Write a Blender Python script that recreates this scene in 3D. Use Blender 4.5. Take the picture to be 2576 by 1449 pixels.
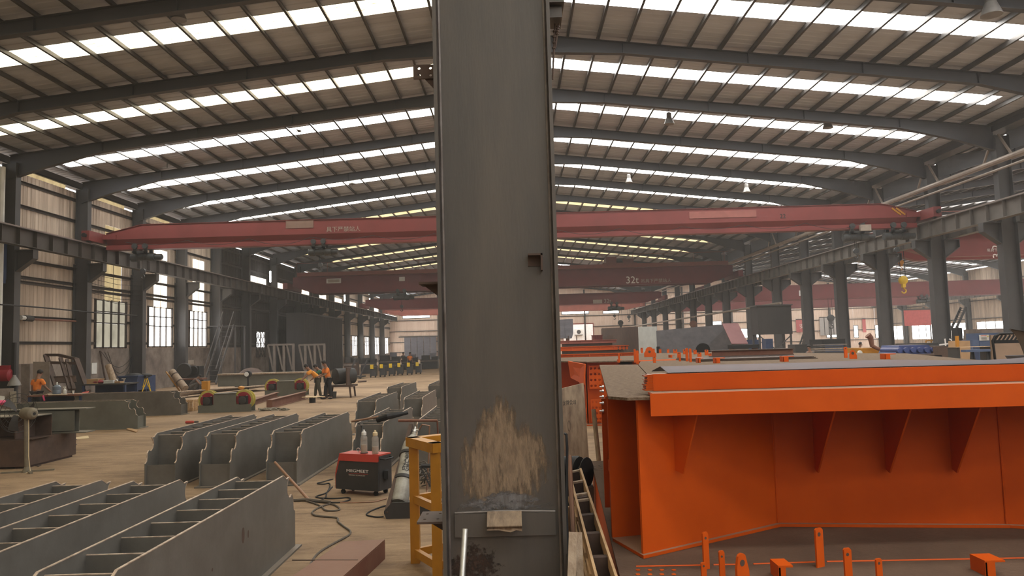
import bpy, bmesh, math, random
from mathutils import Vector, Matrix
random.seed(11)
for o in list(bpy.data.objects):
    bpy.data.objects.remove(o)
SC = bpy.context.scene
COL = SC.collection
PI = math.pi
# ------------------------------------------------------------------ camera
FPX, IW, IH, EYE = 1900.0, 2576.0, 1449.0, 2.15
yaw, pitch, roll = -0.0017, 0.0756, -0.0279
fw = Vector((math.sin(yaw)*math.cos(pitch), math.cos(yaw)*math.cos(pitch), math.sin(pitch)))
r0 = Vector((math.cos(yaw), -math.sin(yaw), 0))
u0 = r0.cross(fw)
rt = r0*math.cos(roll) + u0*math.sin(roll)
up = u0*math.cos(roll) - r0*math.sin(roll)
cam = bpy.data.objects.new('camera', bpy.data.cameras.new('camera'))
COL.objects.link(cam)
cam.matrix_world = Matrix(((rt.x, up.x, -fw.x, 0), (rt.y, up.y, -fw.y, 0), (rt.z, up.z, -fw.z, EYE), (0, 0, 0, 1)))
cam.data.sensor_width = 36
cam.data.lens = FPX/IW*36
cam.data.clip_start = 0.05
cam.data.clip_end = 600
SC.camera = cam
# ------------------------------------------------------------------ light
wd = bpy.data.worlds.new('sky'); SC.world = wd; wd.use_nodes = True
bg = wd.node_tree.nodes['Background']
bg.inputs[0].default_value = (0.97, 0.98, 1.0, 1)
bg.inputs[1].default_value = 2.1
SKYLIGHT = 11.0      # radiance of the daylit roof sheets
WINDOW = 4.5         # radiance of the daylit wall windows
SC.view_settings.view_transform = 'Standard'
SC.view_settings.look = 'None'
SC.view_settings.gamma = 1
SC.view_settings.exposure = 0.55
SC.view_settings.use_curve_mapping = False
cy = SC.cycles
cy.use_denoising = True
cy.use_adaptive_sampling = True
cy.adaptive_threshold = 0.08
cy.adaptive_min_samples = 16
cy.volume_bounces = 0
cy.max_bounces = 6
cy.diffuse_bounces = 4
cy.glossy_bounces = 3
cy.transmission_bounces = 4
cy.transparent_max_bounces = 16
cy.caustics_reflective = False
cy.caustics_refractive = False
cy.sample_clamp_indirect = 4.0

# a pixel of the photograph turned into a place on a real plane of the hall
def ray(px, py):
    return fw + rt*((px-IW/2)/FPX) - up*((py-IH/2)/FPX)
def G(px, py, z=0.0):
    d = ray(px, py); t = (z-EYE)/d.z
    return Vector((0, 0, EYE)) + d*t
def AY(px, py, Y):
    d = ray(px, py); return Vector((0, 0, EYE)) + d*(Y/d.y)
def AX(px, py, X):
    d = ray(px, py); return Vector((0, 0, EYE)) + d*(X/d.x)

# ------------------------------------------------------------------ materials
def mat(name, col, rough=0.6, metal=0.0, col2=None, scale=3.0, amt=0.5, bump=0.0, bscale=None, stretch=(1, 1, 1), dust=None, emit=0.0, spec=0.4, alpha=None, detail=6):
    m = bpy.data.materials.new(name); m.use_nodes = True
    nt = m.node_tree; N = nt.nodes; L = nt.links
    b = N['Principled BSDF']
    b.inputs['Roughness'].default_value = rough
    b.inputs['Metallic'].default_value = metal
    b.inputs['Specular IOR Level'].default_value = spec
    tc = N.new('ShaderNodeTexCoord'); mp = N.new('ShaderNodeMapping')
    mp.inputs['Scale'].default_value = stretch
    L.new(tc.outputs['Object'], mp.inputs['Vector'])
    nz = N.new('ShaderNodeTexNoise')
    nz.inputs['Scale'].default_value = scale; nz.inputs['Detail'].default_value = detail; nz.inputs['Roughness'].default_value = 0.65
    L.new(mp.outputs[0], nz.inputs['Vector'])
    c2 = col2 if col2 else tuple(c*0.62 for c in col)
    mr = N.new('ShaderNodeMapRange')
    mr.inputs['From Min'].default_value = 0.38; mr.inputs['From Max'].default_value = 0.68
    mr.inputs['To Min'].default_value = 0.0; mr.inputs['To Max'].default_value = amt
    L.new(nz.outputs['Fac'], mr.inputs['Value'])
    mx = N.new('ShaderNodeMix'); mx.data_type = 'RGBA'
    mx.inputs['A'].default_value = (*col, 1); mx.inputs['B'].default_value = (*c2, 1)
    L.new(mr.outputs[0], mx.inputs['Factor'])
    out = mx.outputs['Result']
    if dust:
        ge = N.new('ShaderNodeNewGeometry'); sx = N.new('ShaderNodeSeparateXYZ')
        L.new(ge.outputs['True Normal'], sx.inputs[0])
        m2 = N.new('ShaderNodeMapRange'); m2.inputs['From Min'].default_value = 0.6; m2.inputs['From Max'].default_value = 0.95
        m2.inputs['To Max'].default_value = dust[1]
        L.new(sx.outputs['Z'], m2.inputs['Value'])
        md = N.new('ShaderNodeMix'); md.data_type = 'RGBA'
        md.inputs['B'].default_value = (*dust[0], 1)
        L.new(m2.outputs[0], md.inputs['Factor']); L.new(out, md.inputs['A'])
        out = md.outputs['Result']
    L.new(out, b.inputs['Base Color'])
    if bump:
        bp = N.new('ShaderNodeBump'); bp.inputs['Strength'].default_value = bump; bp.inputs['Distance'].default_value = 0.02
        if bscale:
            n2 = N.new('ShaderNodeTexNoise'); n2.inputs['Scale'].default_value = bscale; n2.inputs['Detail'].default_value = 5
            L.new(mp.outputs[0], n2.inputs['Vector']); L.new(n2.outputs['Fac'], bp.inputs['Height'])
        else:
            L.new(nz.outputs['Fac'], bp.inputs['Height'])
        L.new(bp.outputs[0], b.inputs['Normal'])
    if emit:
        L.new(out, b.inputs['Emission Color']); b.inputs['Emission Strength'].default_value = emit
    if alpha is not None:
        b.inputs['Alpha'].default_value = alpha
    return m

DUST = (0.40, 0.29, 0.19)
m_steel = mat('grey_primer_steel', (0.145, 0.136, 0.120), 0.48, 0.0, (0.092, 0.083, 0.070), 2.0, 0.8, 0.05, 40, dust=(DUST, 0.25))
m_green = mat('green_grey_primer', (0.150, 0.152, 0.128), 0.5, 0.0, (0.10, 0.094, 0.076), 1.6, 0.7, 0.04, 30, dust=((0.30, 0.24, 0.17), 0.55))
m_edge = mat('bare_cut_edge', (0.62, 0.50, 0.40), 0.5, 0.3, (0.25, 0.17, 0.12), 14, 0.9)
m_beam = mat('blue_grey_roof_steel', (0.066, 0.067, 0.076), 0.5, 0.0, (0.06, 0.06, 0.062), 1.2, 0.6)
m_purlin = mat('galvanised_purlin', (0.10, 0.095, 0.092), 0.4, 0.3, (0.07, 0.065, 0.062), 1.0, 0.6)
m_roof = mat('roof_sheet_underside', (0.54, 0.59, 0.69), 0.42, 0.1, (0.42, 0.46, 0.535), 0.5, 0.8, stretch=(0.2, 3, 1))
m_wall = mat('corrugated_wall_sheet', (0.60, 0.49, 0.38), 0.6, 0.0, (0.30, 0.23, 0.17), 1.1, 0.9, stretch=(1, 3.0, 0.12))
m_walldark = mat('dark_wall_sheet', (0.052, 0.047, 0.045), 0.7, 0.0, (0.03, 0.027, 0.026), 0.8, 0.8, stretch=(1, 3, 0.2))  # one dark tone for the darker left bays, the booth and the cabin
m_conc = mat('stained_concrete', (0.27, 0.225, 0.19), 0.85, 0.0, (0.11, 0.085, 0.075), 0.9, 0.95, 0.3, 14)
m_endwall = mat('end_wall_sheet', (0.86, 0.69, 0.56), 0.6, 0.0, (0.72, 0.54, 0.42), 0.6, 0.7, stretch=(2, 1, 0.2))
m_girt = mat('wall_girt_steel', (0.075, 0.065, 0.058), 0.6)
m_col = mat('hall_column_steel', (0.080, 0.078, 0.078), 0.5, 0.0, (0.055, 0.052, 0.05), 0.8, 0.7, dust=(DUST, 0.5))
m_rail = mat('runway_beam_steel', (0.15, 0.135, 0.12), 0.55, 0.0, (0.09, 0.08, 0.07), 1.0, 0.7, dust=(DUST, 0.4))
m_railtop = mat('worn_rail_head', (0.42, 0.36, 0.32), 0.3, 0.7)
m_red2 = mat('dark_red_paint', (0.17, 0.032, 0.032), 0.55, 0.0, (0.12, 0.025, 0.025), 0.7, 0.7)  # darker red for the cranes farther back
m_red = mat('crane_red_paint', (0.215, 0.044, 0.040), 0.5, 0.0, (0.16, 0.033, 0.030), 0.7, 0.7, dust=((0.25, 0.12, 0.09), 0.5))
m_redlight = mat('crane_red_walkway', (0.42, 0.13, 0.095), 0.5, 0.0, (0.30, 0.09, 0.07), 1.0, 0.7)
m_brownred = mat('crane_trolley_brown_red', (0.20, 0.06, 0.045), 0.6)
m_hoist = mat('hoist_dark_grey', (0.07, 0.075, 0.078), 0.5, 0.2, (0.04, 0.042, 0.042), 4, 0.7, dust=(DUST, 0.4))
m_orange = mat('orange_paint', (0.60, 0.090, 0.006), 0.45, 0.0, (0.46, 0.062, 0.005), 1.6, 0.55, 0.03, 60, dust=((0.34, 0.24, 0.17), 0.93), spec=0.15)
m_orangeclean = mat('bright_orange_paint', (0.68, 0.105, 0.008), 0.4, 0.0, (0.52, 0.074, 0.007), 3, 0.4, spec=0.18)
m_deck = mat('dusty_deck_plate', (0.125, 0.086, 0.058), 0.8, 0.0, (0.27, 0.20, 0.14), 22, 0.85, 0.6, 50, stretch=(1, 1.6, 1), spec=0.08)
m_rustred = mat('rust_red_beam', (0.17, 0.065, 0.042), 0.65, 0.0, (0.22, 0.115, 0.075), 3, 0.8, 0.08, 30, dust=((0.28, 0.165, 0.105), 0.5))
m_darkrust = mat('dark_rust_steel', (0.10, 0.062, 0.045), 0.65, 0.0, (0.05, 0.035, 0.03), 4, 0.8)
m_black = mat('black_rubber', (0.016, 0.016, 0.017), 0.6)
m_darkgrey = mat('dark_grey_shell', (0.045, 0.043, 0.042), 0.55, 0.0, (0.03, 0.03, 0.03), 5, 0.6)
m_machred = mat('machine_red_plastic', (0.48, 0.055, 0.038), 0.4)
m_yellow = mat('ochre_yellow_paint', (0.52, 0.235, 0.018), 0.45, 0.0, (0.38, 0.165, 0.015), 5, 0.6, dust=((0.50, 0.30, 0.14), 0.5))
m_brightyellow = mat('bright_yellow_paint', (0.75, 0.50, 0.03), 0.45)
m_oldyellow = mat('worn_yellow_rim', (0.50, 0.42, 0.07), 0.5, 0.0, (0.28, 0.25, 0.10), 5, 0.8)
m_crimson = mat('crimson_hub', (0.27, 0.018, 0.030), 0.5)
m_gas = mat('scuffed_aluminium_paint', (0.42, 0.41, 0.36), 0.5, 0.25, (0.22, 0.20, 0.16), 6, 0.95, 0.1, 30)
m_blue = mat('dark_blue_paint', (0.03, 0.055, 0.13), 0.5, 0.0, (0.02, 0.03, 0.07), 3, 0.7)
m_blue2 = mat('machine_blue_paint', (0.055, 0.085, 0.25), 0.45, 0.0, (0.03, 0.045, 0.12), 3, 0.7, dust=(DUST, 0.5))
m_bluegrey = mat('cabinet_blue_grey', (0.08, 0.12, 0.22), 0.5)
m_wood = mat('pale_timber', (0.55, 0.37, 0.20), 0.75, 0.0, (0.36, 0.22, 0.11), 4, 0.9, 0.2, 30, stretch=(1, 1, 6))
m_woodgrey = mat('weathered_timber', (0.42, 0.33, 0.24), 0.8, 0.0, (0.22, 0.15, 0.10), 5, 0.9, 0.3, 30, stretch=(3, 3, 0.8))
m_wooddark = mat('dark_timber', (0.07, 0.042, 0.030), 0.8, 0.0, (0.035, 0.022, 0.018), 6, 0.8, 0.2, 20)
m_ply = mat('stained_plywood', (0.42, 0.32, 0.22), 0.8, 0.0, (0.22, 0.15, 0.11), 2.5, 0.9, stretch=(2, 1, 0.6))
m_card = mat('brown_cardboard', (0.50, 0.32, 0.17), 0.8)
m_cream = mat('cream_board', (0.72, 0.58, 0.36), 0.8)
m_white = mat('off_white_plate', (0.72, 0.72, 0.68), 0.55)
m_whitepaint = mat('white_lettering', (0.80, 0.76, 0.72), 0.6)
m_blacktext = mat('black_lettering', (0.03, 0.03, 0.03), 0.7)
m_pale = mat('pale_plate', (0.42, 0.36, 0.30), 0.6)
m_galv = mat('shiny_galvanised_tube', (0.62, 0.62, 0.60), 0.3, 0.75, (0.42, 0.42, 0.40), 9, 0.7)
m_copper = mat('brownish_rod', (0.34, 0.19, 0.12), 0.5, 0.2)
m_plate = mat('blue_grey_plate', (0.19, 0.19, 0.22), 0.5, 0.1, (0.12, 0.12, 0.14), 1.4, 0.8, stretch=(1, 1, 3))
m_whiteplate = mat('white_sheet_panel', (0.66, 0.70, 0.70), 0.5)
m_darksheet = mat('dark_buckled_sheet', (0.085, 0.04, 0.04), 0.5, 0.0, (0.05, 0.05, 0.065), 1.2, 0.9, spec=.2)
m_pink = mat('dull_pink_plate', (0.27, 0.13, 0.13), 0.6, 0.0, (0.19, 0.085, 0.085), 2, 0.7)
m_column = mat('front_column_steel', (0.118, 0.106, 0.094), 0.42, 0.15, (0.074, 0.072, 0.071), 1.3, 0.8, 0.05, 30, stretch=(2.5, 1, 0.35))
m_coltop = mat('scraped_steel', (0.22, 0.20, 0.19), 0.4, 0.3, (0.12, 0.10, 0.085), 5, 0.9)
m_clay = mat('dried_mud_streak', (0.36, 0.27, 0.185), 0.85, 0.0, (0.16, 0.12, 0.09), 9, 0.95, 0.3, 25, stretch=(2.2, 1, 0.6))
m_skin = mat('skin', (0.32, 0.17, 0.11), 0.6)
m_hair = mat('black_hair', (0.015, 0.012, 0.011), 0.6)
m_tee = mat('orange_shirt', (0.85, 0.25, 0.04), 0.8, 0.0, (0.62, 0.15, 0.02), 6, 0.6)
m_tee2 = mat('yellow_orange_shirt', (0.86, 0.36, 0.05), 0.8, 0.0, (0.70, 0.25, 0.03), 6, 0.6)
m_teeg = mat('green_shirt', (0.03, 0.14, 0.07), 0.8)
m_greycloth = mat('dusty_grey_workwear', (0.13, 0.12, 0.115), 0.85, 0.0, (0.08, 0.075, 0.07), 6, 0.7)
m_trouser = mat('black_trousers', (0.022, 0.021, 0.024), 0.85)
m_trouserg = mat('olive_trousers', (0.105, 0.10, 0.072), 0.85)
m_bottle = mat('clear_plastic_bottle', (0.62, 0.58, 0.52), 0.15, 0.0, spec=0.6, alpha=0.30, amt=0.1)
m_tea = mat('water_in_bottle', (0.42, 0.30, 0.20), 0.2, alpha=0.75, amt=0.1)
m_jug = mat('translucent_blue_jug', (0.16, 0.20, 0.26), 0.25, spec=0.6)
m_pink2 = mat('bright_pink_plastic', (0.85, 0.10, 0.25), 0.5)
m_redsheet = mat('red_plastic', (0.55, 0.06, 0.04), 0.5)
m_mesh = mat('dark_fan_wire', (0.05, 0.045, 0.04), 0.5, 0.4)
m_khaki = mat('khaki_motor_paint', (0.20, 0.17, 0.12), 0.6, 0.0, (0.12, 0.10, 0.07), 6, 0.8)
m_cable = mat('dusty_grey_cable', (0.11, 0.09, 0.07), 0.7)
m_lamp = mat('lamp_aluminium', (0.24, 0.23, 0.22), 0.4, 0.3)
m_outwall = mat('outside_white_wall', (0.80, 0.80, 0.78), 0.7)
m_tan = mat('tan_board', (0.36, 0.26, 0.19), 0.8)
m_tube = mat('light_pipe', (0.40, 0.34, 0.29), 0.45, 0.3)

def glow(name, col, strength, stain=None, amt=0.5, stretch=(1, 1, 1), scale=2.0):
    """daylit translucent sheeting: gives off the daylight that soaks through it"""
    m = bpy.data.materials.new(name); m.use_nodes = True
    nt = m.node_tree; N = nt.nodes; L = nt.links; N.clear()
    out = N.new('ShaderNodeOutputMaterial'); e = N.new('ShaderNodeEmission')
    e.inputs['Strength'].default_value = strength
    tc = N.new('ShaderNodeTexCoord'); mp = N.new('ShaderNodeMapping'); mp.inputs['Scale'].default_value = stretch
    nz = N.new('ShaderNodeTexNoise'); nz.inputs['Scale'].default_value = scale; nz.inputs['Detail'].default_value = 5
    mr = N.new('ShaderNodeMapRange'); mr.inputs['From Min'].default_value = 0.45; mr.inputs['From Max'].default_value = 0.72; mr.inputs['To Max'].default_value = amt
    mx = N.new('ShaderNodeMix'); mx.data_type = 'RGBA'
    mx.inputs['A'].default_value = (*col, 1); mx.inputs['B'].default_value = (*(stain or col), 1)
    L.new(tc.outputs['Object'], mp.inputs['Vector']); L.new(mp.outputs[0], nz.inputs['Vector'])
    L.new(nz.outputs['Fac'], mr.inputs['Value']); L.new(mr.outputs[0], mx.inputs['Factor'])
    L.new(mx.outputs['Result'], e.inputs['Color']); L.new(e.outputs[0], out.inputs[0])
    return m
g_sky = glow('skylight_clear', (1.0, 0.985, 0.96), SKYLIGHT, (0.30, 0.24, 0.14), 0.9, (0.35, 5, 1), 1.6)
g_skyold = glow('skylight_aged', (1.0, 0.88, 0.62), SKYLIGHT*0.33, (0.06, 0.040, 0.018), 1.0, (0.5, 7, 1), 2.4)
g_skygold = glow('skylight_amber', (1.0, 0.78, 0.42), SKYLIGHT*0.10, (0.5, 0.30, 0.12), 0.9, (0.5, 5, 1), 1.5)
g_win = glow('daylit_fibreglass', (1.0, 0.88, 0.70), WINDOW*0.6, (0.55, 0.30, 0.14), 1.0, (1, 7, 0.15), 1.0)
g_pane = glow('daylit_window_pane', (1.0, 0.97, 0.95), WINDOW*1.0, (0.85, 0.70, 0.52), 0.8, (1, 1, 1), 0.6)
g_dim = glow('dim_yellowed_fibreglass', (0.62, 0.47, 0.24), 0.72, (0.40, 0.28, 0.14), 0.7, (1, 3, 0.4), 1.0)
g_dull = glow('dull_frosted_pane', (0.40, 0.36, 0.27), 0.85, (0.22, 0.20, 0.15), 0.8, (1, 1, 1), 1.0)
g_end = glow('daylit_high_window', (1.0, 0.98, 0.95), WINDOW*3)

# ------------------------------------------------------------------ mesh builder
Z = Vector((0, 0, 1))
def V(*a):
    return Vector(a)
class MB:
    def __init__(s):
        s.v = []; s.f = []
    def add(s, vs, fs):
        n = len(s.v); s.v += [Vector(p) for p in vs]; s.f += [tuple(i+n for i in f) for f in fs]; return s
    def box(s, a, b):
        x0, y0, z0 = a; x1, y1, z1 = b
        return s.add([(x0, y0, z0), (x1, y0, z0), (x1, y1, z0), (x0, y1, z0), (x0, y0, z1), (x1, y0, z1), (x1, y1, z1), (x0, y1, z1)],
                     [(3, 2, 1, 0), (4, 5, 6, 7), (0, 1, 5, 4), (1, 2, 6, 5), (2, 3, 7, 6), (3, 0, 4, 7)])
    def cbox(s, c, sz):
        c = Vector(c); h = Vector(sz)/2
        return s.box(c-h, c+h)
    def bar(s, p0, p1, w, h, upv=Z):
        """box along p0-p1, w across, h along upv"""
        p0 = Vector(p0); p1 = Vector(p1); d = (p1-p0).normalized(); a = d.cross(Vector(upv))
        if a.length < 1e-5: a = d.cross(Vector((1, 0, 0)))
        a.normalize(); b = a.cross(d).normalized(); a *= w/2; b *= h/2
        vs = [p0-a-b, p0+a-b, p0+a+b, p0-a+b, p1-a-b, p1+a-b, p1+a+b, p1-a+b]
        return s.add(vs, [(0, 1, 2, 3), (7, 6, 5, 4), (0, 4, 5, 1), (1, 5, 6, 2), (2, 6, 7, 3), (3, 7, 4, 0)])
    def prism(s, pts, o, u, v, d):
        """polygon (2-D pts in the frame o,u,v) pushed out along d"""
        o = Vector(o); u = Vector(u); v = Vector(v); d = Vector(d); n = len(pts)
        a = [o+u*p[0]+v*p[1] for p in pts]; b = [p+d for p in a]
        fs = [tuple(range(n-1, -1, -1)), tuple(range(n, 2*n))]+[(i, (i+1) % n, n+(i+1) % n, n+i) for i in range(n)]
        return s.add(a+b, fs)
    def poly(s, pts, thick):
        """horizontal-ish polygon of 3-D points with thickness downwards"""
        n = len(pts); a = [Vector(p) for p in pts]; b = [p-Vector((0, 0, thick)) for p in a]
        fs = [tuple(range(n)), tuple(range(2*n-1, n-1, -1))]+[(i, n+i, n+(i+1) % n, (i+1) % n) for i in range(n)]
        return s.add(a+b, fs)
    def quad(s, a, b, c, d, t, nrm=None):
        a, b, c, d = map(Vector, (a, b, c, d))
        n = nrm or (b-a).cross(d-a).normalized(); n = Vector(n)*t
        return s.add([a, b, c, d, a+n, b+n, c+n, d+n], [(3, 2, 1, 0), (4, 5, 6, 7), (0, 1, 5, 4), (1, 2, 6, 5), (2, 3, 7, 6), (3, 0, 4, 7)])
    def cyl(s, p0, p1, r0, r1=None, n=14):
        r1 = r0 if r1 is None else r1
        return s.tube([p0, p1], [r0, r1], n)
    def tube(s, path, r, n=8, closed=False):
        P = [Vector(p) for p in path]; m = len(P)
        R = r if isinstance(r, (list, tuple)) else [r]*m
        t = (P[1]-P[0]).normalized(); a = t.cross(Z)
        if a.length < 1e-4: a = t.cross(Vector((1, 0, 0)))
        a.normalize(); vs = []
        for i in range(m):
            if closed: t2 = (P[(i+1) % m]-P[i-1]).normalized()
            else: t2 = (P[min(i+1, m-1)]-P[max(i-1, 0)]).normalized()
            a = (a-t2*a.dot(t2))
            if a.length < 1e-5: a = t2.cross(Vector((0.3, 0.5, 0.8)))
            a.normalize(); b = t2.cross(a)
            vs += [P[i]+(a*math.cos(2*PI*k/n)+b*math.sin(2*PI*k/n))*R[i] for k in range(n)]
        fs = []
        for i in range(m if closed else m-1):
            j = (i+1) % m
            fs += [(i*n+k, i*n+(k+1) % n, j*n+(k+1) % n, j*n+k) for k in range(n)]
        if not closed:
            fs += [tuple(range(n-1, -1, -1)), tuple(range((m-1)*n, m*n))]
        return s.add(vs, fs)
    def lathe(s, o, ax, prof, n=20):
        """profile of (radius, height along ax)"""
        o = Vector(o); ax = Vector(ax).normalized(); a = ax.cross(Z)
        if a.length < 1e-4: a = Vector((1, 0, 0))
        a.normalize(); b = ax.cross(a); vs = []; m = len(prof)
        for r, h in prof:
            vs += [o+ax*h+(a*math.cos(2*PI*k/n)+b*math.sin(2*PI*k/n))*max(r, 1e-4) for k in range(n)]
        fs = []
        for i in range(m-1):
            fs += [(i*n+k, i*n+(k+1) % n, (i+1)*n+(k+1) % n, (i+1)*n+k) for k in range(n)]
        fs += [tuple(range(n-1, -1, -1)), tuple(range((m-1)*n, m*n))]
        return s.add(vs, fs)
    def sphere(s, c, r, sc=(1, 1, 1), n=12, m=8):
        c = Vector(c); vs = []; fs = []
        for i in range(m+1):
            th = PI*i/m
            for k in range(n):
                ph = 2*PI*k/n
                vs.append(c+Vector((r*sc[0]*math.sin(th)*math.cos(ph), r*sc[1]*math.sin(th)*math.sin(ph), r*sc[2]*math.cos(th))))
        for i in range(m):
            fs += [(i*n+k, (i+1)*n+k, (i+1)*n+(k+1) % n, i*n+(k+1) % n) for k in range(n)]
        return s.add(vs, fs)
    def ibeam(s, p0, p1, dep, wid, tf=0.02, tw=0.012, upv=Z):
        p0 = Vector(p0); p1 = Vector(p1); d = (p1-p0).normalized(); a = d.cross(Vector(upv)).normalized(); b = a.cross(d).normalized()
        s.bar(p0+b*(dep/2-tf/2), p1+b*(dep/2-tf/2), wid, tf, b)
        s.bar(p0-b*(dep/2-tf/2), p1-b*(dep/2-tf/2), wid, tf, b)
        return s.bar(p0, p1, tw, dep-2*tf, b)
    def holes(s, o, u, v, nx, ny, cw, ch, r, t):
        """plate of nx by ny cells, each with a real hole; u,v unit axes, thickness t along u x v"""
        o = Vector(o); u = Vector(u).normalized(); v = Vector(v).normalized(); w = u.cross(v)*t
        for i in range(nx):
            for j in range(ny):
                c = o+u*(cw*(i+.5))+v*(ch*(j+.5))
                sq = [(1, 0), (1, 1), (0, 1), (-1, 1), (-1, 0), (-1, -1), (0, -1), (1, -1)]
                A = [c+u*(q[0]*cw/2)+v*(q[1]*ch/2) for q in sq]
                B = [c+(u*math.cos(k*PI/4)+v*math.sin(k*PI/4))*r for k in range(8)]
                vs = A+B+[p+w for p in A]+[p+w for p in B]; fs = []
                for k in range(8):
                    l = (k+1) % 8
                    fs += [(k, 8+k, 8+l, l), (16+k, 16+l, 24+l, 24+k), (8+k, 24+k, 24+l, 8+l)]
                s.add(vs, fs)
        a = o; b = o+u*cw*nx; c = b+v*ch*ny; d = o+v*ch*ny
        return s.add([a, b, c, d, a+w, b+w, c+w, d+w], [(0, 1, 5, 4), (1, 2, 6, 5), (2, 3, 7, 6), (3, 0, 4, 7)])
    def moved(s, M):
        r = MB(); r.v = [M @ p for p in s.v]; r.f = list(s.f); return r

def link(name, mb, m, parent=None, label=None, world=True, smooth=True):
    """one mesh object; world=True: the builder holds world coordinates"""
    me = bpy.data.meshes.new(name)
    vs = mb.v
    if parent is not None and world:
        off = root_loc(parent)
        rz = root_rot(parent)
        R = Matrix.Rotation(-rz, 3, 'Z')
        vs = [R @ (p-off) for p in vs]
    me.from_pydata([tuple(p) for p in vs], [], mb.f)
    me.materials.append(m)
    if smooth:
        me.shade_smooth(); me.set_sharp_from_angle(angle=math.radians(32))
    me.update()
    o = bpy.data.objects.new(name, me); COL.objects.link(o)
    if parent is not None: o.parent = parent
    if label: o['label'] = label
    return o
def root_loc(o):
    p = Vector((0, 0, 0))
    while o is not None:
        p = p+Vector(o.location); o = o.parent
    return p
def root_rot(o):
    r = 0.0
    while o is not None:
        r += o.rotation_euler.z; o = o.parent
    return r
def thing(name, label, cat, loc=(0, 0, 0), rz=0.0, group=None):
    o = bpy.data.objects.new(name, None); COL.objects.link(o)
    o.location = Vector(loc); o.rotation_euler = (0, 0, rz); o.empty_display_size = 0.2
    o['label'] = label; o['category'] = cat
    if group: o['group'] = group
    return o
def tag(o, label, cat, group=None):
    o['label'] = label; o['category'] = cat
    if group: o['group'] = group
    return o
def single(name, mb, m, label, cat, group=None, base=None):
    """a thing of one mesh; its origin goes to its base"""
    lo = Vector((min(p.x for p in mb.v), min(p.y for p in mb.v), min(p.z for p in mb.v)))
    hi = Vector((max(p.x for p in mb.v), max(p.y for p in mb.v), max(p.z for p in mb.v)))
    b = Vector(base) if base is not None else Vector(((lo.x+hi.x)/2, (lo.y+hi.y)/2, lo.z))
    mb.v = [p-b for p in mb.v]
    o = link(name, mb, m, world=False); o.location = b
    return tag(o, label, cat, group)
def struct(name, mb=None, m=None):
    if mb is None:
        o = bpy.data.objects.new(name, None); COL.objects.link(o)
    else:
        o = link(name, mb, m)
    o['kind'] = 'structure'; return o
def dup(root, loc, rz=None, label=None, group=None):
    r = root.copy(); COL.objects.link(r); r.location = Vector(loc)
    if rz is not None: r.rotation_euler = (0, 0, rz)
    if label: r['label'] = label
    if group: r['group'] = group
    for ch in list(root.children):
        c = ch.copy(); COL.objects.link(c); c.parent = r
        for g in ch.children:
            d = g.copy(); COL.objects.link(d); d.parent = c
    return r
def text(s, parent, p, size, m, ux=(1, 0, 0), vz=(0, 0, 1), name='lettering', off=0.004, sx=1.0, align='LEFT', space=1.0, ext=0.0015):
    """flat lettering on a face; p world position of its lower left, ux along the line, vz up"""
    c = bpy.data.curves.new(name, 'FONT'); c.body = s; c.size = size; c.align_x = align; c.extrude = ext; c.space_line = space
    c.materials.append(m)
    tmp = bpy.data.objects.new('tmp_text', c); COL.objects.link(tmp)
    me = bpy.data.meshes.new_from_object(tmp.evaluated_get(bpy.context.evaluated_depsgraph_get()))
    bpy.data.objects.remove(tmp); bpy.data.curves.remove(c)
    o = bpy.data.objects.new(name, me); COL.objects.link(o)
    u = Vector(ux).normalized(); v = Vector(vz).normalized(); w = u.cross(v)
    q = Vector(p)+w*off
    M = Matrix(((u.x*sx, v.x, w.x, q.x), (u.y*sx, v.y, w.y, q.y), (u.z*sx, v.z, w.z, q.z), (0, 0, 0, 1)))
    if parent is not None:
        o.parent = parent
        M = Matrix.Rotation(-root_rot(parent), 4, 'Z') @ Matrix.Translation(-root_loc(parent)) @ M
    o.matrix_local = M
    return o
ORD = ['first', 'second', 'third', 'fourth', 'fifth', 'sixth', 'seventh', 'eighth', 'ninth', 'tenth', 'eleventh', 'twelfth', 'thirteenth', 'fourteenth', 'fifteenth', 'sixteenth', 'seventeenth', 'eighteenth', 'nineteenth', 'twentieth']

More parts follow.
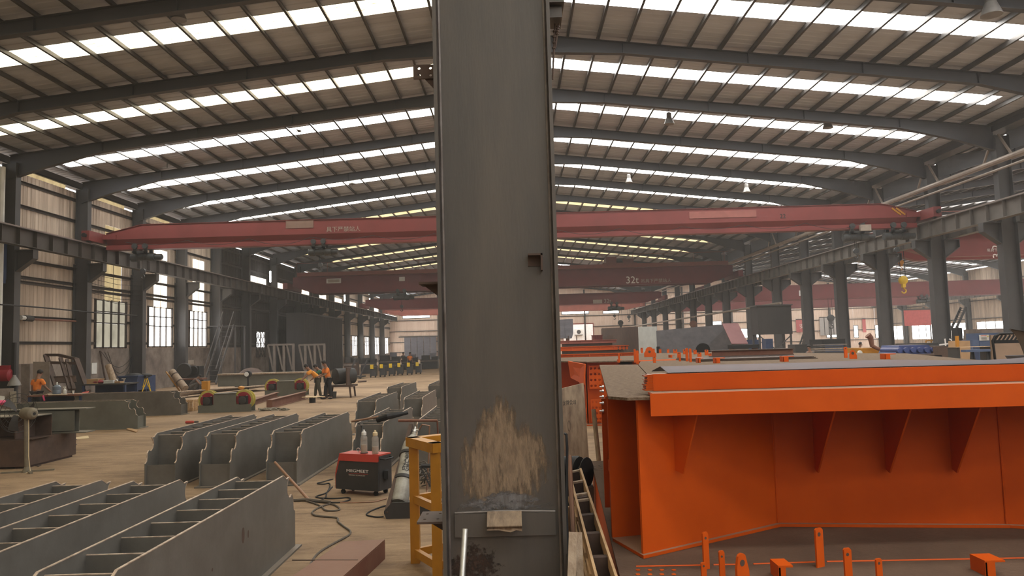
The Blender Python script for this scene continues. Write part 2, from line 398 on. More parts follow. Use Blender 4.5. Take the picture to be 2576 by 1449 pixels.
def smear(name, col, col2, c, hw, thr=.5, stretch=(9, 1, 1.6), scale=2.0):
    """patchy smear: noise-broken skin of dirt that fades out at its rim; c, hw centre and half size in object space (x, z)"""
    m = mat(name, col, 0.85, 0.0, col2, 14, 0.95, 0.4, 25, stretch=(2.2, 1, 0.6), spec=.1)
    nt = m.node_tree; N = nt.nodes; L = nt.links; b = N['Principled BSDF']
    tc = N.new('ShaderNodeTexCoord'); sx = N.new('ShaderNodeSeparateXYZ'); L.new(tc.outputs['Object'], sx.inputs[0])
    def mth(op, a, bb):
        q = N.new('ShaderNodeMath'); q.operation = op
        for i, v in enumerate((a, bb)):
            if isinstance(v, (int, float)): q.inputs[i].default_value = v
            else: L.new(v, q.inputs[i])
        return q.outputs[0]
    dz = mth('DIVIDE', mth('SUBTRACT', sx.outputs['Z'], c[1]), hw[1])
    # narrower towards the top
    wid = mth('SUBTRACT', 1.0, mth('MULTIPLY', dz, .55))
    dx = mth('DIVIDE', mth('SUBTRACT', sx.outputs['X'], c[0]), mth('MULTIPLY', wid, hw[0]))
    d = mth('SQRT', mth('ADD', mth('MULTIPLY', dx, dx), mth('MULTIPLY', dz, dz)), 0)
    mp = N.new('ShaderNodeMapping'); mp.inputs['Scale'].default_value = stretch; mp.inputs['Rotation'].default_value = (0, .25, 0); L.new(tc.outputs['Object'], mp.inputs[0])
    nz_ = N.new('ShaderNodeTexNoise'); nz_.inputs['Scale'].default_value = scale; nz_.inputs['Detail'].default_value = 9; nz_.inputs['Roughness'].default_value = .72; L.new(mp.outputs[0], nz_.inputs['Vector'])
    v = mth('SUBTRACT', nz_.outputs['Fac'], mth('MULTIPLY', mth('POWER', d, 2.5), .30))
    r_ = N.new('ShaderNodeMapRange'); r_.inputs['From Min'].default_value = thr-.10; r_.inputs['From Max'].default_value = thr+.06; L.new(v, r_.inputs['Value'])
    L.new(r_.outputs[0], b.inputs['Alpha'])
    return m
# ================================================================== THE HALL
FR = [-13.3, -7.4, -1.5, 4.4, 10.3, 16.2, 22.0, 27.85, 33.65, 39.4, 45.3, 51.2, 57.2, 63.6, 70.9, 78.9, 86.2, 93.6, 102.2, 111.0, 120.0, 129.0, 139.0]
YS = [-41.0, -34.9, -28.8, -22.7, -16.6, -10.4, -4.5, 1.4, 7.3, 13.2, 19.1, 24.7, 30.97, 36.5, 42.4, 48.25, 54.27, 61.0, 67.4, 74.7, 82.7, 90.3, 97.8, 106.7, 115.5, 124.5, 134.0]
YB, YE = -45.0, 139.3
XW, XV, XR1, XR2, XW2 = -23.0, 22.2, -0.15, 44.55, 67.0     # left wall, valley row, ridges, far right wall
ZR, SL = 14.17, 0.117
def roofz(x):
    return ZR-SL*abs(x-(XR1 if x < XV else XR2))

# floor
fl = MB().box((-60, -70, -0.3), (120, 220, 0.0))
m_floor = bpy.data.materials.new('dusty_workshop_floor'); m_floor.use_nodes = True
nt = m_floor.node_tree; N = nt.nodes; L = nt.links; pb = N['Principled BSDF']
tc = N.new('ShaderNodeTexCoord')
def nz(scale, st, det=7, rough=0.65):
    mp = N.new('ShaderNodeMapping'); mp.inputs['Scale'].default_value = st; mp.inputs['Rotation'].default_value = (0, 0, 0.35)
    t = N.new('ShaderNodeTexNoise'); t.inputs['Scale'].default_value = scale; t.inputs['Detail'].default_value = det; t.inputs['Roughness'].default_value = rough
    L.new(tc.outputs['Object'], mp.inputs[0]); L.new(mp.outputs[0], t.inputs['Vector']); return t
n1 = nz(0.30, (1, 1.6, 1)); n2 = nz(1.5, (0.8, 3.6, 1), 9, 0.75); n3 = nz(12, (1, 2.2, 1), 8, 0.8)
cr = N.new('ShaderNodeValToRGB'); e = cr.color_ramp.elements
e[0].position = 0.36; e[0].color = (0.15, 0.096, 0.056, 1); e[1].position = 0.64; e[1].color = (0.47, 0.325, 0.190, 1)
x = cr.color_ramp.elements.new(0.47); x.color = (0.315, 0.208, 0.120, 1)
ma = N.new('ShaderNodeMath'); ma.operation = 'MULTIPLY_ADD'; ma.inputs[1].default_value = 0.55
mb_ = N.new('ShaderNodeMath'); mb_.operation = 'MULTIPLY_ADD'; mb_.inputs[1].default_value = 0.55
mc = N.new('ShaderNodeMath'); mc.operation = 'MULTIPLY_ADD'; mc.inputs[1].default_value = 0.25; mc.inputs[2].default_value = -0.185
L.new(n3.outputs['Fac'], mc.inputs[0]); L.new(n2.outputs['Fac'], mb_.inputs[0]); L.new(mc.outputs[0], mb_.inputs[2])
L.new(n1.outputs['Fac'], ma.inputs[0]); L.new(mb_.outputs[0], ma.inputs[2]); L.new(ma.outputs[0], cr.inputs['Fac'])
L.new(cr.outputs['Color'], pb.inputs['Base Color']); pb.inputs['Roughness'].default_value = 0.8
bp = N.new('ShaderNodeBump'); bp.inputs['Strength'].default_value = 0.9; bp.inputs['Distance'].default_value = 0.07
L.new(mb_.outputs[0], bp.inputs['Height']); L.new(bp.outputs[0], pb.inputs['Normal'])
floor = struct('floor', fl, m_floor)

# roof ---------------------------------------------------------------
roof = struct('ceiling')
def sheet_mesh(y0, y1, x0, x1):
    """ribbed sheet between two x, ribs running down the slope"""
    b = MB(); n = max(1, round((y1-y0)/0.36)); st = (y1-y0)/n; ys = []
    for i in range(n):
        a = y0+i*st
        ys += [(a, 0), (a+st*.62, 0), (a+st*.72, .022), (a+st*.9, .022)]
    ys.append((y1, 0)); za, zb = roofz(x0), roofz(x1)
    vs = []; fs = []
    for y, h in ys: vs += [(x0, y, za+h), (x1, y, zb+h)]
    for i in range(len(ys)-1): fs.append((2*i, 2*i+1, 2*i+3, 2*i+2))
    return b.add(vs, fs)
def ribbed(name, y0, y1, x0, x1, m):
    return link(name, sheet_mesh(y0, y1, x0, x1), m, roof, smooth=False)
slopes = [(XW-.25, XR1), (XR1, XV), (XV, XR2), (XR2, XW2+.2)]
for si, (xa, xb) in enumerate(slopes):
    last = YB
    for k, yc in enumerate(YS):
        hw = 0.55
        ribbed('roof_sheet', last, yc-hw, xa, xb, m_roof)
        eave, ridge = (xa, xb) if si in (0, 2) else (xb, xa)
        d = 1 if ridge > eave else -1
        x0, x1 = eave+d*1.3, ridge-d*0.35
        if si in (1, 2): x0 = eave+d*1.9
        if si == 0: mt = g_skyold if yc < 34 else (g_sky if yc < 56 else g_skygold)
        elif si > 1: mt = g_sky
        else: mt = g_sky if yc < 56 else g_skygold
        if yc > 104: mt = g_sky
        ribbed('skylight', yc-hw, yc+hw, min(x0, x1), max(x0, x1), mt)
        for q in ((min(xa, xb), min(x0, x1)), (max(x0, x1), max(xa, xb))):
            ribbed('roof_sheet', yc-hw, yc+hw, q[0], q[1], m_roof)
        last = yc+hw
    ribbed('roof_sheet', last, YE+.3, xa, xb, m_roof)
# purlins under the sheet
for xr in (XR1, XR2):
    for s in (-1, 1):
        for i in range(20):
            xx = xr+s*(0.15+1.15*i)
            if (xr == XR1 and (xx < XW+.2 or xx > XV-.3)) or (xr == XR2 and (xx < XV+.3 or xx > XW2)): continue
            z = roofz(xx)-0.1
            b = MB().box((xx-.02, YB, z-.075), (xx+.02, YE, z+.095))
            b.box((xx, YB, z-.075), (xx+.07, YE, z-.06))
            link('purlin', b, m_purlin, roof, smooth=False)
# rafters: tapered plate girders, one pair at every frame
def rafter(xa, xr, Y):
    """from the eave xa up to the ridge xr"""
    d = 1 if xr > xa else -1
    def zt(x): return roofz(x-d*.001 if abs(x-xr) < .01 else x)-0.215
    prof = [(0, 1.1), (1.6, .78), (4.2, .44), (abs(xr-xa)-4.5, .43), (abs(xr-xa), .78)]
    top = [(xa, roofz(xa+d*.01)-.185), (xr, ZR-.185)]
    low = []; kf = 1.0 if Y < 58 else .5
    for t, dep in prof:
        xx = xa+d*t; zz = ZR-SL*abs(xr-xx)-.185
        low.append((xx, zz-dep*(kf if t > 2 else 1)))
    b = MB(); pts = [(p[0], p[1]) for p in top]+[(p[0], p[1]) for p in reversed(low)]
    b.prism(pts, (0, Y-.008, 0), (1, 0, 0), (0, 0, 1), (0, .016, 0))
    b.bar((top[0][0], Y, top[0][1]), (top[1][0], Y, top[1][1]), .24, .02)
    for i in range(len(low)-1):
        b.bar((low[i][0], Y, low[i][1]), (low[i+1][0], Y, low[i+1][1]), .24, .022)
    for t in (4.2, 8.5, 12.8, 17.5):
        xx = xa+d*t; zz = ZR-SL*abs(xr-xx)-.185
        b.box((xx-.01, Y-.11, zz-.43*kf), (xx+.01, Y+.11, zz))
    link('rafter', b, m_beam, roof, smooth=False)
for Y in [-44.0, -37.9, -31.8, -25.7, -19.6]+FR:
    rafter(XW+.35, XR1, Y); rafter(XV-.3, XR1, Y); rafter(XV+.3, XR2, Y); rafter(XW2-.3, XR2, Y)
b = MB().box((XV-.35, YB, roofz(XV)-.40), (XV+.35, YE, roofz(XV)-.36))
b.box((XV-.36, YB, roofz(XV)-.40), (XV-.34, YE, roofz(XV)-.02)).box((XV+.34, YB, roofz(XV)-.40), (XV+.36, YE, roofz(XV)-.02))
link('valley_gutter', b, m_beam, roof, smooth=False)
b = MB().box((XW-.3, YB, 11.05), (XW+.12, YE, 11.1)); b.box((XW+.1, YB, 11.05), (XW+.12, YE, 11.4))
link('eave_gutter', b, m_beam, roof, smooth=False)

# walls -----------------------------------------------------------------
def vsheet(y0, y1, z0, z1, X=None, along='y', flip=1):
    """upright ribbed sheet; along y at x = X, or along x at y = X"""
    b = MB(); n = max(1, round((y1-y0)/0.30)); st = (y1-y0)/n; ys = []
    for i in range(n):
        a = y0+i*st
        ys += [(a, 0), (a+st*.55, 0), (a+st*.68, .03), (a+st*.87, .03)]
    ys.append((y1, 0)); vs = []; fs = []
    for a, h in ys:
        for zz in (z0, z1(a) if callable(z1) else z1):
            vs.append((X+flip*h, a, zz) if along == 'y' else (a, X+flip*h, zz))
    for i in range(len(ys)-1): fs.append((2*i, 2*i+1, 2*i+3, 2*i+2))
    return b.add(vs, fs)
def fill_bay(parent, y0, y1, z0, z1, openings, X, m, along='y', flip=1):
    ys = sorted({y0, y1, *[q for o in openings for q in o[:2]]})
    ys = [q for q in ys if y0 <= q <= y1]
    for a, c in zip(ys, ys[1:]):
        if c-a < .02: continue
        zc = z0
        top = z1
        for o in sorted([o for o in openings if o[0] <= a+.001 and o[1] >= c-.001], key=lambda o: o[2]):
            if o[2]-zc > .02: link('wall_sheet', vsheet(a, c, zc, o[2], X, along, flip), m, parent, smooth=False)
            zc = o[3]
        link('wall_sheet', vsheet(a, c, zc, top, X, along, flip), m, parent, smooth=False)
wall_left = struct('wall_left')
WIN = {  # Y0, Y1, Z0, Z1, kind
    9: [(41.4, 44.7, 2.66, 5.30, 'dull'), (42.3, 44.1, 5.30, 9.6, 'dim')],
    10: [(47.4, 50.7, 2.70, 5.22, 'pane'), (48.1, 49.95, 5.22, 9.0, 'fib')],
    11: [(53.4, 56.4, 2.70, 5.22, 'pane'), (53.95, 55.95, 5.22, 9.0, 'fib')],
    13: [(65.4, 70.0, 8.38, 8.90, 'fib'), (67.2, 69.6, 1.75, 4.0, 'lat')], 14: [(73.0, 77.2, 8.38, 8.90, 'fib')], 15: [(81.5, 84.7, 8.38, 8.90, 'fib')],
    16: [(88.3, 92.4, 8.38, 8.90, 'fib')], 17: [(96.0, 100.9, 8.38, 8.90, 'fib'), (96.5, 101.0, 1.28, 4.07, 'pane')],
    18: [(105.0, 110.0, 8.38, 8.90, 'fib'), (106.8, 110.4, 1.28, 4.07, 'pane')], 19: [(114.4, 119.3, 8.38, 8.90, 'fib'), (115.9, 119.2, 1.28, 4.07, 'pane')],
    20: [(123.5, 128.0, 8.38, 8.9, 'fib'), (124.0, 128.0, 1.28, 4.07, 'pane')], 21: [(133.0, 137.5, 1.28, 4.07, 'pane')]}
wn = 0
for i in range(len(FR)-1):
    y0, y1 = FR[i], FR[i+1]
    if i == len(FR)-2: y1 = YE
    zp = 1.92 if i <= 8 else (2.6 if i < 15 else 1.25)
    ops = WIN.get(i, [])
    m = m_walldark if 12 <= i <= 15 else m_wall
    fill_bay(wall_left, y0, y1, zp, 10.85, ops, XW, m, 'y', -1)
    link('plinth', MB().box((XW-.25, y0, 0), (XW+.02, y1, zp)), m_conc if i > 8 else m_conc, wall_left)
    if i in (8, 9, 10):
        link('eave_light', MB().box((XW-.05, y0+.6, 10.86), (XW-.02, y1-.9, 11.12)), g_dim, wall_left)
    for z in (10.4, 9.28, 6.75, 5.95, 5.72, 4.1, 2.89):
        segs = [(y0, y1)]
        for o in ops:
            if o[2]+.05 < z < o[3]-.05 and o[4] != 'fib' and o[4] != 'dim':
                segs = [q for s in segs for q in ((s[0], min(s[1], o[0])), (max(s[0], o[1]), s[1])) if q[1]-q[0] > .05]
        for s in segs:
            g = MB().box((XW+.01, s[0], z-.07), (XW+.03, s[1], z+.07)); g.box((XW+.01, s[0], z+.055), (XW+.14, s[1], z+.07))
            link('girt', g, m_girt, wall_left, smooth=False)
    for o in ops:
        wn += 1
        w = struct('window_%d' % wn)
        k = o[4]; pm = {'dull': g_dull, 'dim': g_dim, 'pane': g_pane, 'fib': g_win, 'lat': g_pane}[k]
        if k in ('fib', 'dim'):
            nr = max(1, round((o[3]-o[2])/1.9))
            link('fibreglass_sheet', vsheet(o[0], o[1], o[2], o[3], XW-.01, 'y', -1), pm, w, smooth=False)
            fr = MB()
            for t in (.5,):
                fr.box((XW+.005, o[0]+(o[1]-o[0])*t-.015, o[2]), (XW+.02, o[0]+(o[1]-o[0])*t+.015, o[3]))
            link('cover_strip', fr, m_girt, w)
        else:
            nx = 4 if k != 'lat' else 2
            zs = [o[2], o[2]+(o[3]-o[2])*.52, o[2]+(o[3]-o[2])*.76, o[3]]
            for a in range(nx):
                for c in range(3):
                    ya = o[0]+(o[1]-o[0])*a/nx; yb = o[0]+(o[1]-o[0])*(a+1)/nx
                    link('pane', MB().box((XW-.06, ya+.03, zs[c]+.03), (XW-.05, yb-.03, zs[c+1]-.03)), pm, w)
            fr = MB()
            for a in range(nx+1):
                ya = o[0]+(o[1]-o[0])*a/nx; t = .06 if a in (0, nx) else .02
                fr.box((XW-.08, ya-t, o[2]-.05), (XW+.05, ya+t, o[3]+.05))
            for zz in zs: fr.box((XW-.08, o[0]-.09, zz-.025), (XW+.05, o[1]+.06, zz+.025))
            link('window_frame', fr, m_girt, w, smooth=False)
            if k == 'lat':
                gr = MB()
                for a in range(3):
                    ya = o[0]+(o[1]-o[0])*a/3; yb = o[0]+(o[1]-o[0])*(a+1)/3
                    for c in range(3):
                        za = o[2]+(o[3]-o[2])*c/3; zb = o[2]+(o[3]-o[2])*(c+1)/3
                        gr.bar((XW+.06, ya, za), (XW+.06, yb, zb), .05, .05).bar((XW+.06, yb, za), (XW+.06, ya, zb), .05, .05)
                link('lattice_grille', gr, m_girt, w, smooth=False)
for X_, par_, f_ in ((XW, wall_left, -1),):
    link('wall_sheet', vsheet(YB, FR[0], 1.92, 10.85, X_, 'y', f_), m_wall, par_, smooth=False); link('plinth', MB().box((XW-.25, YB, 0), (XW+.02, FR[0], 1.92)), m_conc, par_)
wall_back = struct('wall_back')
link('wall_sheet', vsheet(XW, XW2, 0, 11.4, YB, 'x', -1), m_wall, wall_back, smooth=False)
# far end wall with its high windows, doorway and sliding door
wall_end = struct('wall_end')
def pxbox(x0, y0, x1, y1, Y):
    a = AY(x0, y1, Y); c = AY(x1, y0, Y); return (a.x, c.x, a.z, c.z)
EO = [pxbox(*q, YE) for q in ((1013, 784, 1081, 801), (1413, 782, 1481, 791), (1517, 781, 1557, 789), (1728, 766, 1760, 781), (1768, 765, 1800, 780),
      (1856, 761, 1903, 778), (1937, 760, 1960, 771), (2074, 762, 2103, 772), (2144, 762, 2154, 770), (2198, 760, 2216, 768), (1865, 826, 1908, 850),
      (1783, 808, 1815, 818), (2149, 819, 2158, 849), (2203, 818, 2216, 850), (2080, 842, 2109, 849), (2285, 757, 2296, 764), (2330, 752, 2342, 760), (2400, 759, 2416, 764), (2424, 824, 2430, 846))]
dr = pxbox(1419, 815, 1491, 893, YE); dr = (dr[0], dr[1], 0.0, dr[3])
seams = [XW, -14, -5, 4, 13, XV, 31, 40, 49, 58, XW2]
for a, c in zip(seams, seams[1:]):
    xr = XR1 if c <= XV+.01 else XR2
    ops = [tuple((max(o[0], a), min(o[1], c), o[2], o[3])) for o in EO+[dr] if o[1] > a and o[0] < c]
    # gable follows the roof
    fill_bay(wall_end, a, c, 0, 11.3, ops, YE, m_endwall, 'x', 1)
    link('gable_sheet', vsheet(a, c, 11.3, lambda q, xr=xr: ZR-SL*abs(q-xr)+.02, YE, 'x', 1), m_endwall, wall_end, smooth=False)
    for z in (1.4, 3.2, 5.2, 7.2, 9.2, 11.0):
        segs = [(a, c)]
        for o in ops:
            if o[2] < z < o[3]: segs = [q for s in segs for q in ((s[0], min(s[1], o[0])), (max(s[0], o[1]), s[1])) if q[1]-q[0] > .05]
        for s in segs: link('girt', MB().box((s[0], YE-.14, z-.06), (s[1], YE-.01, z+.06)), m_girt, wall_end, smooth=False)
    link('wind_post', MB().ibeam((c, YE-.3, 0), (c, YE-.3, 12.0), .4, .25, .03, .03, (0, 1, 0)), m_girt, wall_end, smooth=False)
for o in EO:
    wn += 1; w = struct('window_%d' % wn)
    link('pane', MB().box((o[0]+.03, YE+.03, o[2]+.03), (o[1]-.03, YE+.04, o[3]-.03)), g_end, w)
    f = MB()
    for xx in (o[0], o[1]): f.box((xx-.06, YE-.02, o[2]), (xx+.06, YE+.06, o[3]))
    for zz in (o[2], o[3]): f.box((o[0], YE-.02, zz-.06), (o[1], YE+.06, zz+.06))
    link('window_frame', f, m_girt, w, smooth=False)
d1 = struct('door_1')
f = MB().box((dr[0]-.15, YE-.1, 0), (dr[0], YE+.1, dr[3])).box((dr[1], YE-.1, 0), (dr[1]+.15, YE+.1, dr[3])).box((dr[0]-.15, YE-.1, dr[3]), (dr[1]+.15, YE+.1, dr[3]+.2))
link('door_frame', f, m_redlight, d1)
d2 = struct('door_2'); q = pxbox(1018, 847, 1098, 893, YE)
for i in range(5):
    xa = q[0]+(q[1]-q[0])*i/5; xb = q[0]+(q[1]-q[0])*(i+1)/5
    link('door_panel', MB().box((xa+.04, YE-.36, .05), (xb-.04, YE-.3, q[3])), m_plate, d2, smooth=False)
link('door_track', MB().box((q[0]-1, YE-.4, q[3]), (q[1]+1, YE-.25, q[3]+.2)), m_girt, d2)
# right-hand outer wall of the neighbouring bay
wall_right = struct('wall_right')
link('wall_sheet', vsheet(YB, FR[0], 0, 11.3, XW2, 'y', 1), m_wall, wall_right, smooth=False)
for i in range(len(FR)-1):
    y0, y1 = FR[i], FR[i+1]
    if i == len(FR)-2: y1 = YE
    ops = [(y0+1.2, y1-1.2, 1.3, 3.6), (y0+1.2, y1-1.2, 8.2, 8.9)]
    fill_bay(wall_right, y0, y1, 0, 11.3, ops, XW2, m_wall, 'y', 1)
    for o in ops:
        wn += 1; w = struct('window_%d' % wn)
        link('pane', MB().box((XW2+.03, o[0], o[2]), (XW2+.04, o[1], o[3])), g_pane, w)
        fr = MB()
        for k in range(4):
            yy = o[0]+(o[1]-o[0])*k/3; fr.box((XW2-.03, yy-.05, o[2]), (XW2+.02, yy+.05, o[3]))
        link('window_frame', fr, m_girt, w, smooth=False)
    for z in (2.0, 4.1, 6.7, 9.3):
        if ops[0][2] < z < ops[0][3]: continue
        link('girt', MB().box((XW2-.14, y0, z-.06), (XW2-.01, y1, z+.06)), m_girt, wall_right, smooth=False)

# building outside the doorway
ow = single('outdoor_building', MB().box((dr[0]-9, YE+14, 0), (dr[1]+9, YE+14.4, 9)), m_outwall, 'white building outside seen through the open doorway in the end wall', 'building')
ac = thing('outdoor_air_conditioner', 'white air conditioner box on the building outside the doorway', 'air conditioner', AY(1456, 842, YE+13.6))
p = AY(1456, 842, YE+13.6)
link('casing', MB().box((p.x-.75, p.y-.3, p.z), (p.x+.75, p.y+.42, p.z+1.1)), m_white, ac)
link('fan_grille', MB().lathe((p.x, p.y-.31, p.z+.55), (0, 1, 0), [(.42, 0), (.42, .01)], 20), m_darkgrey, ac)
link('bracket', MB().box((p.x-.8, p.y-.3, p.z-.1), (p.x+.8, p.y+.42, p.z)), m_darkgrey, ac)

# ------------------------------------------------------------------ columns and crane runways
def hall_column(x, y, side, label, cat='column', group=None, big=False):
    """steel H column with a crane bracket; side -1 bracket to +x only (left row), 0 both sides"""
    t = thing('hall_column', label, cat, (x, y, 0), 0, group)
    w = .75 if not big else .7
    link('shaft', MB().ibeam((x, y, 0), (x, y, 7.0), w, .42, .028, .02, (1, 0, 0)), m_col, t, smooth=False)
    link('upper_shaft', MB().ibeam((x, y, 7.0), (x, y, 11.0), w*.86, .36, .025, .02, (1, 0, 0)), m_col, t, smooth=False)
    link('base_plate', MB().box((x-.5, y-.32, 0), (x+.5, y+.32, .04)), m_col, t)
    for s in ((1,) if side < 0 else (-1, 1)):
        xa = x+s*w/2; xb = x+s*(w/2+.78); b = MB()
        b.prism([(xa, 6.05), (xb, 6.62), (xb, 7.02), (xa, 7.02)], (0, y-.012, 0), (1, 0, 0), (0, 0, 1), (0, .024, 0))
        b.box((min(xa, xb), y-.2, 7.0), (max(xa, xb), y+.2, 7.03))
        b.bar((xa, y, 6.05), (xb, y, 6.62), .36, .024)
        b.box((xb-.012, y-.18, 6.62), (xb+.012, y+.18, 7.02))
        link('crane_bracket', b, m_col, t, smooth=False)
    return t
cnt = 0
for k, Y in enumerate(FR[3:-1]):
    vis = Y > 25
    lab = 'dark steel column of the left wall row, %s from the near end with a crane bracket' % ORD[cnt] if vis else 'dark steel column of the left wall row standing out of view'
    hall_column(XW+.42, Y, -1, lab, group='left wall columns' if vis else 'left wall columns out of view')
    lab2 = 'grey steel column between the two bays, %s in the row from the near end' % ORD[cnt] if vis else 'grey steel column between the bays standing out of view'
    c = hall_column(XV, Y, 0, lab2, group='columns between the bays' if vis else 'bay columns out of view')
    if vis and Y < 64:
        for s_ in (-1, 1): link('knee_brace', MB().bar((XV-.2, Y+s_*.2, 11.0), (XV-.2, Y+s_*1.0, 9.9), .08, .08), m_tube, c, smooth=False)
    if abs(Y-39.4) < .01:
        q = AY(2378, 878, Y-.21); text('\u9f99', c, (q.x-.30, Y-.24, q.z-.35), 1.0, m_whitepaint, (1, 0, .12), (-.12, 0, 1))
    hall_column(XW2-.45, Y, 0, ('grey column against the far right outer wall, %s from the near end' % ORD[cnt]) if vis else 'grey column of the far right wall out of view', group='outer right columns')
    if vis: cnt += 1
def runway(x, label, dep=.78, z=7.85, m=None):
    t = thing('runway_beam', label, 'crane runway', (x, YB, z-dep))
    b = MB().ibeam((x, YB, z-dep/2), (x, YE-.6, z-dep/2), dep, .36, .025, .016)
    link('girder', b, m or m_rail, t, smooth=False)
    s = MB(); y = -5.0
    while y < 138:
        s.box((x-.17, y-.008, z-dep+.025), (x+.17, y+.008, z-.025)); y += 1.17
    o = link('stiffeners', s, m or m_rail, t, smooth=False); o['kind'] = 'stuff'
    link('crane_rail', MB().box((x-.035, YB, z), (x+.035, YE-.6, z+.09)), m_railtop, t, smooth=False)
runway(-21.5, 'dark brown steel crane runway beam along the left wall', m=m_girt)
runway(21.45, 'grey crane runway beam with stiffeners on the main bay side of the right columns')
runway(22.95, 'second crane runway beam on the far side of the right columns')
runway(XW2-1.4, 'crane runway beam along the outer right wall of the next bay')
# pipes strapped along the right column row, and braces
single('service_pipe', MB().tube([(21.7, 10, 9.72), (21.7, 139, 9.72)], .13, 10), m_tube, 'thick pale pipe running along the right column row above the crane rail', 'pipe')
single('service_pipe', MB().tube([(21.75, 10, 9.35), (21.75, 139, 9.35)], .06, 8), m_tube, 'thinner pale pipe just beneath the thick pipe on the right columns', 'pipe')
single('handrail_pipe', MB().tube([(21.2, 60, 4.9), (21.2, 139, 4.9)], .10, 8), m_tube, 'low pale pipe along the far right columns below the runway beam', 'pipe')

# thin dusty air inside the hall
hz = bpy.data.materials.new('dusty_air'); hz.use_nodes = True
nt = hz.node_tree; nt.nodes.clear()
ho = nt.nodes.new('ShaderNodeOutputMaterial'); hv = nt.nodes.new('ShaderNodeVolumeScatter')
hv.inputs['Density'].default_value = 0.0013; hv.inputs['Anisotropy'].default_value = 0.3; hv.inputs['Color'].default_value = (1, .97, .93, 1)
nt.links.new(hv.outputs[0], ho.inputs['Volume'])
haze = link('dusty_haze', MB().box((XW+.05, YB+.1, 0.01), (XW2-.05, YE-.05, 10.9)), hz, smooth=False)
haze['kind'] = 'structure'
# ================================================================== CRANES
def single_girder(name, label, x0, x1, Y, zb, zt, m=m_red, group=None, wid=.62, chamf=2.2):
    """box girder with a slanted lower part and an I-flange, end carriages on the rails"""
    t = thing(name, label, 'overhead crane', (x0, Y, zb), 0, group)
    h = zt-zb; zk = zb+h*.42; zf = zb+h*.2
    wt = wid/2
    sec = lambda top: [(-wt, top), (-wt, zk), (-wt*.45, zf), (-wt*.45, zf-.02), (-.28, zf-.02), (-.28, zb), (.28, zb), (.28, zf-.02), (wt*.45, zf-.02), (wt*.45, zf), (wt, zk), (wt, top)]
    xs = [(x0+.35, zt-h*.34), (x0+chamf, zt), (x1-chamf, zt), (x1-.35, zt-h*.34)]
    vs = []; n = 12; b = MB()
    for x, top in xs:
        vs += [(x, Y+p[0], p[1]) for p in sec(top)]
    fs = []
    for i in range(3):
        fs += [(i*n+k, i*n+(k+1) % n, (i+1)*n+(k+1) % n, (i+1)*n+k) for k in range(n)]
    fs += [tuple(range(n-1, -1, -1)), tuple(range(3*n, 4*n))]
    b.add(vs, fs)
    for i in range(3):   # top plate lip
        b.bar((xs[i][0], Y, xs[i][1]+.01), (xs[i+1][0], Y, xs[i+1][1]+.01), wid+.1, .02)
    link('girder', b, m, t, smooth=False)
    for s, x in ((-1, x0), (1, x1)):
        e = MB().box((x-.2, Y-1.6, 8.02), (x+.2, Y+1.6, 8.52)); e.box((min(x, x-s*.9), Y-.4, zk), (max(x, x-s*.9), Y+.4, 8.45))
        c = link('end_carriage', e, m, t, smooth=False)
        for yy in (-1.3, 1.3):
            link('wheel', MB().lathe((x-.06, Y+yy, 8.07), (1, 0, 0), [(.13, 0), (.13, .12)], 14), m_hoist, c)
        link('buffer', MB().lathe((x, Y-1.6, 8.27), (0, -1, 0), [(.09, 0), (.11, .16)], 10), m_black, c)
    return t
c1 = single_girder('overhead_crane', 'long red single girder crane spanning the bay in front, nearest of the red cranes', -21.5, 21.45, 39.3, 7.68, 8.96)
p = AY(1962, 544, 38.95); text('22', c1, (p.x, 38.98, p.z-.1), .32, m_blacktext)
p = AY(820, 580, 38.95); text('\u5177\u4e0b\u4e25\u7981\u7ad9\u4eba', c1, (p.x, 38.98, p.z-.05), .30, m_pale)
for px, pw, hh in ((718, 70, .42), (1735, 170, .36)):
    a = AY(px, 570 if px < 1000 else 546, 38.9)
    link('blurred_logo_patch', MB().box((a.x, 38.965, a.z-hh*.2), (a.x+pw/1900*39, 38.985, a.z+hh*.8)), mat('blurred_logo_tone', (.24, .15, .11), .6) if px < 1000 else mat('blurred_logo_red', (.34, .12, .10), .6), c1)  # pale patches added where the crane's logos are blurred out
b = MB()
for q in (0, .22): b.bar((AY(2243, 525, 39).x+q, 38.975, 8.72), (AY(2243, 525, 39).x+q+.45, 38.975, 8.35), .02, .09, (0, 0, 1))
link('hazard_stripe', b, m_yellow, c1)
b = MB()      # festoon cable under the girder
for i in range(12):
    xa = -20+i*3.2
    b.tube([(xa+3.2*k/8, 38.75, 8.02-.35*math.sin(PI*k/8)*(.5+.5*((i*7) % 3)/2)) for k in range(9)], .012, 5)
link('festoon_cable', b, m_black, c1)
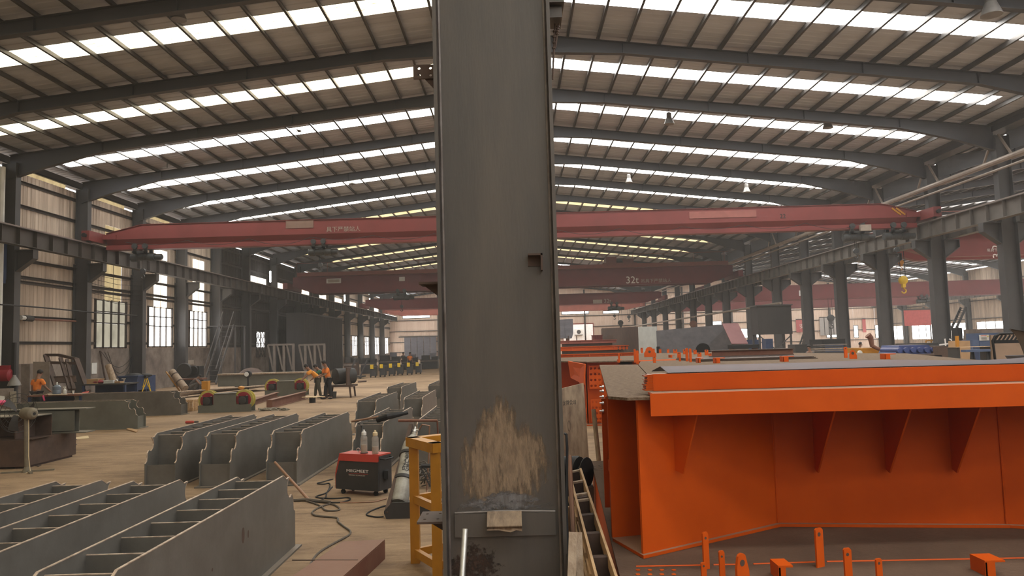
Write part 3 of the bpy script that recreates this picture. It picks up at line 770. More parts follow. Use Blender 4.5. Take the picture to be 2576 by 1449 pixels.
# double girder crane farther back
def double_girder(label, Y, zb, zt, x0=-21.5, x1=21.45, m=m_red, trolley=None, walk=True, group=None):
    t = thing('overhead_crane', label, 'overhead crane', (x0, Y, zb), 0, group)
    for k, yy in enumerate((Y-1.0, Y+1.0)):
        b = MB(); h = zt-zb
        pts = [(x0+.4, zb+h*.42), (x0+2.4, zb), (x1-2.4, zb), (x1-.4, zb+h*.42), (x1-.4, zt-.05), (x1-.8, zt), (x0+.8, zt), (x0+.4, zt-.05)]
        b.prism(pts, (0, yy-.25, 0), (1, 0, 0), (0, 0, 1), (0, .5, 0))
        b.box((x0+2.4, yy-.31, zb-.02), (x1-2.4, yy+.31, zb)).box((x0+.8, yy-.31, zt), (x1-.8, yy+.31, zt+.02))
        link('girder', b, m, t, smooth=False)
    if walk:
        w = MB().box((x0+1, Y-2.0, zt-.05), (x1-1, Y-1.25, zt+.32)); link('walkway', w, m_brownred, t, smooth=False)
        r = MB().tube([(x0+1, Y-2, zt+1.2), (x1-1, Y-2, zt+1.2)], .025, 6)
        for i in range(15): r.tube([(x0+1+i*2.9, Y-2, zt+.3), (x0+1+i*2.9, Y-2, zt+1.2)], .02, 5)
        link('walkway_railing', r, m_brownred, t)
    for s, x in ((-1, x0), (1, x1)):
        e = MB().box((x-.22, Y-2.4, 8.02), (x+.22, Y+2.4, 8.6)); c = link('end_carriage', e, m, t, smooth=False)
        for yy in (-2, 2): link('wheel', MB().lathe((x-.06, Y+yy, 8.13), (1, 0, 0), [(.17, 0), (.17, .12)], 14), m_hoist, c)
    if trolley is not None:
        b = MB().box((trolley-1.6, Y-1.3, zt+.05), (trolley+1.6, Y+1.3, zt+.5)).box((trolley-1.3, Y-1.0, zt+.5), (trolley-.3, Y+.8, zt+1.1)).box((trolley+.4, Y-.6, zt+.5), (trolley+1.4, Y+1.0, zt+.95))
        o = link('trolley', b, m_brownred, t, smooth=False)
        link('winch_drum', MB().lathe((trolley-.9, Y+.1, zt+.85), (1, 0, 0), [(.3, 0), (.34, .05), (.26, .1), (.26, 1.4), (.34, 1.45), (.3, 1.5)], 16), m_hoist, o)
    return t
c2 = double_girder('deep red double girder crane with a trolley on top, second of the red cranes', 73.3, 7.62, 9.25, trolley=10.3, m=m_red2)
p = AY(1574, 713, 72.05-.02); text('32t', c2, (p.x, 72.03, p.z), .95, m_whitepaint)
p = AY(1612, 711, 72); text('\u540a\u5177\u4e0b\u4e25\u7981\u7ad9\u4eba', c2, (p.x, 72.03, p.z), .42, m_pale)
p = AY(821, 713, 72.0); link('name_plate', MB().box((p.x, 72.01, p.z), (p.x+1.4, 72.04, p.z+.45)), m_white, c2)
p2_ = AY(825, 711, 72); link('name_plate_face', MB().box((p2_.x, 72.0, p.z+.08), (p2_.x+1.1, 72.01, p.z+.36)), m_pale, c2)
p = AY(1004, 707, 72); link('sign_plate', MB().box((p.x, 72.01, p.z), (p.x+.55, 72.04, p.z+.4)), m_white, c2)
c3 = double_girder('dark red double girder crane far down the bay, third of the red cranes', 108.5, 7.75, 9.2, walk=False, m=m_red2)
p = AY(1519, 762, 107.2); text('32t', c3, (p.x, 107.22, p.z), .8, m_pale)
p = AY(1492, 762, 107.2); link('name_plate', MB().box((p.x, 107.2, p.z-.1), (p.x+1.3, 107.24, p.z+.45)), m_pale, c3)
c4 = double_girder('farthest red crane of the main bay close to the end wall', 127, 7.6, 8.6, walk=False, m=m_redlight)
# cranes of the neighbouring bay
XA, XB = 22.95, XW2-1.4
c5 = double_girder('big red crane of the next bay framed by the two nearest right columns', 46.5, 6.75, 8.15, XA, XB)
p = AY(2527, 650, 45.2); text('3', c5, (p.x-.2, 45.22, p.z), .7, m_whitepaint, (0, 0, 1), (-1, 0, 0)); text('2', c5, (p.x-.2, 45.22, p.z+.5), .7, m_whitepaint, (0, 0, 1), (-1, 0, 0))
p = AY(2483, 633, 45.2); text('\u540a\u5177\u4e0b\u4e25\u7981\u7ad9\u4eba', c5, (p.x, 45.22, p.z), .22, m_whitepaint)
c6 = double_girder('red crane of the next bay seen low between the far right columns', 92, 6.7, 8.4, XA, XB, walk=False, m=m_red2)
p = AY(2010, 738, 90.7); link('name_plate', MB().box((p.x, 90.68, p.z-.3), (p.x+.9, 90.7, p.z+.35)), m_white, c6)
c7 = double_girder('red crane of the next bay farthest back above the windows', 121, 6.8, 8.3, XA, XB, walk=False, m=m_red2)

# hoists and hooks --------------------------------------------------------
def hoist(label, x, Y, z, n=1.0, hw=.285, box=None):
    t = thing('electric_hoist', label, 'hoist', (x, Y, z), 0)
    L_ = 1.5*n
    link('drum', MB().lathe((x-L_/2, Y, z), (1, 0, 0), [(.2*n, 0), (.26*n, .05), (.26*n, L_*.28), (.21*n, L_*.3), (.21*n, L_*.7), (.26*n, L_*.72), (.24*n, L_)], 16), m_hoist, t)
    link('motor', MB().lathe((x+L_/2, Y, z), (1, 0, 0), [(.17*n, 0), (.19*n, .05), (.19*n, .4*n), (.12*n, .46*n)], 14), m_hoist, t)
    b = MB()
    for s in (-.32, .32):
        for e_ in (-1, 1):
            b.box((x+s*n-.09, min(Y+e_*hw, Y+e_*(hw+.05)), z+.2*n), (x+s*n+.09, max(Y+e_*hw, Y+e_*(hw+.05)), z+.78*n))
            b.lathe((x+s*n, Y+e_*(hw+.03), z+.64*n), (0, e_, 0), [(.17*n, 0), (.17*n, .10)], 12)
        b.box((x+s*n-.09, Y-hw-.05, z+.20*n), (x+s*n+.09, Y+hw+.05, z+.26*n))
    for e_ in (-1, 1): b.box((x-.45*n, min(Y+e_*hw, Y+e_*(hw+.05)), z+.24*n), (x+.45*n, max(Y+e_*hw, Y+e_*(hw+.05)), z+.34*n))
    link('trolley_frame', b, m_hoist, t, smooth=False)
    if box: link('control_box', MB().box((x+.1, Y-.55*n, z+.32*n), (x+.66, Y-.37*n, z+.7*n)), m_pale, t)
    r = MB()
    for q in (-.05, .05): r.tube([(x+q, Y, z-.2*n), (x+q*.6, Y, z-.75*n)], .012, 5)
    link('wire_rope', r, m_black, t)
    hk = MB().lathe((x, Y-.06, z-.85*n), (0, 1, 0), [(.16*n, 0), (.16*n, .12)], 14)
    hk.tube([(x, Y, z-1.0*n)]+[(x+.11*n*math.sin(a), Y, z-1.2*n+.11*n*math.cos(a)) for a in [k*PI/8 for k in range(0, 13)]], .03*n, 6)
    link('hook_block', hk, m_hoist, t)
    return t
p = AY(360, 636, 39.3); hoist('dark electric hoist under the near crane beside the left wall', p.x, 39.3, 7.28, .85)
p = AY(805, 625, 39.3); hoist('blue-grey electric hoist under the middle of the near crane left of the front column', p.x, 39.3, 7.3, .8)
p = AY(2150, 582, 39.3); hoist('dark electric hoist with a pale control box under the right end of the near crane', p.x, 39.3, 7.28, .85, box=True)
p = AY(2252, 578, 39.3); hoist('dark electric hoist at the extreme right end of the near crane', p.x, 39.3, 7.28, .85)
p = AY(1010, 738, 72.3); hoist('hoist below the second crane near the front column', p.x, 72.3, 7.0, 1.0, .315)
p = AY(2322, 766, 91); hoist('hoist hanging in the next bay between right columns', p.x, 91, 6.05, 1.0, .315)
p = AY(1545, 776, 107.5); hoist('dark hoist below the third crane above the doorway', p.x, 107.5, 6.95, 1.2, .315)
def hanging_hook(label, px, py, Y, ztop, r=.3, m=m_hoist, drop=.9):
    p = AY(px, py, Y); t = thing('crane_hook', label, 'crane hook', (p.x, Y, p.z))
    ro = MB()
    for q in (-.6, .6): ro.tube([(p.x+q*r, Y, p.z+r*.6), (p.x+q*r*.8, Y, ztop)], .02, 5)
    link('wire_rope', ro, m_black, t)
    link('pulley_block', MB().lathe((p.x, Y-.12, p.z), (0, 1, 0), [(r*.7, 0), (r, .04), (r, .2), (r*.7, .24)], 18), m, t)
    h = MB().box((p.x-r*.35, Y-.1, p.z-r*1.7), (p.x+r*.35, Y+.1, p.z-r*.6))
    h.tube([(p.x, Y, p.z-r*1.6), (p.x, Y, p.z-r*2.0)]+[(p.x+r*.5*math.sin(a), Y, p.z-r*2.5+r*.5*math.cos(a)) for a in [k*PI/7 for k in range(0, 11)]], r*.16, 7)
    link('hook', h, m, t)
    return t
hanging_hook('dark crane hook block hanging over the big dark plate box', 1561, 812, 109.5, 7.8, .40)
hanging_hook('small dark crane hook to the upper right of the big hook block', 1582, 797, 126, 7.65, .28)
hanging_hook('rust brown hook block hanging before the blue-grey plate box', 1744, 815, 72.3, 7.7, .34, m_rustred)
hanging_hook('dark hook against the pale tarpaulin doorway in the next bay', 2090, 800, 91, 6.75, .42)
hanging_hook('yellow crane hook block hanging between the right columns', 2272, 705, 45.5, 7.3, .26, m_brightyellow)
hanging_hook('ochre upper pulley of the crane in the next bay', 2266, 660, 47.5, 7.3, .16, m_yellow)

# high-bay lamps ------------------------------------------------------------
def lamp(label, px, py, Y, r):
    p = AY(px, py, Y); t = thing('high_bay_lamp', label, 'ceiling lamp', (p.x, Y, p.z), 0, 'high bay lamps under the roof')
    zt = roofz(p.x)-.3
    link('hanger_rod', MB().tube([(p.x, Y, p.z+r*1.6), (p.x, Y, zt)], .014, 6), m_hoist, t)
    link('driver_housing', MB().lathe((p.x, Y, p.z+r*.55), (0, 0, 1), [(r*.45, 0), (r*.5, .05*r), (r*.5, r*.85), (r*.25, r*1.05)], 14), m_lamp, t)
    link('reflector', MB().lathe((p.x, Y, p.z-r*.75), (0, 0, 1), [(r*.98, 0), (r*1.0, .02), (r*.52, r*1.3), (r*.48, r*1.3)], 20), m_lamp, t)
for q in (('lamp hanging at the upper left corner of the roof', 450, 36, 23.0, .24), ('lamp hanging left of the front column below the second rafter', 745, 320, 36.5, .26), ('lamp beside the left end of the third skylight row', 421, 366, 38.5, .26),
          ('lamp hanging right of the front column under the third skylight row', 1683, 303, 34.5, .24), ('lamp at the middle of the right roof slope', 2082, 313, 34.5, .24),
          ('lamp in the top right corner of the roof', 2493, 20, 21.5, .30), ('small lamp above the near crane right of the front column', 1582, 453, 48.5, .24), ('small lamp on the right slope above the near crane', 1878, 477, 48.5, .25),
          ('small lamp left of the front column above the near crane', 886, 457, 48.0, .22), ('small lamp over the middle left of the near crane', 645, 492, 48.6, .24)):
    lamp('aluminium '+q[0], *q[1:])

# small flood lights on the dark left wall
for i, (px, py, Y) in enumerate(((680, 696, 66), (867, 748, 90), (930, 758, 104))):
    p = AX(px, py, -22.0)
    single('wall_tube_light', MB().lathe((p.x, p.y, p.z-.5), (0, 0, 1), [(.06, 0), (.09, .03), (.09, .95), (.06, 1.0)], 10), g_end, 'upright glowing tube light on the dark left wall, %s from the near end' % ORD[i], 'tube light', 'tube lights on the left wall')
# ================================================================== GREY END-TRUCK BOXES ON THE FLOOR
BL, BH, BW = 4.15, .82, .50
def half_profile():
    p = [(0, .0), (0, .37), (.055, .40), (.075, .53), (.12, .575), (.155, .56)]
    for k in range(7):
        a = -PI*.42+k*(PI*.80)/6
        p.append((.20+.115*math.cos(a)-.03, .665+.115*math.sin(a)))
    p += [(.30, .765), (.40, BH)]
    return p
hp = half_profile()
prof = hp+[(BL-x, z) for x, z in reversed(hp)]
def truck_box():
    t = thing('grey_box_beam', 'x', 'steel box beam', (0, 0, 0), 0, 'grey crane end beams on the floor')
    for s in (-1, 1):
        x = s*(BW/2-.007)
        link('side_plate', MB().prism(prof, (x-.007, 0, .02), (0, 1, 0), (0, 0, 1), (.014, 0, 0)), m_steel, t, smooth=False)
        e = MB()
        for a, c in zip(prof[1:-1], prof[2:-1]):
            e.bar((x, a[0], a[1]+.021), (x, c[0], c[1]+.021), .019, .006, (1, 0, 0) if abs(a[0]-c[0]) < 1e-4 else (0, 0, 1))
        link('cut_edge', e, m_edge, t, 'bare bright cut edge of the side plate', smooth=False)
    link('bottom_plate', MB().box((-BW/2-.06, -.05, 0), (BW/2+.06, BL+.05, .02)), m_steel, t)
    for i in range(8):
        y = .46+i*(BL-.92)/7
        z1 = .80 if i not in (0, 7) else .80
        link('diaphragm', MB().box((-BW/2+.014, y-.006, .02), (BW/2-.014, y+.006, z1)), m_steel, t)
        link('weld', MB().box((-BW/2+.014, y-.006, z1), (BW/2-.014, y+.007, z1+.006)), m_edge, t)
    for y in (.06, BL-.06):
        link('end_plate', MB().box((-BW/2+.014, y-.006, .02), (BW/2-.014, y+.006, .36)), m_steel, t)
    return t
proto = truck_box()
spots = [(-2.73, 4.35, 'nearest grey steel box beam, front right with stains on its side'),
         (-3.80, 4.28, 'grey steel box beam second from the right in the front row'),
         (-4.68, 4.40, 'grey steel box beam third from the right in the front row'),
         (-5.72, 4.15, 'grey steel box beam cut off by the left edge in the front row'),
         (-3.82, 12.35, 'grey steel box beam left of the red and black welder, a stick leaning in its end'),
         (-4.90, 12.35, 'middle grey steel box beam of the three left of the welder'),
         (-5.83, 12.45, 'leftmost grey steel box beam of the three left of the welder'),
         (-2.62, 13.2, 'grey steel box beam behind the welder with a welding gun across its top'),
         (-1.55, 13.4, 'grey steel box beam partly hidden behind the gas cylinder and the front column'),
         (-3.86, 19.3, 'grey steel box beam in the third row left of the front column'),
         (-2.72, 19.8, 'grey steel box beam in the third row touching the front column edge'),
         (-4.15, 25.6, 'grey steel box beam farthest back on the open floor'),
         (-2.85, 26.5, 'grey steel box beam at the back beside the front column')]
for i, (x, y, lab) in enumerate(spots):
    if i == 0:
        proto.location = (x, y, 0); proto['label'] = lab; o = proto
    else:
        o = dup(proto, (x, y, 0), random.uniform(-.012, .012), lab)
bb = proto   # stains on the nearest one
s = MB()
for (dy, zz, ry, rz_) in ((2.55, .52, .035, .07), (2.68, .50, .018, .035), (1.86, .42, .012, .014)):
    s.lathe((-2.73+BW/2+.0005, 4.35+dy, zz), (1, 0, 0), [(1.0, 0), (1.0, .0008)], 14)
    n = 28
    for q in s.v[-n:]:
        q.y = 4.35+dy+(q.y-4.35-dy)*ry; q.z = zz+(q.z-zz)*rz_
link('oil_stain', s, m_darkrust, proto)

# ------------------------------------------------------------------ big front column
col = thing('standing_steel_column', 'tall dark steel H column standing upright in the middle of the picture', 'steel column', (-.10, 5.2, 0))
XC0, XC1 = -.50, .30
Yc = 5.0
b = MB().box((XC0+.02, Yc+.06, 0), (XC1-.02, Yc+.075, 6.2)); link('web', b, m_column, col, smooth=False)
for xx in (XC0, XC1-.024):
    link('flange', MB().box((xx, Yc-.02, 0), (xx+.024, Yc+.42, 6.2)), m_column, col, smooth=False)
link('weld_bead', MB().tube([(XC0+.035, Yc+.055, 0), (XC0+.035, Yc+.055, 6.2)], .012, 6).tube([(XC1-.035, Yc+.055, 0), (XC1-.035, Yc+.055, 6.2)], .012, 6), m_coltop, col)
link('base_plate', MB().box((XC0-.1, Yc-.12, 0), (XC1+.1, Yc+.55, .03)), m_column, col)
# cover plate near the foot with a bent clip
a = AY(1145, 1352, Yc+.04); c = AY(1397, 1287, Yc+.04)
link('cover_plate', MB().box((a.x, Yc+.035, a.z), (c.x, Yc+.06, c.z+.0)), m_column, col)
link('cover_weld', MB().tube([(a.x, Yc+.05, c.z+.005), ((a.x+c.x)/2, Yc+.045, c.z+.012), (c.x, Yc+.05, c.z)], .009, 6), m_coltop, col)
q0 = AY(1226, 1322, Yc); q1 = AY(1312, 1287, Yc)
cl = MB(); rows = []
for i in range(8):
    t = i/7; yy = Yc+.03-.11*math.sin(t*1.5); zz = q1.z-(q1.z-q0.z)*t*1.15
    rows.append([(q0.x+(q1.x-q0.x)*k/6, yy, zz-(.03*max(0, k-2)/4 if i == 7 else 0)+(.02 if k > 4 and i == 7 else 0)) for k in range(7)])
vs = [p for r in rows for p in r]; n_ = len(vs); vs += [(p[0], p[1]+.008, p[2]-.004) for p in vs]
fs = []
for i in range(7):
    for k in range(6):
        q = i*7+k; fs += [(q, q+7, q+8, q+1), (n_+q, n_+q+1, n_+q+8, n_+q+7)]
for k in range(6): fs += [(42+k, n_+42+k, n_+43+k, 43+k), (k, k+1, n_+k+1, n_+k)]
for i in range(7): fs += [(i*7, n_+i*7, n_+i*7+7, i*7+7), (i*7+6, i*7+13, n_+i*7+13, n_+i*7+6)]
link('bent_clip', cl.add(vs, fs), m_clay, col, 'dust covered curled steel clip')
# scraped mud streak: an irregular skim of dried mud stuck to the web
a, c = AY(1128, 1290, Yc+.058), AY(1400, 985, Yc+.058)
cx_, cz_ = (a.x+c.x)/2+.10, (a.z+c.z)/2
m_mud = smear('mud_smear', (0.30, 0.225, 0.155), (0.15, 0.11, 0.08), (cx_, cz_-.02), ((c.x-a.x)*.42, (c.z-a.z)*.50), .37)
link('mud_streak', MB().box((a.x, Yc+.0585, a.z), (c.x, Yc+.0598, c.z)), m_mud, col, 'dried pale mud scraped over the lower web', smooth=False)
a, c = AY(1140, 1288, Yc+.058), AY(1400, 1225, Yc+.058)
m_prim = smear('primer_smear', (0.20, 0.195, 0.20), (0.12, 0.11, 0.105), ((a.x+c.x)/2+.10, (a.z+c.z)/2-.01), ((c.x-a.x)*.44, (c.z-a.z)*.5), .42, (4, 1, 8), 2.5)
link('primer_smear', MB().box((a.x, Yc+.0572, a.z), (c.x, Yc+.0584, c.z)), m_prim, col, 'grey primer smear above the cover plate', smooth=False)
a, c = AY(1125, 1449, Yc+.058), AY(1330, 1330, Yc+.058)
m_rst = smear('rust_bloom', (0.055, 0.042, 0.036), (0.10, 0.06, 0.045), ((a.x+c.x)/2+.02, (a.z+c.z)/2-.06), ((c.x-a.x)*.45, (c.z-a.z)*.6), .46, (3, 1, 3), 4)
link('rust_bloom', MB().box((a.x, Yc+.0590, a.z-.1), (c.x, Yc+.0599, c.z)), m_rst, col, 'dark flaking rust near the foot', smooth=False)
# angle clip on the web
a = AY(1329, 668, Yc); c = AY(1364, 638, Yc)
k = MB().box((a.x, Yc-.03, c.z-.012), (c.x, Yc+.06, c.z)).box((c.x-.012, Yc-.03, a.z-.035), (c.x, Yc+.06, c.z)).box((a.x, Yc+.05, a.z), (c.x, Yc+.062, c.z))
link('angle_clip', k, m_darkrust, col, 'small dark angle clip welded on the web', smooth=False)
# side brackets
def side_bracket(px_out, py_t, py_b, holes=True, side=-1, Y=Yc+.2, name='gusset_bracket', deep=.11):
    xo = AY(px_out, py_t, Y); zb = AY(px_out, py_b, Y).z; xi = XC0 if side < 0 else XC1
    w = abs(xi-xo.x); t = MB()
    nx = 2; t.holes((min(xi, xo.x), Y-deep, xo.z), (1, 0, 0), (0, 1, 0), 2, 2, w/2, deep, .011, -.014)
    o = link(name, t, m_darkrust, col, smooth=False)
    g = MB().prism([(xi, xo.z-.014), (xo.x-side*w*.15, xo.z-.014), (xi, zb)], (0, Y-.006, 0), (1, 0, 0), (0, 0, 1), (0, .012, 0))
    link('gusset', g, m_darkrust, o, smooth=False)
side_bracket(1058, 713, 752)
side_bracket(1056, 1300, 1340, deep=.16)
# punched plate bracket high on the left
p = AY(1040, 165, Yc+.2); q = AY(1052, 200, Yc+.2)
pl = MB().holes((p.x, Yc+.2, q.z), (1, 0, 0), (0, 0, 1), 2, 2, (XC0-p.x)/2, (p.z-q.z)/2, .011, .014)
bk = link('punched_bracket', pl, m_darkrust, col, 'dark plate bracket with bolt holes', smooth=False)
link('gusset', MB().prism([(XC0, q.z), (p.x+.08, q.z), (XC0, q.z-.09)], (0, Yc+.2, 0), (1, 0, 0), (0, 0, 1), (0, .014, 0)), m_darkrust, bk, smooth=False)
# bracket and hanger rods on the right side at the top
p = AY(1416, 28, Yc+.3); q = AY(1412, 58, Yc+.3)
rb = link('top_bracket', MB().box((XC1, Yc+.15, p.z), (p.x, Yc+.4, p.z+.3)).box((XC1, Yc+.2, q.z), (q.x, Yc+.4, p.z-.01)), m_column, col, smooth=False)
rd = MB()
for px, pb in ((1396, 200), (1405, 120)):
    a = AY(px, 60, Yc+.3); c = AY(px-8 if px > 1400 else px-6, pb, Yc+.3); rd.tube([a, c], .007, 7)
    for j in range(4): rd.lathe(a.lerp(c, .15+.1*j), (0, 0, 1), [(.013, 0), (.013, .012)], 6)
link('threaded_rod', rd, m_darkrust, rb)

# galvanised tube leaning on the column foot
a = AY(1170, 1333, 4.85); c = Vector((a.x-.05, 4.45, .02))
d = AY(1163, 1449, 4.72)
end = a+(d-a)*((a.z-.03)/(a.z-d.z))
tb = thing('galvanised_tube', 'shiny galvanised tube leaning against the foot of the front column', 'steel tube', end)
link('tube', MB().tube([end, a], .0185, 14), m_galv, tb)
link('tube_end', MB().tube([a+(a-end).normalized()*.001, a+(a-end).normalized()*.003], .019, 14), m_white, tb)

# ------------------------------------------------------------------ yellow stand
st = thing('yellow_stand', 'tall ochre yellow steel stand of square tube left of the front column', 'stand', (-.78, 7.6, 0))
Zt = 1.25; x0, x1, y0, y1 = -1.01, -.50, 7.5, 8.35
a = AY(1040, 1112, 7.55); Zt = a.z+.02
xl = AY(1043, 1300, 7.75).x; xr_ = AY(1100, 1300, 7.35).x
LEG = [(xl, 7.78), (xr_, 7.30), (xl+.50, 8.15), (xr_+.5, 7.66)]
for (x, y) in LEG:
    link('leg', MB().box((x-.045, y-.045, 0), (x+.045, y+.045, Zt-.08)), m_yellow, st, smooth=False)
t = MB()
order = [LEG[0], LEG[1], LEG[3], LEG[2]]
for i in range(4):
    p, q = order[i], order[(i+1) % 4]; d = (Vector((*q, 0))-Vector((*p, 0))).normalized()*.06
    t.bar((p[0]-d.x, p[1]-d.y, Zt-.045), (q[0]+d.x, q[1]+d.y, Zt-.045), .12, .09)
link('top_frame', t, m_yellow, st, smooth=False)
for z in (.63, .10):
    r = MB()
    for i in range(4):
        p, q = order[i], order[(i+1) % 4]; r.bar((*p, z), (*q, z), .05, .075)
    link('cross_rail', r, m_yellow, st, smooth=False)

# gas cylinder and its tray --------------------------------------------------
A0 = G(968, 1306); A1 = G(1118, 1310)
tr = thing('cylinder_cart', 'dark steel cylinder cart tray lying under the grey gas cylinder', 'cylinder cart', ((A0.x+A1.x)/2, A0.y, 0))
b = MB()
yb = A0.y+.02
top = AY(1040, 1060, 12.4)
xl, xr = A0.x+.02, A1.x
b.box((xl, yb, .01), (xr+.35, yb+1.0, .03)).box((xr+.33, yb, 0), (xr+.35, yb+1.0, .22))
link('tray_floor', b, m_darkgrey, tr, smooth=False)
fz = .20
link('tray_front', MB().prism([(xl-.03, 0.07), (xl+.0, 0.0), (xr+.35, 0), (xr+.35, fz), (xl+.07, fz), (xl-.03, .10)], (0, yb-.02, 0), (1, 0, 0), (0, 0, 1), (0, .02, 0)), m_darkgrey, tr, smooth=False)
foot = AY(1003, 1282, yb+.18); head = AY(1040, 1095, yb+.95)
foot.z = .15
ax = (head-foot)
rail = MB()
rail.bar((xl, yb, .06), AY(1035, 1070, yb+1.05), .05, .07)
link('side_rail', rail, m_darkrust, tr, smooth=False)
hb = AY(1002, 1058, yb+1.1); hc = AY(1100, 1058, yb+1.1)
link('handle_bar', MB().tube([hb, hc], .02, 8).tube([hc, hc+V(0, .2, -.9)], .012, 6), m_rustred, tr)
cy_ = thing('gas_cylinder', 'scuffed grey carbon dioxide gas cylinder leaning back in the tray', 'gas cylinder', foot)
Lc = ax.length; axn = ax.normalized(); R_ = .118
link('body', MB().lathe(foot, axn, [(R_*.85, 0), (R_, .03), (R_, Lc*.78), (R_*.93, Lc*.86), (R_*.72, Lc*.93), (R_*.42, Lc*.985), (R_*.30, Lc*1.0), (R_*.30, Lc*1.03)], 28), m_gas, cy_)
vv = foot+axn*(Lc*1.03)
v1 = MB().lathe(vv, axn, [(.024, 0), (.034, .01), (.034, .05), (.018, .06), (.018, .11)], 12); v1.tube([vv+axn*.06-V(.05, 0, 0), vv+axn*.06+V(.06, 0, 0)], .016, 8)
link('valve', v1, m_galv, cy_)
hs = link('hose', MB().tube([vv+axn*.06+V(.06, 0, 0), vv+V(.12, .0, .12), vv+V(.22, .02, .10), vv+V(.20, .05, -.3), vv+V(.16, .05, -.8), vv+V(.22, -.1, -1.0)], .012, 7), m_copper, cy_)
for f in (.30, .66):
    link('clamp_band', MB().lathe(foot+axn*(Lc*f), axn, [(R_+.012, 0), (R_+.016, .004), (R_+.016, .045), (R_+.012, .05)], 28), m_darkgrey, cy_)
# lettering wraps the visible side
tx = (Vector((0, EYE, 0))*0+V(0, 0, EYE)-head); side = axn.cross(tx).normalized(); nrm = side.cross(axn).normalized()
if nrm.y > 0: nrm = -nrm
uu = axn.cross(nrm).normalized()
if uu.x < 0: uu = -uu
for i, ch in enumerate('\u4e8c\u6c27\u5316\u78b3'):
    pp = foot+axn*(Lc*(.615-.088*i+.04))+nrm*(R_+.002)+uu*(-.012)
    text(ch, cy_, pp-uu*.05, .13, m_blacktext, uu, axn, off=.0, ext=.0005)

# welder ---------------------------------------------------------------------
w0 = G(845, 1242); w1 = G(952, 1250)
wd_ = thing('welding_machine', 'red and black welding machine box on small castors', 'welding machine', ((w0.x+w1.x)/2, w0.y, 0), 0)
u = (w1-w0); wl = u.length; u.normalize(); n = V(-u.y, u.x, 0)   # n points away from the camera
def WP(a, d, z): return w0+u*a+n*d+V(0, 0, z)
H0, H1, D = .075, .60, .34
sidep = [(.0, H0), (wl, H0), (wl, H1-.10), (.075, H1-.10), (.0, H1-.34)]
link('side_panel', MB().prism([(p[0], p[1]) for p in sidep], w0, u, (0, 0, 1), n*.02), m_darkgrey, wd_, smooth=False)
link('far_side_panel', MB().prism([(p[0], p[1]) for p in sidep], w0+n*(D-.02), u, (0, 0, 1), n*.02), m_darkgrey, wd_, smooth=False)
link('red_shell', MB().prism([(.02, H0+.01), (wl-.02, H0+.01), (wl-.0, H1-.10), (wl, H1), (.06, H1), (-.02, H1-.30), (-.02, H0+.01)], w0+n*.015, u, (0, 0, 1), n*(D-.03)), m_machred, wd_, 'red front and top shell', smooth=False)
link('top_cover', MB().quad(WP(.075, -.004, H1-.105), WP(wl, -.004, H1-.105), WP(wl-.0, .012, H1), WP(.065, .012, H1), .006), m_machred, wd_, smooth=False)
link('rear_panel', MB().quad(WP(wl+.001, .02, H0), WP(wl+.001, D-.02, H0), WP(wl+.001, D-.02, H1-.02), WP(wl+.001, .02, H1-.02), .004), m_darkgrey, wd_)
hh = MB().tube([WP(wl+.005, .05, H1-.06), WP(wl+.07, .06, H1-.07), WP(wl+.07, D-.06, H1-.07), WP(wl+.005, D-.05, H1-.06)], .013, 8); hh.cbox(WP(wl+.03, .17, .30), (.06, .12, .12))
link('rear_handle', hh, m_black, wd_)
for a_ in (.10, wl-.08):
    for d_ in (.05, D-.05):
        link('castor', MB().lathe(WP(a_, d_-.012, .035), n, [(.035, 0), (.035, .025)], 12).cbox(WP(a_, d_, .066), (.03, .03, .03)), m_black, wd_)
link('lifting_eye', MB().tube([WP(.27, .2, H1+.035)+V(.025*math.cos(k*PI/6), 0, .025*math.sin(k*PI/6)) for k in range(12)], .006, 6, closed=True).tube([WP(.27, .2, H1), WP(.27, .2, H1+.012)], .008, 6), m_galv, wd_)
text('MEGMEET', wd_, WP(.20, -.002, .335), .058, m_whitepaint, u, (0, 0, 1), off=.003, sx=1.6)
link('underline', MB().quad(WP(.24, -.003, .312), WP(.60, -.003, .312), WP(.60, -.003, .318), WP(.24, -.003, .318), .001), m_machred, wd_)
text('WELDING TECHNOLOGY', wd_, WP(.245, -.002, .283), .026, m_pale, u, (0, 0, 1), off=.003)
for i, (a_, d_, nm, lab) in enumerate(((.44, .12, 0, 'clear plastic bottle with a white cap standing left on the welder'), (.66, .10, 1, 'clear plastic bottle with a cream cap half full standing right on the welder'))):
    b0 = WP(a_, d_, H1+.001)
    bt = thing('plastic_bottle', lab, 'bottle', b0, 0, 'bottles on the welder')
    link('body', MB().lathe(b0, Z, [(.045, 0), (.052, .01), (.052, .16), (.045, .18), (.052, .20), (.05, .235), (.030, .265), (.028, .27)], 18), m_bottle, bt)
    link('water', MB().lathe(b0+V(0, 0, .005), Z, [(.044, 0), (.046, .01), (.046, .10 if i else .12)], 16), m_tea, bt)
    link('cap', MB().lathe(b0+V(0, 0, .268), Z, [(.036, 0), (.038, .01), (.036, .045), (.018, .055), (.015, .08)], 14), m_white if i == 0 else m_cream, bt)
    if i == 0: link('base_ring', MB().lathe(b0, Z, [(.058, 0), (.058, .012)], 18), m_darkgrey, bt)

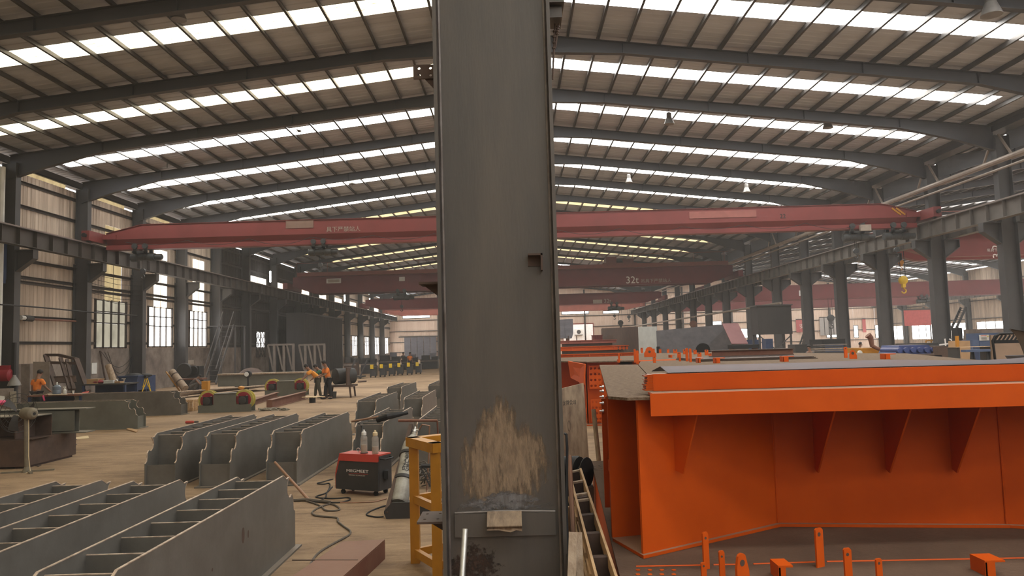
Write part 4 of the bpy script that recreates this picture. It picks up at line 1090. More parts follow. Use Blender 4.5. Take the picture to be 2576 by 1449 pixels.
# welding gun lying across the box beam behind the welder
g0 = AY(885, 1060, 13.9); g1 = AY(975, 1045, 13.6)
wg = thing('welding_gun', 'wooden handled welding gun with black cable lying across the box beam tops', 'welding gun', g0)
link('handle', MB().tube([g0, g0.lerp(g1, .75)], [.018, .022], 8), m_copper, wg)
link('barrel', MB().tube([g0.lerp(g1, .72)-V(0, 0, .05), g1-V(0, 0, .02), g1+V(.35, .1, .03)], [.05, .06, .03], 10), m_black, wg)
gm = MB().tube([AY(900, 1062, 13.8), AY(912, 1075, 13.6), AY(908, 1105, 13.0), AY(905, 1130, 12.7), AY(905, 1148, 12.4)], .014, 6)
link('cable', gm, m_black, wg)

# stick leaning in the end of a box beam
a = AY(692, 1163, 12.3); c = G(777, 1258, .02)
single('wooden_stick', MB().tube([c, a], [.022, .02], 8), m_copper, 'long brown round stick leaning into the end of a grey box beam', 'stick', base=c)

# cables on the floor
def gpath(pts, r, lab, m=m_cable, z=None):
    P = [G(px, py, (z or r)) for px, py in pts]
    Q = []
    for i in range(len(P)-1):
        p0 = P[max(i-1, 0)]; p1 = P[i]; p2 = P[i+1]; p3 = P[min(i+2, len(P)-1)]
        for k in range(5):
            t = k/5; t2 = t*t; t3 = t2*t
            Q.append(p1*(2*t3-3*t2+1)+(p2-p0)*.5*(t3-2*t2+t)+p2*(-2*t3+3*t2)+(p3-p1)*.5*(t3-t2))
    Q.append(P[-1])
    for i, q in enumerate(Q): q.z = r*(1+.15*math.sin(i))
    return single('floor_cable', MB().tube(Q, r, 6), m, lab, 'cable')
gpath([(772, 1443), (792, 1400), (830, 1372), (868, 1352), (882, 1338), (862, 1322), (850, 1312), (846, 1302), (800, 1298), (785, 1290), (800, 1278), (830, 1268), (850, 1275), (852, 1283), (820, 1284), (805, 1272), (762, 1258), (720, 1258), (708, 1258)], .012, 'long grey cable snaking over the floor from the welder to the bottom edge')
gpath([(838, 1205), (812, 1212), (798, 1216), (812, 1218), (828, 1216), (830, 1225), (822, 1240), (818, 1252), (795, 1262), (788, 1258)], .010, 'looped black cable from the front of the welder', m_black)
gpath([(836, 1225), (820, 1240), (795, 1250), (830, 1254), (875, 1252), (878, 1258), (850, 1264), (790, 1262)], .011, 'tangled cable loops under the welder', m_black)
gpath([(972, 1254), (940, 1262), (900, 1264), (860, 1264), (830, 1263)], .009, 'thin reddish hose between the welder and the cylinder tray', m_copper)
gpath([(970, 1272), (940, 1282), (922, 1294), (940, 1300), (965, 1300)], .010, 'short cable loop left of the cylinder tray', m_black)
gpath([(962, 1160), (970, 1190), (976, 1215), (974, 1238)], .009, 'cable trailing behind the welder', m_black)
gpath([(706, 1258), (745, 1258), (785, 1258), (830, 1264)], .022, 'thick sheathed cable on the floor before the box beams', m_cable)

# rusty red beam at the bottom
P = [G(862, 1363, .30), G(968, 1357, .30)]
a = G(968, 1358, .30); 
A = AY(970, 1358, G(970, 1407).y); zt = A.z
def GZ(px, py): return G(px, py, zt)
tl, tr2 = GZ(862, 1362), GZ(968, 1357); bl, br = GZ(690, 1480), GZ(828, 1480)
rb = thing('rusty_box_beam', 'rust red painted steel beam lying on the floor at the bottom edge', 'steel beam', ((tl.x+br.x)/2, (tl.y+br.y)/2, 0))
mbx = MB().poly([tl, bl, br, tr2], .012); link('top_plate', mbx, m_rustred, rb, smooth=False)
dn = V(0, 0, -zt+.012)
link('side_web', MB().quad(tr2+V(-.01, 0, -.012), br+V(-.01, 0, -.012), br+V(-.01, 0, 0)+dn, tr2+V(-.01, 0, 0)+dn, .012), m_rustred, rb, smooth=False)
link('far_web', MB().quad(tl+V(.02, 0, -.012), bl+V(.02, 0, -.012), bl+V(.02, 0, 0)+dn, tl+V(.02, 0, 0)+dn, .012), m_rustred, rb, smooth=False)
link('end_plate', MB().quad(tl+V(.02, .0, -.012), tr2+V(-.01, 0, -.012), tr2+V(-.01, 0, 0)+dn, tl+V(.02, 0, 0)+dn, .012), m_rustred, rb, smooth=False)
link('bottom_plate', MB().poly([tl+dn+V(0, 0, 0), bl+dn, br+dn, tr2+dn], .012), m_rustred, rb, smooth=False)
m1, m2 = GZ(735, 1409), GZ(900, 1409)
link('butt_weld', MB().tube([m1, m2], .006, 6), m_darkrust, rb)

# pile of wires and scraps behind the yellow stand
ws = MB()
for i in range(46):
    c = G(random.uniform(1060, 1112), random.uniform(1200, 1232)); a = random.uniform(0, PI); l = random.uniform(.12, .4)
    ws.tube([c+V(-l*math.cos(a), -l*math.sin(a), random.uniform(.02, .2)), c+V(0, 0, random.uniform(.05, .28)), c+V(l*math.cos(a), l*math.sin(a), random.uniform(.02, .2))], .01, 5)
o = single('scrap_wire_pile', ws, m_cable, 'tangled heap of scrap wire and rods behind the yellow stand', 'scrap'); o['kind'] = 'stuff'
a = AY(1060, 1172, 10.6); c = AY(1098, 1172, 10.6)
pr = thing('perforated_rail_frame', 'dark perforated steel rail propped behind the yellow stand', 'steel bracket', G(1088, 1230))
link('round_bar', MB().tube([a, c+V(.4, 0, 0)], .03, 8), m_darkgrey, pr)
d = AY(1086, 1222, 10.5); dd = (d-a).normalized(); vv_ = dd.cross(V(0, 1, 0)).normalized()
link('perforated_rail', MB().holes(a-vv_*.03, dd, vv_, 9, 1, (d-a).length/9, .065, .02, .01), m_darkgrey, pr, smooth=False)
sw = MB()
for i in range(14):
    c = G(random.uniform(1062, 1092), random.uniform(1385, 1412)); a = random.uniform(0, PI); l = random.uniform(.03, .09)
    sw.tube([c+V(-l*math.cos(a), -l*math.sin(a), .01), c+V(0, 0, .06), c+V(l*math.cos(a), l*math.sin(a), .01)], .002, 4)
o = single('binding_wire_bundle', sw, m_white, 'pale thin binding wire curled on the floor between the yellow stand legs', 'wire'); o['kind'] = 'stuff'
# ================================================================== ORANGE BOX GIRDERS
def vplane(px, py, a, c):
    """where the line of sight meets the upright plane through plan points a and c"""
    d = ray(px, py); n = Vector((-(c[1]-a[1]), c[0]-a[0], 0)); t = n.dot(Vector((a[0], a[1], EYE))-Vector((0, 0, EYE)))/n.dot(d)
    return Vector((0, 0, EYE))+d*t
ZB, ZT = .82, 1.78
WA, WB, WC, WD = (.77, 4.86), (1.86, 5.57), (3.37, 5.36), (4.6, 4.86)
ga = thing('orange_box_girder', 'big orange painted box girder segment with triangular gussets under its deck', 'box girder', (2.5, 5.8, .8))
def web(nm, a, c, z0=ZB, z1=ZT, par=ga, t=.016, m=m_orange):
    return link(nm, MB().quad((a[0], a[1], z0), (c[0], c[1], z0), (c[0], c[1], z1), (a[0], a[1], z1), t, Vector((-(c[1]-a[1]), c[0]-a[0], 0)).normalized()), m, par, smooth=False)
web('web_plate', WA, WB); web('web_plate', WB, WC); web('web_plate', WC, WD)
web('end_diaphragm', (.63, 5.28), (1.25, 5.44)); web('far_web', (.84, 6.5), (4.6, 6.5))
web('end_diaphragm', (4.55, 4.95), (4.55, 6.5))
for q_ in (WB, WC): link('weld_seam', MB().tube([(q_[0], q_[1]-.004, ZB), (q_[0], q_[1]-.004, ZT)], .007, 6), m_orange, ga)
link('bottom_flange', MB().poly([(.63, 5.27, ZB), (.765, 4.825, ZB), (1.865, 5.53, ZB), (3.37, 5.32, ZB), (4.65, 4.80, ZB), (4.65, 6.6, ZB), (.84, 6.6, ZB)], .02), m_orange, ga, smooth=False)
zt = 1.80
def D(px, py): return G(px, py, zt)
j0, j1 = D(1605, 917), Vector((.98, 5.02, zt))
p1 = [D(1530, 997), Vector((.70, 4.80, zt)), Vector((.96, 4.80, zt)), j1+V(-.006, 0, 0), j0+V(-.006, 0, 0), D(1508, 918)]
e_ = [D(1625, 889), D(1790, 886), D(2050, 888), D(2280, 889), D(2440, 904)]
p2 = [j0+V(.006, 0, 0), j1+V(.006, 0, 0), Vector((.975, 4.80, zt)), Vector((4.9, 4.80, zt)), Vector((5.6, 7.6, zt))]+e_[::-1]
for p in (p1, p2): link('deck_plate', MB().poly(p, .018), m_deck, ga, smooth=False)
# the deck is carried farther back by plain webs
gr = thing('orange_box_girder', 'rear orange girder segment hidden under the dusty deck', 'box girder', (3, 11, 0))
for a, c in (((2.0, 9.1), (2.2, 11.9)), ((2.2, 11.9), (5.0, 11.9)), ((5.2, 9.1), (5.0, 11.9)), ((2.0, 9.1), (5.2, 9.1))):
    web('web_plate', a, c, .0, ZT, gr)
stp = MB().box((.84, 4.78, 1.682), (4.9, 4.80, 1.822)); link('edge_strip', stp, m_orangeclean, ga, smooth=False)
link('edge_strip_lip', MB().box((.86, 4.80, 1.806), (4.9, 4.98, 1.822)), m_orange, ga, smooth=False)
for (pb, pw) in (((1700, 1183), (WA, WB)), ((2052, 1180), (WB, WC)), ((2230, 1180), (WB, WC)), ((2397, 1180), (WB, WC))):
    w = vplane(*pb, *pw); d = Vector((pw[1][1]-pw[0][1], -(pw[1][0]-pw[0][0]), 0)).normalized()
    L_ = (w.y-4.82)/abs(d.y)
    o3 = Vector((w.x, w.y, 0)); q = MB().prism([(0, w.z), (.07, w.z-.015), (L_, ZT), (0, ZT)], o3-d.cross(Z)*.006, d, Z, d.cross(Z)*.012)
    gs = link('gusset', q, m_orange, ga, smooth=False)
    link('fillet_weld', MB().tube([o3+V(0, 0, w.z)+d*.006-d.cross(Z)*.008, o3+V(0, 0, ZT)+d*.006-d.cross(Z)*.008], .006, 6), m_orange, gs)
# slotted end plates with bolts at the left end
for (y, x0, x1, z0, z1) in ((5.62, AY(1514, 1050, 5.62).x, AY(1527, 1050, 5.62).x, .95, 1.74), (5.75, AY(1524, 1050, 5.75).x, AY(1538, 1050, 5.75).x, 1.05, 1.74)):
    link('splice_plate', MB().box((x0, y, z0), (x1, y+.014, z1)), m_orange, ga, smooth=False)
link('stub_plate', MB().box((.655, 5.5, 1.22), (.71, 5.6, 1.30)), m_orangeclean, ga)
for py in (973, 984, 998, 1014, 1034):
    p = AY(1512, py, 5.61)
    link('bolt', MB().lathe(p+V(.02, 0, 0), (-1, 0, 0), [(.013, 0), (.013, .012), (.006, .012), (.006, .03)], 6), m_galv, ga)
# lifting lugs and brackets on a deck -------------------------------------------
def lug(par, px, pyb, pyt, z, wpx, ang=0.3, hole=True, rnd=False, m=m_orangeclean, th=.016):
    p = G(px, pyb, z); k = p.y/FPX; h = (pyb-pyt)*k; w = max(.03, wpx*k); u = V(math.cos(ang), math.sin(ang), 0); n = V(-u.y, u.x, 0)
    pts = [(-w/2, -.002), (w/2, -.002)]
    if rnd:
        pts += [(w*.5, h*.4)]+[(w*.34*math.cos(a)-w*.05, h*.72+w*.34*math.sin(a)) for a in [q*PI/6 for q in range(0, 7)]]+[(-w*.5, h*.5)]
    else: pts += [(w/2, h*.94), (w*.3, h), (-w*.3, h), (-w/2, h*.96)]
    o = link('lifting_lug', MB().prism(pts, p, u, Z, n*th), m, par, smooth=False)
    if hole: link('eye_hole', MB().lathe(p+V(0, 0, h*(.62 if rnd else .84))-n*.001+u*(-w*.05), n, [(min(w*.2, .03), 0), (min(w*.2, .03), th+.002)], 12), m_darkrust, o, smooth=False)
    return o
def channel(par, px, pyb, pyt, z, wpx, ang=.0):
    p = G(px, pyb, z); k = p.y/FPX; h = (pyb-pyt)*k; w = wpx*k; u = V(math.cos(ang), math.sin(ang), 0); n = V(-u.y, u.x, 0)
    b = MB().quad(p, p+n*.14, p+n*.14+Z*h, p+Z*h, .012, u); b.quad(p+Z*h-u*0, p+u*w+Z*h, p+u*w+n*.14+Z*h, p+n*.14+Z*h, .01, Z); 
    b.quad(p+u*w*.02, p+u*w*.5, p+u*w*.5+Z*h, p+u*w*.02+Z*h, .01, n)
    return link('channel_bracket', b, m_orangeclean, par, smooth=False)
for q in ((1615, 888, 875, 6, .1), (1558, 912, 888, 4, .1, False), (1598, 912, 878, 5, .1, False), (1604, 915, 882, 7, .1, False), (1647, 913, 896, 7, .2), (1709, 905, 886, 9, .1), (1711, 909, 893, 5, .2, False), (1729, 909, 876, 7, .1, False),
          (1738, 911, 877, 6, .2, False), (1723, 891, 879, 8, .1), (1749, 891, 880, 8, .1), (1760, 898, 887, 10, .1), (1778, 894, 880, 9, .1), (1787, 898, 889, 7, .3), (1645, 887, 877, 5, .1), (1661, 888, 878, 6, .1), (1681, 888, 878, 6, .1), (1699, 889, 879, 10, .1),
          (2129, 900, 873, 9, .3), ):
    lug(ga, *q[:3], zt, *q[3:])
lug(ga, 1636, 898, 877, zt, 30, .0, True, True); lug(ga, 2147, 903, 880, zt, 18, -.1, True, True)
for q in ((1756, 913, 902, 14), (1800, 914, 902, 24), (1970, 910, 898, 28), (2226, 904, 892, 28), (1685, 900, 894, 13), (1555, 912, 906, 10)): channel(ga, q[0], q[1], q[2], zt, q[3])
link('deck_seam', MB().tube([D(1606, 909), D(1660, 907), D(1700, 906)], .02, 6), m_orangeclean, ga)

bar_ = thing('orange_flat_bar', 'orange steel bar with a torn rusty end lying along the deck edge', 'steel bar', (2.8, 5.03, 1.822))
link('bar', MB().box((.90, 4.99, 1.824), (4.9, 5.10, 1.935)), m_orange, bar_, smooth=False)
tn = MB()
for i in range(22):
    z = 1.828+i*.0048; tn.box((.838+random.uniform(0, .03), 4.988, z), (.905, 5.10, z+.0036))
link('torn_end', tn, m_orange, bar_, 'frayed split end of the bar', smooth=False)
wv = MB(); vs = []; n_ = 40
for i in range(n_):
    t = i/(n_-1); xx = 1.0+3.8*t
    lift = .034+.016*math.sin(t*9)*t+.016*t*math.sin(t*17+1)
    for yy, dz in ((5.0, 0), (5.25, lift), (5.6, lift*.6-.03)): vs.append((xx, yy, 1.938+dz*1.0))
fs = []
for i in range(n_-1):
    for k in range(2): q = i*3+k; fs.append((q, q+3, q+4, q+1))
n3 = len(vs); vs += [(p[0], p[1], p[2]+.003) for p in vs]; fs += [tuple(n3+q for q in reversed(f)) for f in fs]
for i in range(n_-1): fs += [(3*i, n3+3*i, n3+3*i+3, 3*i+3)]
single('buckled_sheet', wv.add(vs, fs), m_darksheet, 'thin buckled dark red sheet lying on top of the orange bar', 'steel sheet')

# lower segment -----------------------------------------------------------------
gb = thing('orange_box_girder', 'lower orange box girder segment with a dusty dark top carrying the upper one', 'box girder', (2.6, 5.5, 0))
ZL = .798
topB = [(.84, 8.8, ZL), (.57, 4.49, ZL), (.47, 2.9, ZL), (5.4, 2.9, ZL), (5.4, 8.8, ZL)]
m_deckdark = mat('dark_dusty_top_plate', (0.120, 0.078, 0.056), 0.8, 0.0, (0.17, 0.112, 0.078), 1.6, 0.8, 0.35, 35, spec=.1)
link('top_flange', MB().poly(topB, .018), m_deckdark, gb, smooth=False)
for a, c in (((.60, 4.5), (.86, 8.75)), ((.50, 2.95), (.60, 4.5)), ((.86, 8.75), (5.35, 8.75)), ((5.35, 8.75), (5.35, 2.95)), ((5.35, 2.95), (.5, 2.95))):
    web('web_plate', a, c, .0, ZL-.018, gb)
for a, c in (((1600, 1425), (1780, 1422)), ((1795, 1421), (1870, 1420)), ((1895, 1419), (2050, 1414)), ((2080, 1413), (2576, 1404))):
    link('weld_seam', MB().tube([G(*a, ZL+.002), G(*c, ZL+.002)], .006, 6), m_orangeclean, gb)
for q in ((1779, 1432, 1343, 17, .45), (1820, 1475, 1390, 14, .25), (2066, 1427, 1333, 26, .5), (2138, 1478, 1384, 20, .2), (2216, 1478, 1409, 17, .3), (1773, 1470, 1418, 12, .2)):
    lug(gb, *q[:3], ZL, *q[3:], th=.012)
lug(gb, 1872, 1478, 1383, ZL, 40, .5, True, True)
channel(gb, 1960, 1462, 1430, ZL, 36); channel(gb, 2480, 1450, 1417, ZL, 50)
for (px, py) in ((1500, 1300), (1514, 1347), (1533, 1404)):
    p = vplane(px, py, (.60, 4.5), (.86, 8.75))
    link('bolt', MB().lathe(p+V(.01, 0, 0), (-1, -.1, 0), [(.016, 0), (.016, .016), (.008, .016), (.008, .05)], 6), m_galv, gb)
for i in range(8):
    p = G(1605+(i % 4)*30, 1434+(i//4)*11, ZL+.001); link('punch_mark', MB().lathe(p, Z, [(.014, 0), (.014, .002)], 10), m_orangeclean, gb)
hl = MB()
for i in range(12):
    p = G(1492+(i % 3)*15+(i//3)*3, 1170+(i//3)*4, ZL); hl.lathe(p, Z, [(.013, 0), (.013, .002)], 8)
link('bolt_hole', hl, m_darkrust, gb)

# girder segment standing behind, left ---------------------------------------------
gc = thing('orange_box_girder', 'orange girder segment farther back with a drilled end splice and a flared bracket', 'box girder', (2.6, 22, 0))
ZC = 1.67; YC = 20.0
def C3(px, py, dy=0): return AY(px, py, YC+dy)
c0 = G(1440, 906, ZC); c1_ = G(1513, 920, ZC)
link('deck_plate', MB().poly([(.9, 22.5, ZC), (1.42, 20.7, ZC), (1.86, 19.8, ZC), (5.2, 19.8, ZC), (5.2, 31, ZC), (.9, 31, ZC)], .03), m_deck, gc, smooth=False)
web('web_plate', (1.0, 22.4), (2.3, 22.4), 0, ZC-.03, gc); web('web_plate', (1.0, 22.4), (1.0, 31), 0, ZC-.03, gc); web('web_plate', (2.75, 20.2), (5.1, 20.2), 0, ZC-.03, gc)
a, c, d, e2 = C3(1431, 908, .6), C3(1474, 916, -.4), C3(1471, 967, -.4), C3(1438, 950, .6)
link('flared_bracket', MB().quad(e2, d, c, a, .03), m_orangeclean, gc, smooth=False)
for (xa, ya, xb, yb_) in ((1483, 919, 1512, 978), (1488, 1004, 1514, 1061)):
    a, c = C3(xa, yb_), C3(xb, ya)
    link('splice_plate', MB().holes((a.x, YC, a.z), (1, 0, 0), (0, 0, 1), 3, 4, (c.x-a.x)/3, (c.z-a.z)/4, .034, -.03), m_orangeclean, gc, smooth=False)
a, c = C3(1476, 1062, .2), C3(1515, 918, .2)
web('end_web', (a.x, YC+.2), (c.x+.8, YC+.2), .0, ZC-.03, gc)
link('base_flange', MB().box((a.x-.06, YC-.1, .0), (c.x+.8, YC+.4, .03)), m_orange, gc)
link('side_web', MB().box((a.x+.02, YC+.2, .03), (a.x+.05, YC+6, ZC-.03)), m_orange, gc)

# long orange members farther back ------------------------------------------------
def far_bar(lab, px0, px1, pyt, pyb, Y, dep, m=m_orangeclean, floor_=False, holes_=False):
    a, c = AY(px0, pyb, Y), AY(px1, pyt, Y); a.z = a.z if floor_ else max(a.z, 1.672); c.x = min(c.x, 5.1); z0 = 0 if floor_ else a.z
    t = thing('orange_member', lab, 'steel member', ((a.x+c.x)/2, Y, z0))
    link('body', MB().box((a.x, Y, a.z), (c.x, Y+dep, c.z)), m, t, smooth=False)
    link('flange', MB().box((a.x-.03, Y-.05, c.z-.03), (c.x+.03, Y+dep+.05, c.z)), m, t, smooth=False)
    if floor_: link('support_block', MB().box((a.x+.2, Y+.1, 0), (c.x-.2, Y+dep-.1, a.z)), m_darkrust, t, smooth=False)
    for i in range(1, 5): link('rib', MB().box((a.x+(c.x-a.x)*i/5-.015, Y-.04, a.z), (a.x+(c.x-a.x)*i/5+.015, Y, c.z)), m, t)
    if holes_:
        h = MB()
        for i in range(9): h.lathe((c.x-.12-(i % 3)*.16, Y-.012, c.z-.08-(i//3)*.09), (0, 1, 0), [(.035, 0), (.035, .012)], 8)
        link('bolt_hole', h, m_darkrust, t)
    return t
far_bar('lower long orange member lying at the back of the deck beside the front column', 1404, 1602, 886, 904, 26.5, .5, m_orange)
t = far_bar('orange member with bolt holes at its end behind the lower long one', 1404, 1588, 868, 884, 34.2, .6, m_orangeclean, True, True)
far_bar('upper slim red-orange member lying above the one with bolt holes', 1404, 1572, 853, 866, 38, .4, m_redlight, True)
p = AY(1405, 868, 35.6); 
far_bar('dull red box behind the slim red-orange member', 1492, 1533, 842, 856, 44, .8, m_red, True)
for i, px in enumerate((1430, 1451, 1473)):
    a = AY(px, 858, 38.2); single('upright_rod', MB().tube([V(a.x, 38.2, a.z-.1), V(a.x, 38.2, a.z+.27)], .025, 6), m_darkrust, 'thin dark upright rod before the bright doorway, %s from the front column' % ORD[i], 'rod')

# things between the front column and the orange girder ------------------------------
a, c = AY(1412, 985, 12.5), AY(1462, 968, 12.5)
pb_ = thing('plywood_board', 'stained plywood board with faint lettering standing behind the front column', 'board', (.95, 12.5, 0))
link('board', MB().quad((.70, 12.35, 0), (1.17, 12.75, 0), (1.125, 12.85, 1.48), (.72, 12.45, 1.42), .025), mat('stained_ply_sheet', (.42, .33, .23), .85, 0, (.17, .12, .09), 3.0, .95, stretch=(3, 1, .7), spec=.1), pb_, smooth=False)
uu = V(.47, .40, 0).normalized()
p = AY(1414, 1020, 12.3); text('\u9f99\u724c\u516c\u53f8', pb_, p+V(0, .05, 0), .085, m_blacktext, uu, Z, off=.02, sx=.9)
p = AY(1432, 1072, 12.3); rg = MB().tube([p+uu*(.03*math.cos(k*PI/8))+Z*(.085*math.sin(k*PI/8))+V(0, .03, 0) for k in range(16)], .003, 5, closed=True)
link('ring_mark', rg, m_darkrust, pb_)
a = AY(1493, 1030, 11.2); b0 = AY(1507, 1128, 10.9)
single('leaning_pipe', MB().tube([Vector((b0.x+.02, 10.9, .05)), a], .035, 10), m_woodgrey, 'grey pipe standing slanted before the far orange splice plates', 'pipe')
# wooden pallet leaning on edge
pa = thing('timber_pallet', 'narrow timber pallet standing on edge against the orange girder', 'pallet', (.50, 4.6, 0))
PT = [(1443, 1182, 6.6), (1480, 1290, 5.3), (1512, 1449, 4.3)]
P0, P1 = AY(1431, 1186, 6.2), AY(1505, 1470, 4.25)
Q0, Q1 = AY(1460, 1180, 6.2), AY(1556, 1470, 4.25)
def lerp(a, c, t): return a+(c-a)*t
dn_ = V(0, 0, -1)
for (u_, w_, hh) in ((P0, P1, .05), (Q0, Q1, .05)):
    link('side_board', MB().bar(u_+dn_*.03, w_+dn_*.03, .016, hh+.03), m_wood, pa, smooth=False)
link('dark_gap_backing', MB().quad(P0+dn_*.20, P1+dn_*.20, Q1+dn_*.20, Q0+dn_*.20, -.012), m_wooddark, pa, smooth=False)  # dark sheet added under the blocks so their gaps read as shade
for k, t_ in enumerate((0.0, .13, .27, .33, .46, .62, .80, .97)):
    a_, c_ = lerp(P0, P1, t_), lerp(Q0, Q1, t_)
    link('spacer_block', MB().bar(a_+dn_*.10, c_+dn_*.10, .06 if k != 2 else .16, .17), m_wooddark, pa, smooth=False)
    if k < 4: link('slat', MB().bar(a_+dn_*.012, c_+dn_*.012, .045, .02), m_woodgrey, pa, smooth=False)
for k in range(5):
    t_ = .30+.15*k; a_ = lerp(P0, P1, t_)+V(-.012, 0, -.09); c_ = lerp(P0, P1, t_+.11)+V(-.012, 0, -.09)
    link('slat', MB().bar(a_, c_, .016, .05), m_wood, pa, smooth=False)
link('lower_runner', MB().bar(lerp(P0, P1, .05)+V(-.01, 0, -.18), P1+V(-.02, 0, -.18), .02, .035), m_wood, pa, smooth=False)
link('side_skirt', MB().quad(Q0+dn_*.05, Q1+dn_*.05, Q1+dn_*.25, Q0+dn_*.25, .012), m_wooddark, pa, smooth=False)
link('end_post', MB().bar(V(P0.x+.03, P0.y, 0), P0+V(.03, 0, -.2), .05, .05), m_wooddark, pa, smooth=False)
link('end_post', MB().bar(V(P1.x+.06, P1.y, 0), P1+V(.06, 0, -.2), .05, .05), m_wooddark, pa, smooth=False)
# sticks, cable, spool
for i, (xa, ya, xb, yb_, Y, m, lab, w) in enumerate(((1441, 1340, 1438, 1449, 4.75, m_woodgrey, 'left one of two weathered laths standing between the front column and the pallet', .05), (1455, 1340, 1459, 1449, 4.8, m_woodgrey, 'right one of two weathered laths standing between the front column and the pallet', .045))):
    a, c = AY(xa, ya, Y), AY(xb, yb_, Y-.15); d = (c-a); e0 = a+d*((a.z)/(a.z-c.z))
    single('timber_lath', MB().bar(e0, a, w, .018, (0, 1, 0)), m, lab, 'lath')
a, c = AY(1432, 1147, 5.6), AY(1441, 1335, 5.3)
single('wooden_rod', MB().tube([a, a+(c-a)*(a.z/(a.z-c.z))], .018, 8), m_copper, 'thin brown wooden rod upright beside the right edge of the front column', 'rod')
cp = [AY(1421, 1091, 5.45), AY(1425, 1093, 5.3), AY(1427, 1130, 5.25), AY(1426, 1200, 5.2), AY(1426, 1300, 5.1), AY(1428, 1380, 5.0), AY(1432, 1460, 4.9)]
cp += [Vector((cp[-1].x+.02, 4.85, .03))]
single('hanging_cable', MB().tube(cp, .009, 7), m_black, 'black cable hanging down along the right edge of the front column', 'cable')
a, c = AY(1424, 1275, 5.9), AY(1455, 1318, 5.9)
single('yellow_plank', MB().box((a.x, 5.88, 0), (c.x, 5.93, a.z)), m_wood, 'pale yellowish plank standing behind the two laths', 'plank')
p = AY(1462, 1188, 8.2); sp = thing('cable_spool', 'black plastic wire spool lying behind the pallet', 'spool', (p.x, 8.2, 0))
for s in (0, .12): link('flange', MB().lathe((p.x-.03+s*.6, 8.2-s*.4, p.z), (.83, -.55, 0), [(.155, 0), (.165, .006), (.165, .014), (.155, .02)], 20), m_black, sp)
link('core', MB().lathe((p.x-.03, 8.2, p.z), (.83, -.55, 0), [(.07, 0), (.07, .1)], 14), m_black, sp)
link('stand', MB().box((p.x-.1, 8.1, 0), (p.x+.12, 8.3, p.z-.14)), m_darkrust, sp)
p = AY(1432, 1170, 8.6); single('black_motor', MB().lathe((p.x-.15, 8.6, p.z-.02), (1, 0, 0), [(.09, 0), (.12, .04), (.12, .26), (.09, .3)], 14).box((p.x-.1, 8.5, 0), (p.x+.1, 8.7, p.z-.1)), m_black, 'black motor unit between the front column and the wire spool', 'motor')
# brown steel stock lying on the deck
for (xa, xb, yt, yb_, Y, dep, m, lab, fl) in ((1792, 1996, 876, 898, 13.2, .35, m_darkrust, 'brown rusted I-beam lying on the deck, the upper of the two', True), (1755, 2057, 895, 911, 12.2, .5, m_darkrust, 'dark flat steel plate stack on the deck beneath the brown beam', False)):
    a, c = AY(xa, yb_, Y), AY(xb, yt, Y); a.z = max(a.z, 1.802)
    t = thing('steel_stock', lab, 'steel beam', ((a.x+c.x)/2, Y, a.z))
    if fl:
        link('web', MB().box((a.x, Y+.02, a.z+.01), (c.x, Y+.035, c.z-.01)), m_rustred, t, smooth=False)
        link('top_flange', MB().box((a.x, Y-.01, c.z-.015), (c.x, Y+.25, c.z)), m, t, smooth=False)
        link('bottom_flange', MB().box((a.x, Y-.01, a.z), (c.x, Y+.25, a.z+.015)), m, t, smooth=False)
    else:
        for k in range(3): link('plate', MB().box((a.x+.02*k, Y, a.z+(c.z-a.z)*k/3), (c.x-.03*k, Y+dep+1.2, a.z+(c.z-a.z)*(k+1)/3-.004)), m, t, smooth=False)
m_trusssteel = mat('dull_truss_steel', (0.17, 0.145, 0.125), 0.7)
# ================================================================== LEFT SIDE OF THE HALL
# big end beams lying sideways
for (x, y, rz, lab) in ((-11.2, 22.75, PI/2, 'long grey steel box beam lying sideways on the left floor, round notch at its end'),):
    o_ = dup(proto, (x, y, 0), rz, lab)
    for ch_o in o_.children:
        if ch_o.name.split('.')[0] in ('side_plate', 'end_plate', 'diaphragm', 'bottom_plate'): ch_o.material_slots[0].link = 'OBJECT'; ch_o.material_slots[0].material = m_green
p = AY(470, 1020, 27.6); dup(proto, (p.x, 27.4, 0), PI/2-.03, 'grey steel box beam lying sideways behind the long notched one')
# I-beam on blocks at the left edge
Yb = 16.3
bl = thing('rusty_support_block', 'large rust brown steel block on the floor under the green-grey I-beam', 'steel block', (-11.3, Yb, 0))
b = MB().box((-13.5, 15.0, .04), (-9.66, 16.7, .555)); link('body', b, m_darkrust, bl, smooth=False)
for q_ in (-13, -10.9, -9.9): link('skid', MB().box((q_, 15.05, 0), (q_+.22, 16.6, .04)), m_wooddark, bl)
ib = thing('green_grey_beam', 'green-grey steel I-beam lying on the rust brown block by the left edge', 'steel beam', (-11.3, Yb, .56))
link('web', MB().box((-13.5, Yb, .575), (-9.37, Yb+.012, 1.05)), m_green, ib, smooth=False)
link('top_flange', MB().box((-13.5, Yb-.17, 1.05), (-9.12, Yb+.18, 1.07)), m_green, ib, smooth=False)
link('bottom_flange', MB().box((-13.5, Yb-.17, .556), (-9.12, Yb+.18, .576)), m_green, ib, smooth=False)
link('side_cover', MB().box((-13.5, Yb-.14, .60), (-9.39, Yb-.13, 1.03)), m_green, ib, smooth=False)
ob = thing('open_steel_channel', 'open brown steel box section in front of the green-grey I-beam', 'steel section', (-11.3, 15.3, .56))
c_ = AY(97, 1045, 15.25)
for nm, q in (('top_plate', ((-13.2, 15.05, c_.z-.015), (c_.x, 15.7, c_.z))), ('bottom_plate', ((-13.2, 15.05, .557), (c_.x, 15.7, .572))), ('back_plate', ((-13.2, 15.68, .572), (c_.x, 15.7, c_.z-.015))), ('end_plate', ((c_.x-.35, 15.06, .572), (c_.x-.33, 15.68, c_.z-.015)))):
    link(nm, MB().box(*q), m_green if nm == 'top_plate' else m_darkrust, ob, smooth=False)
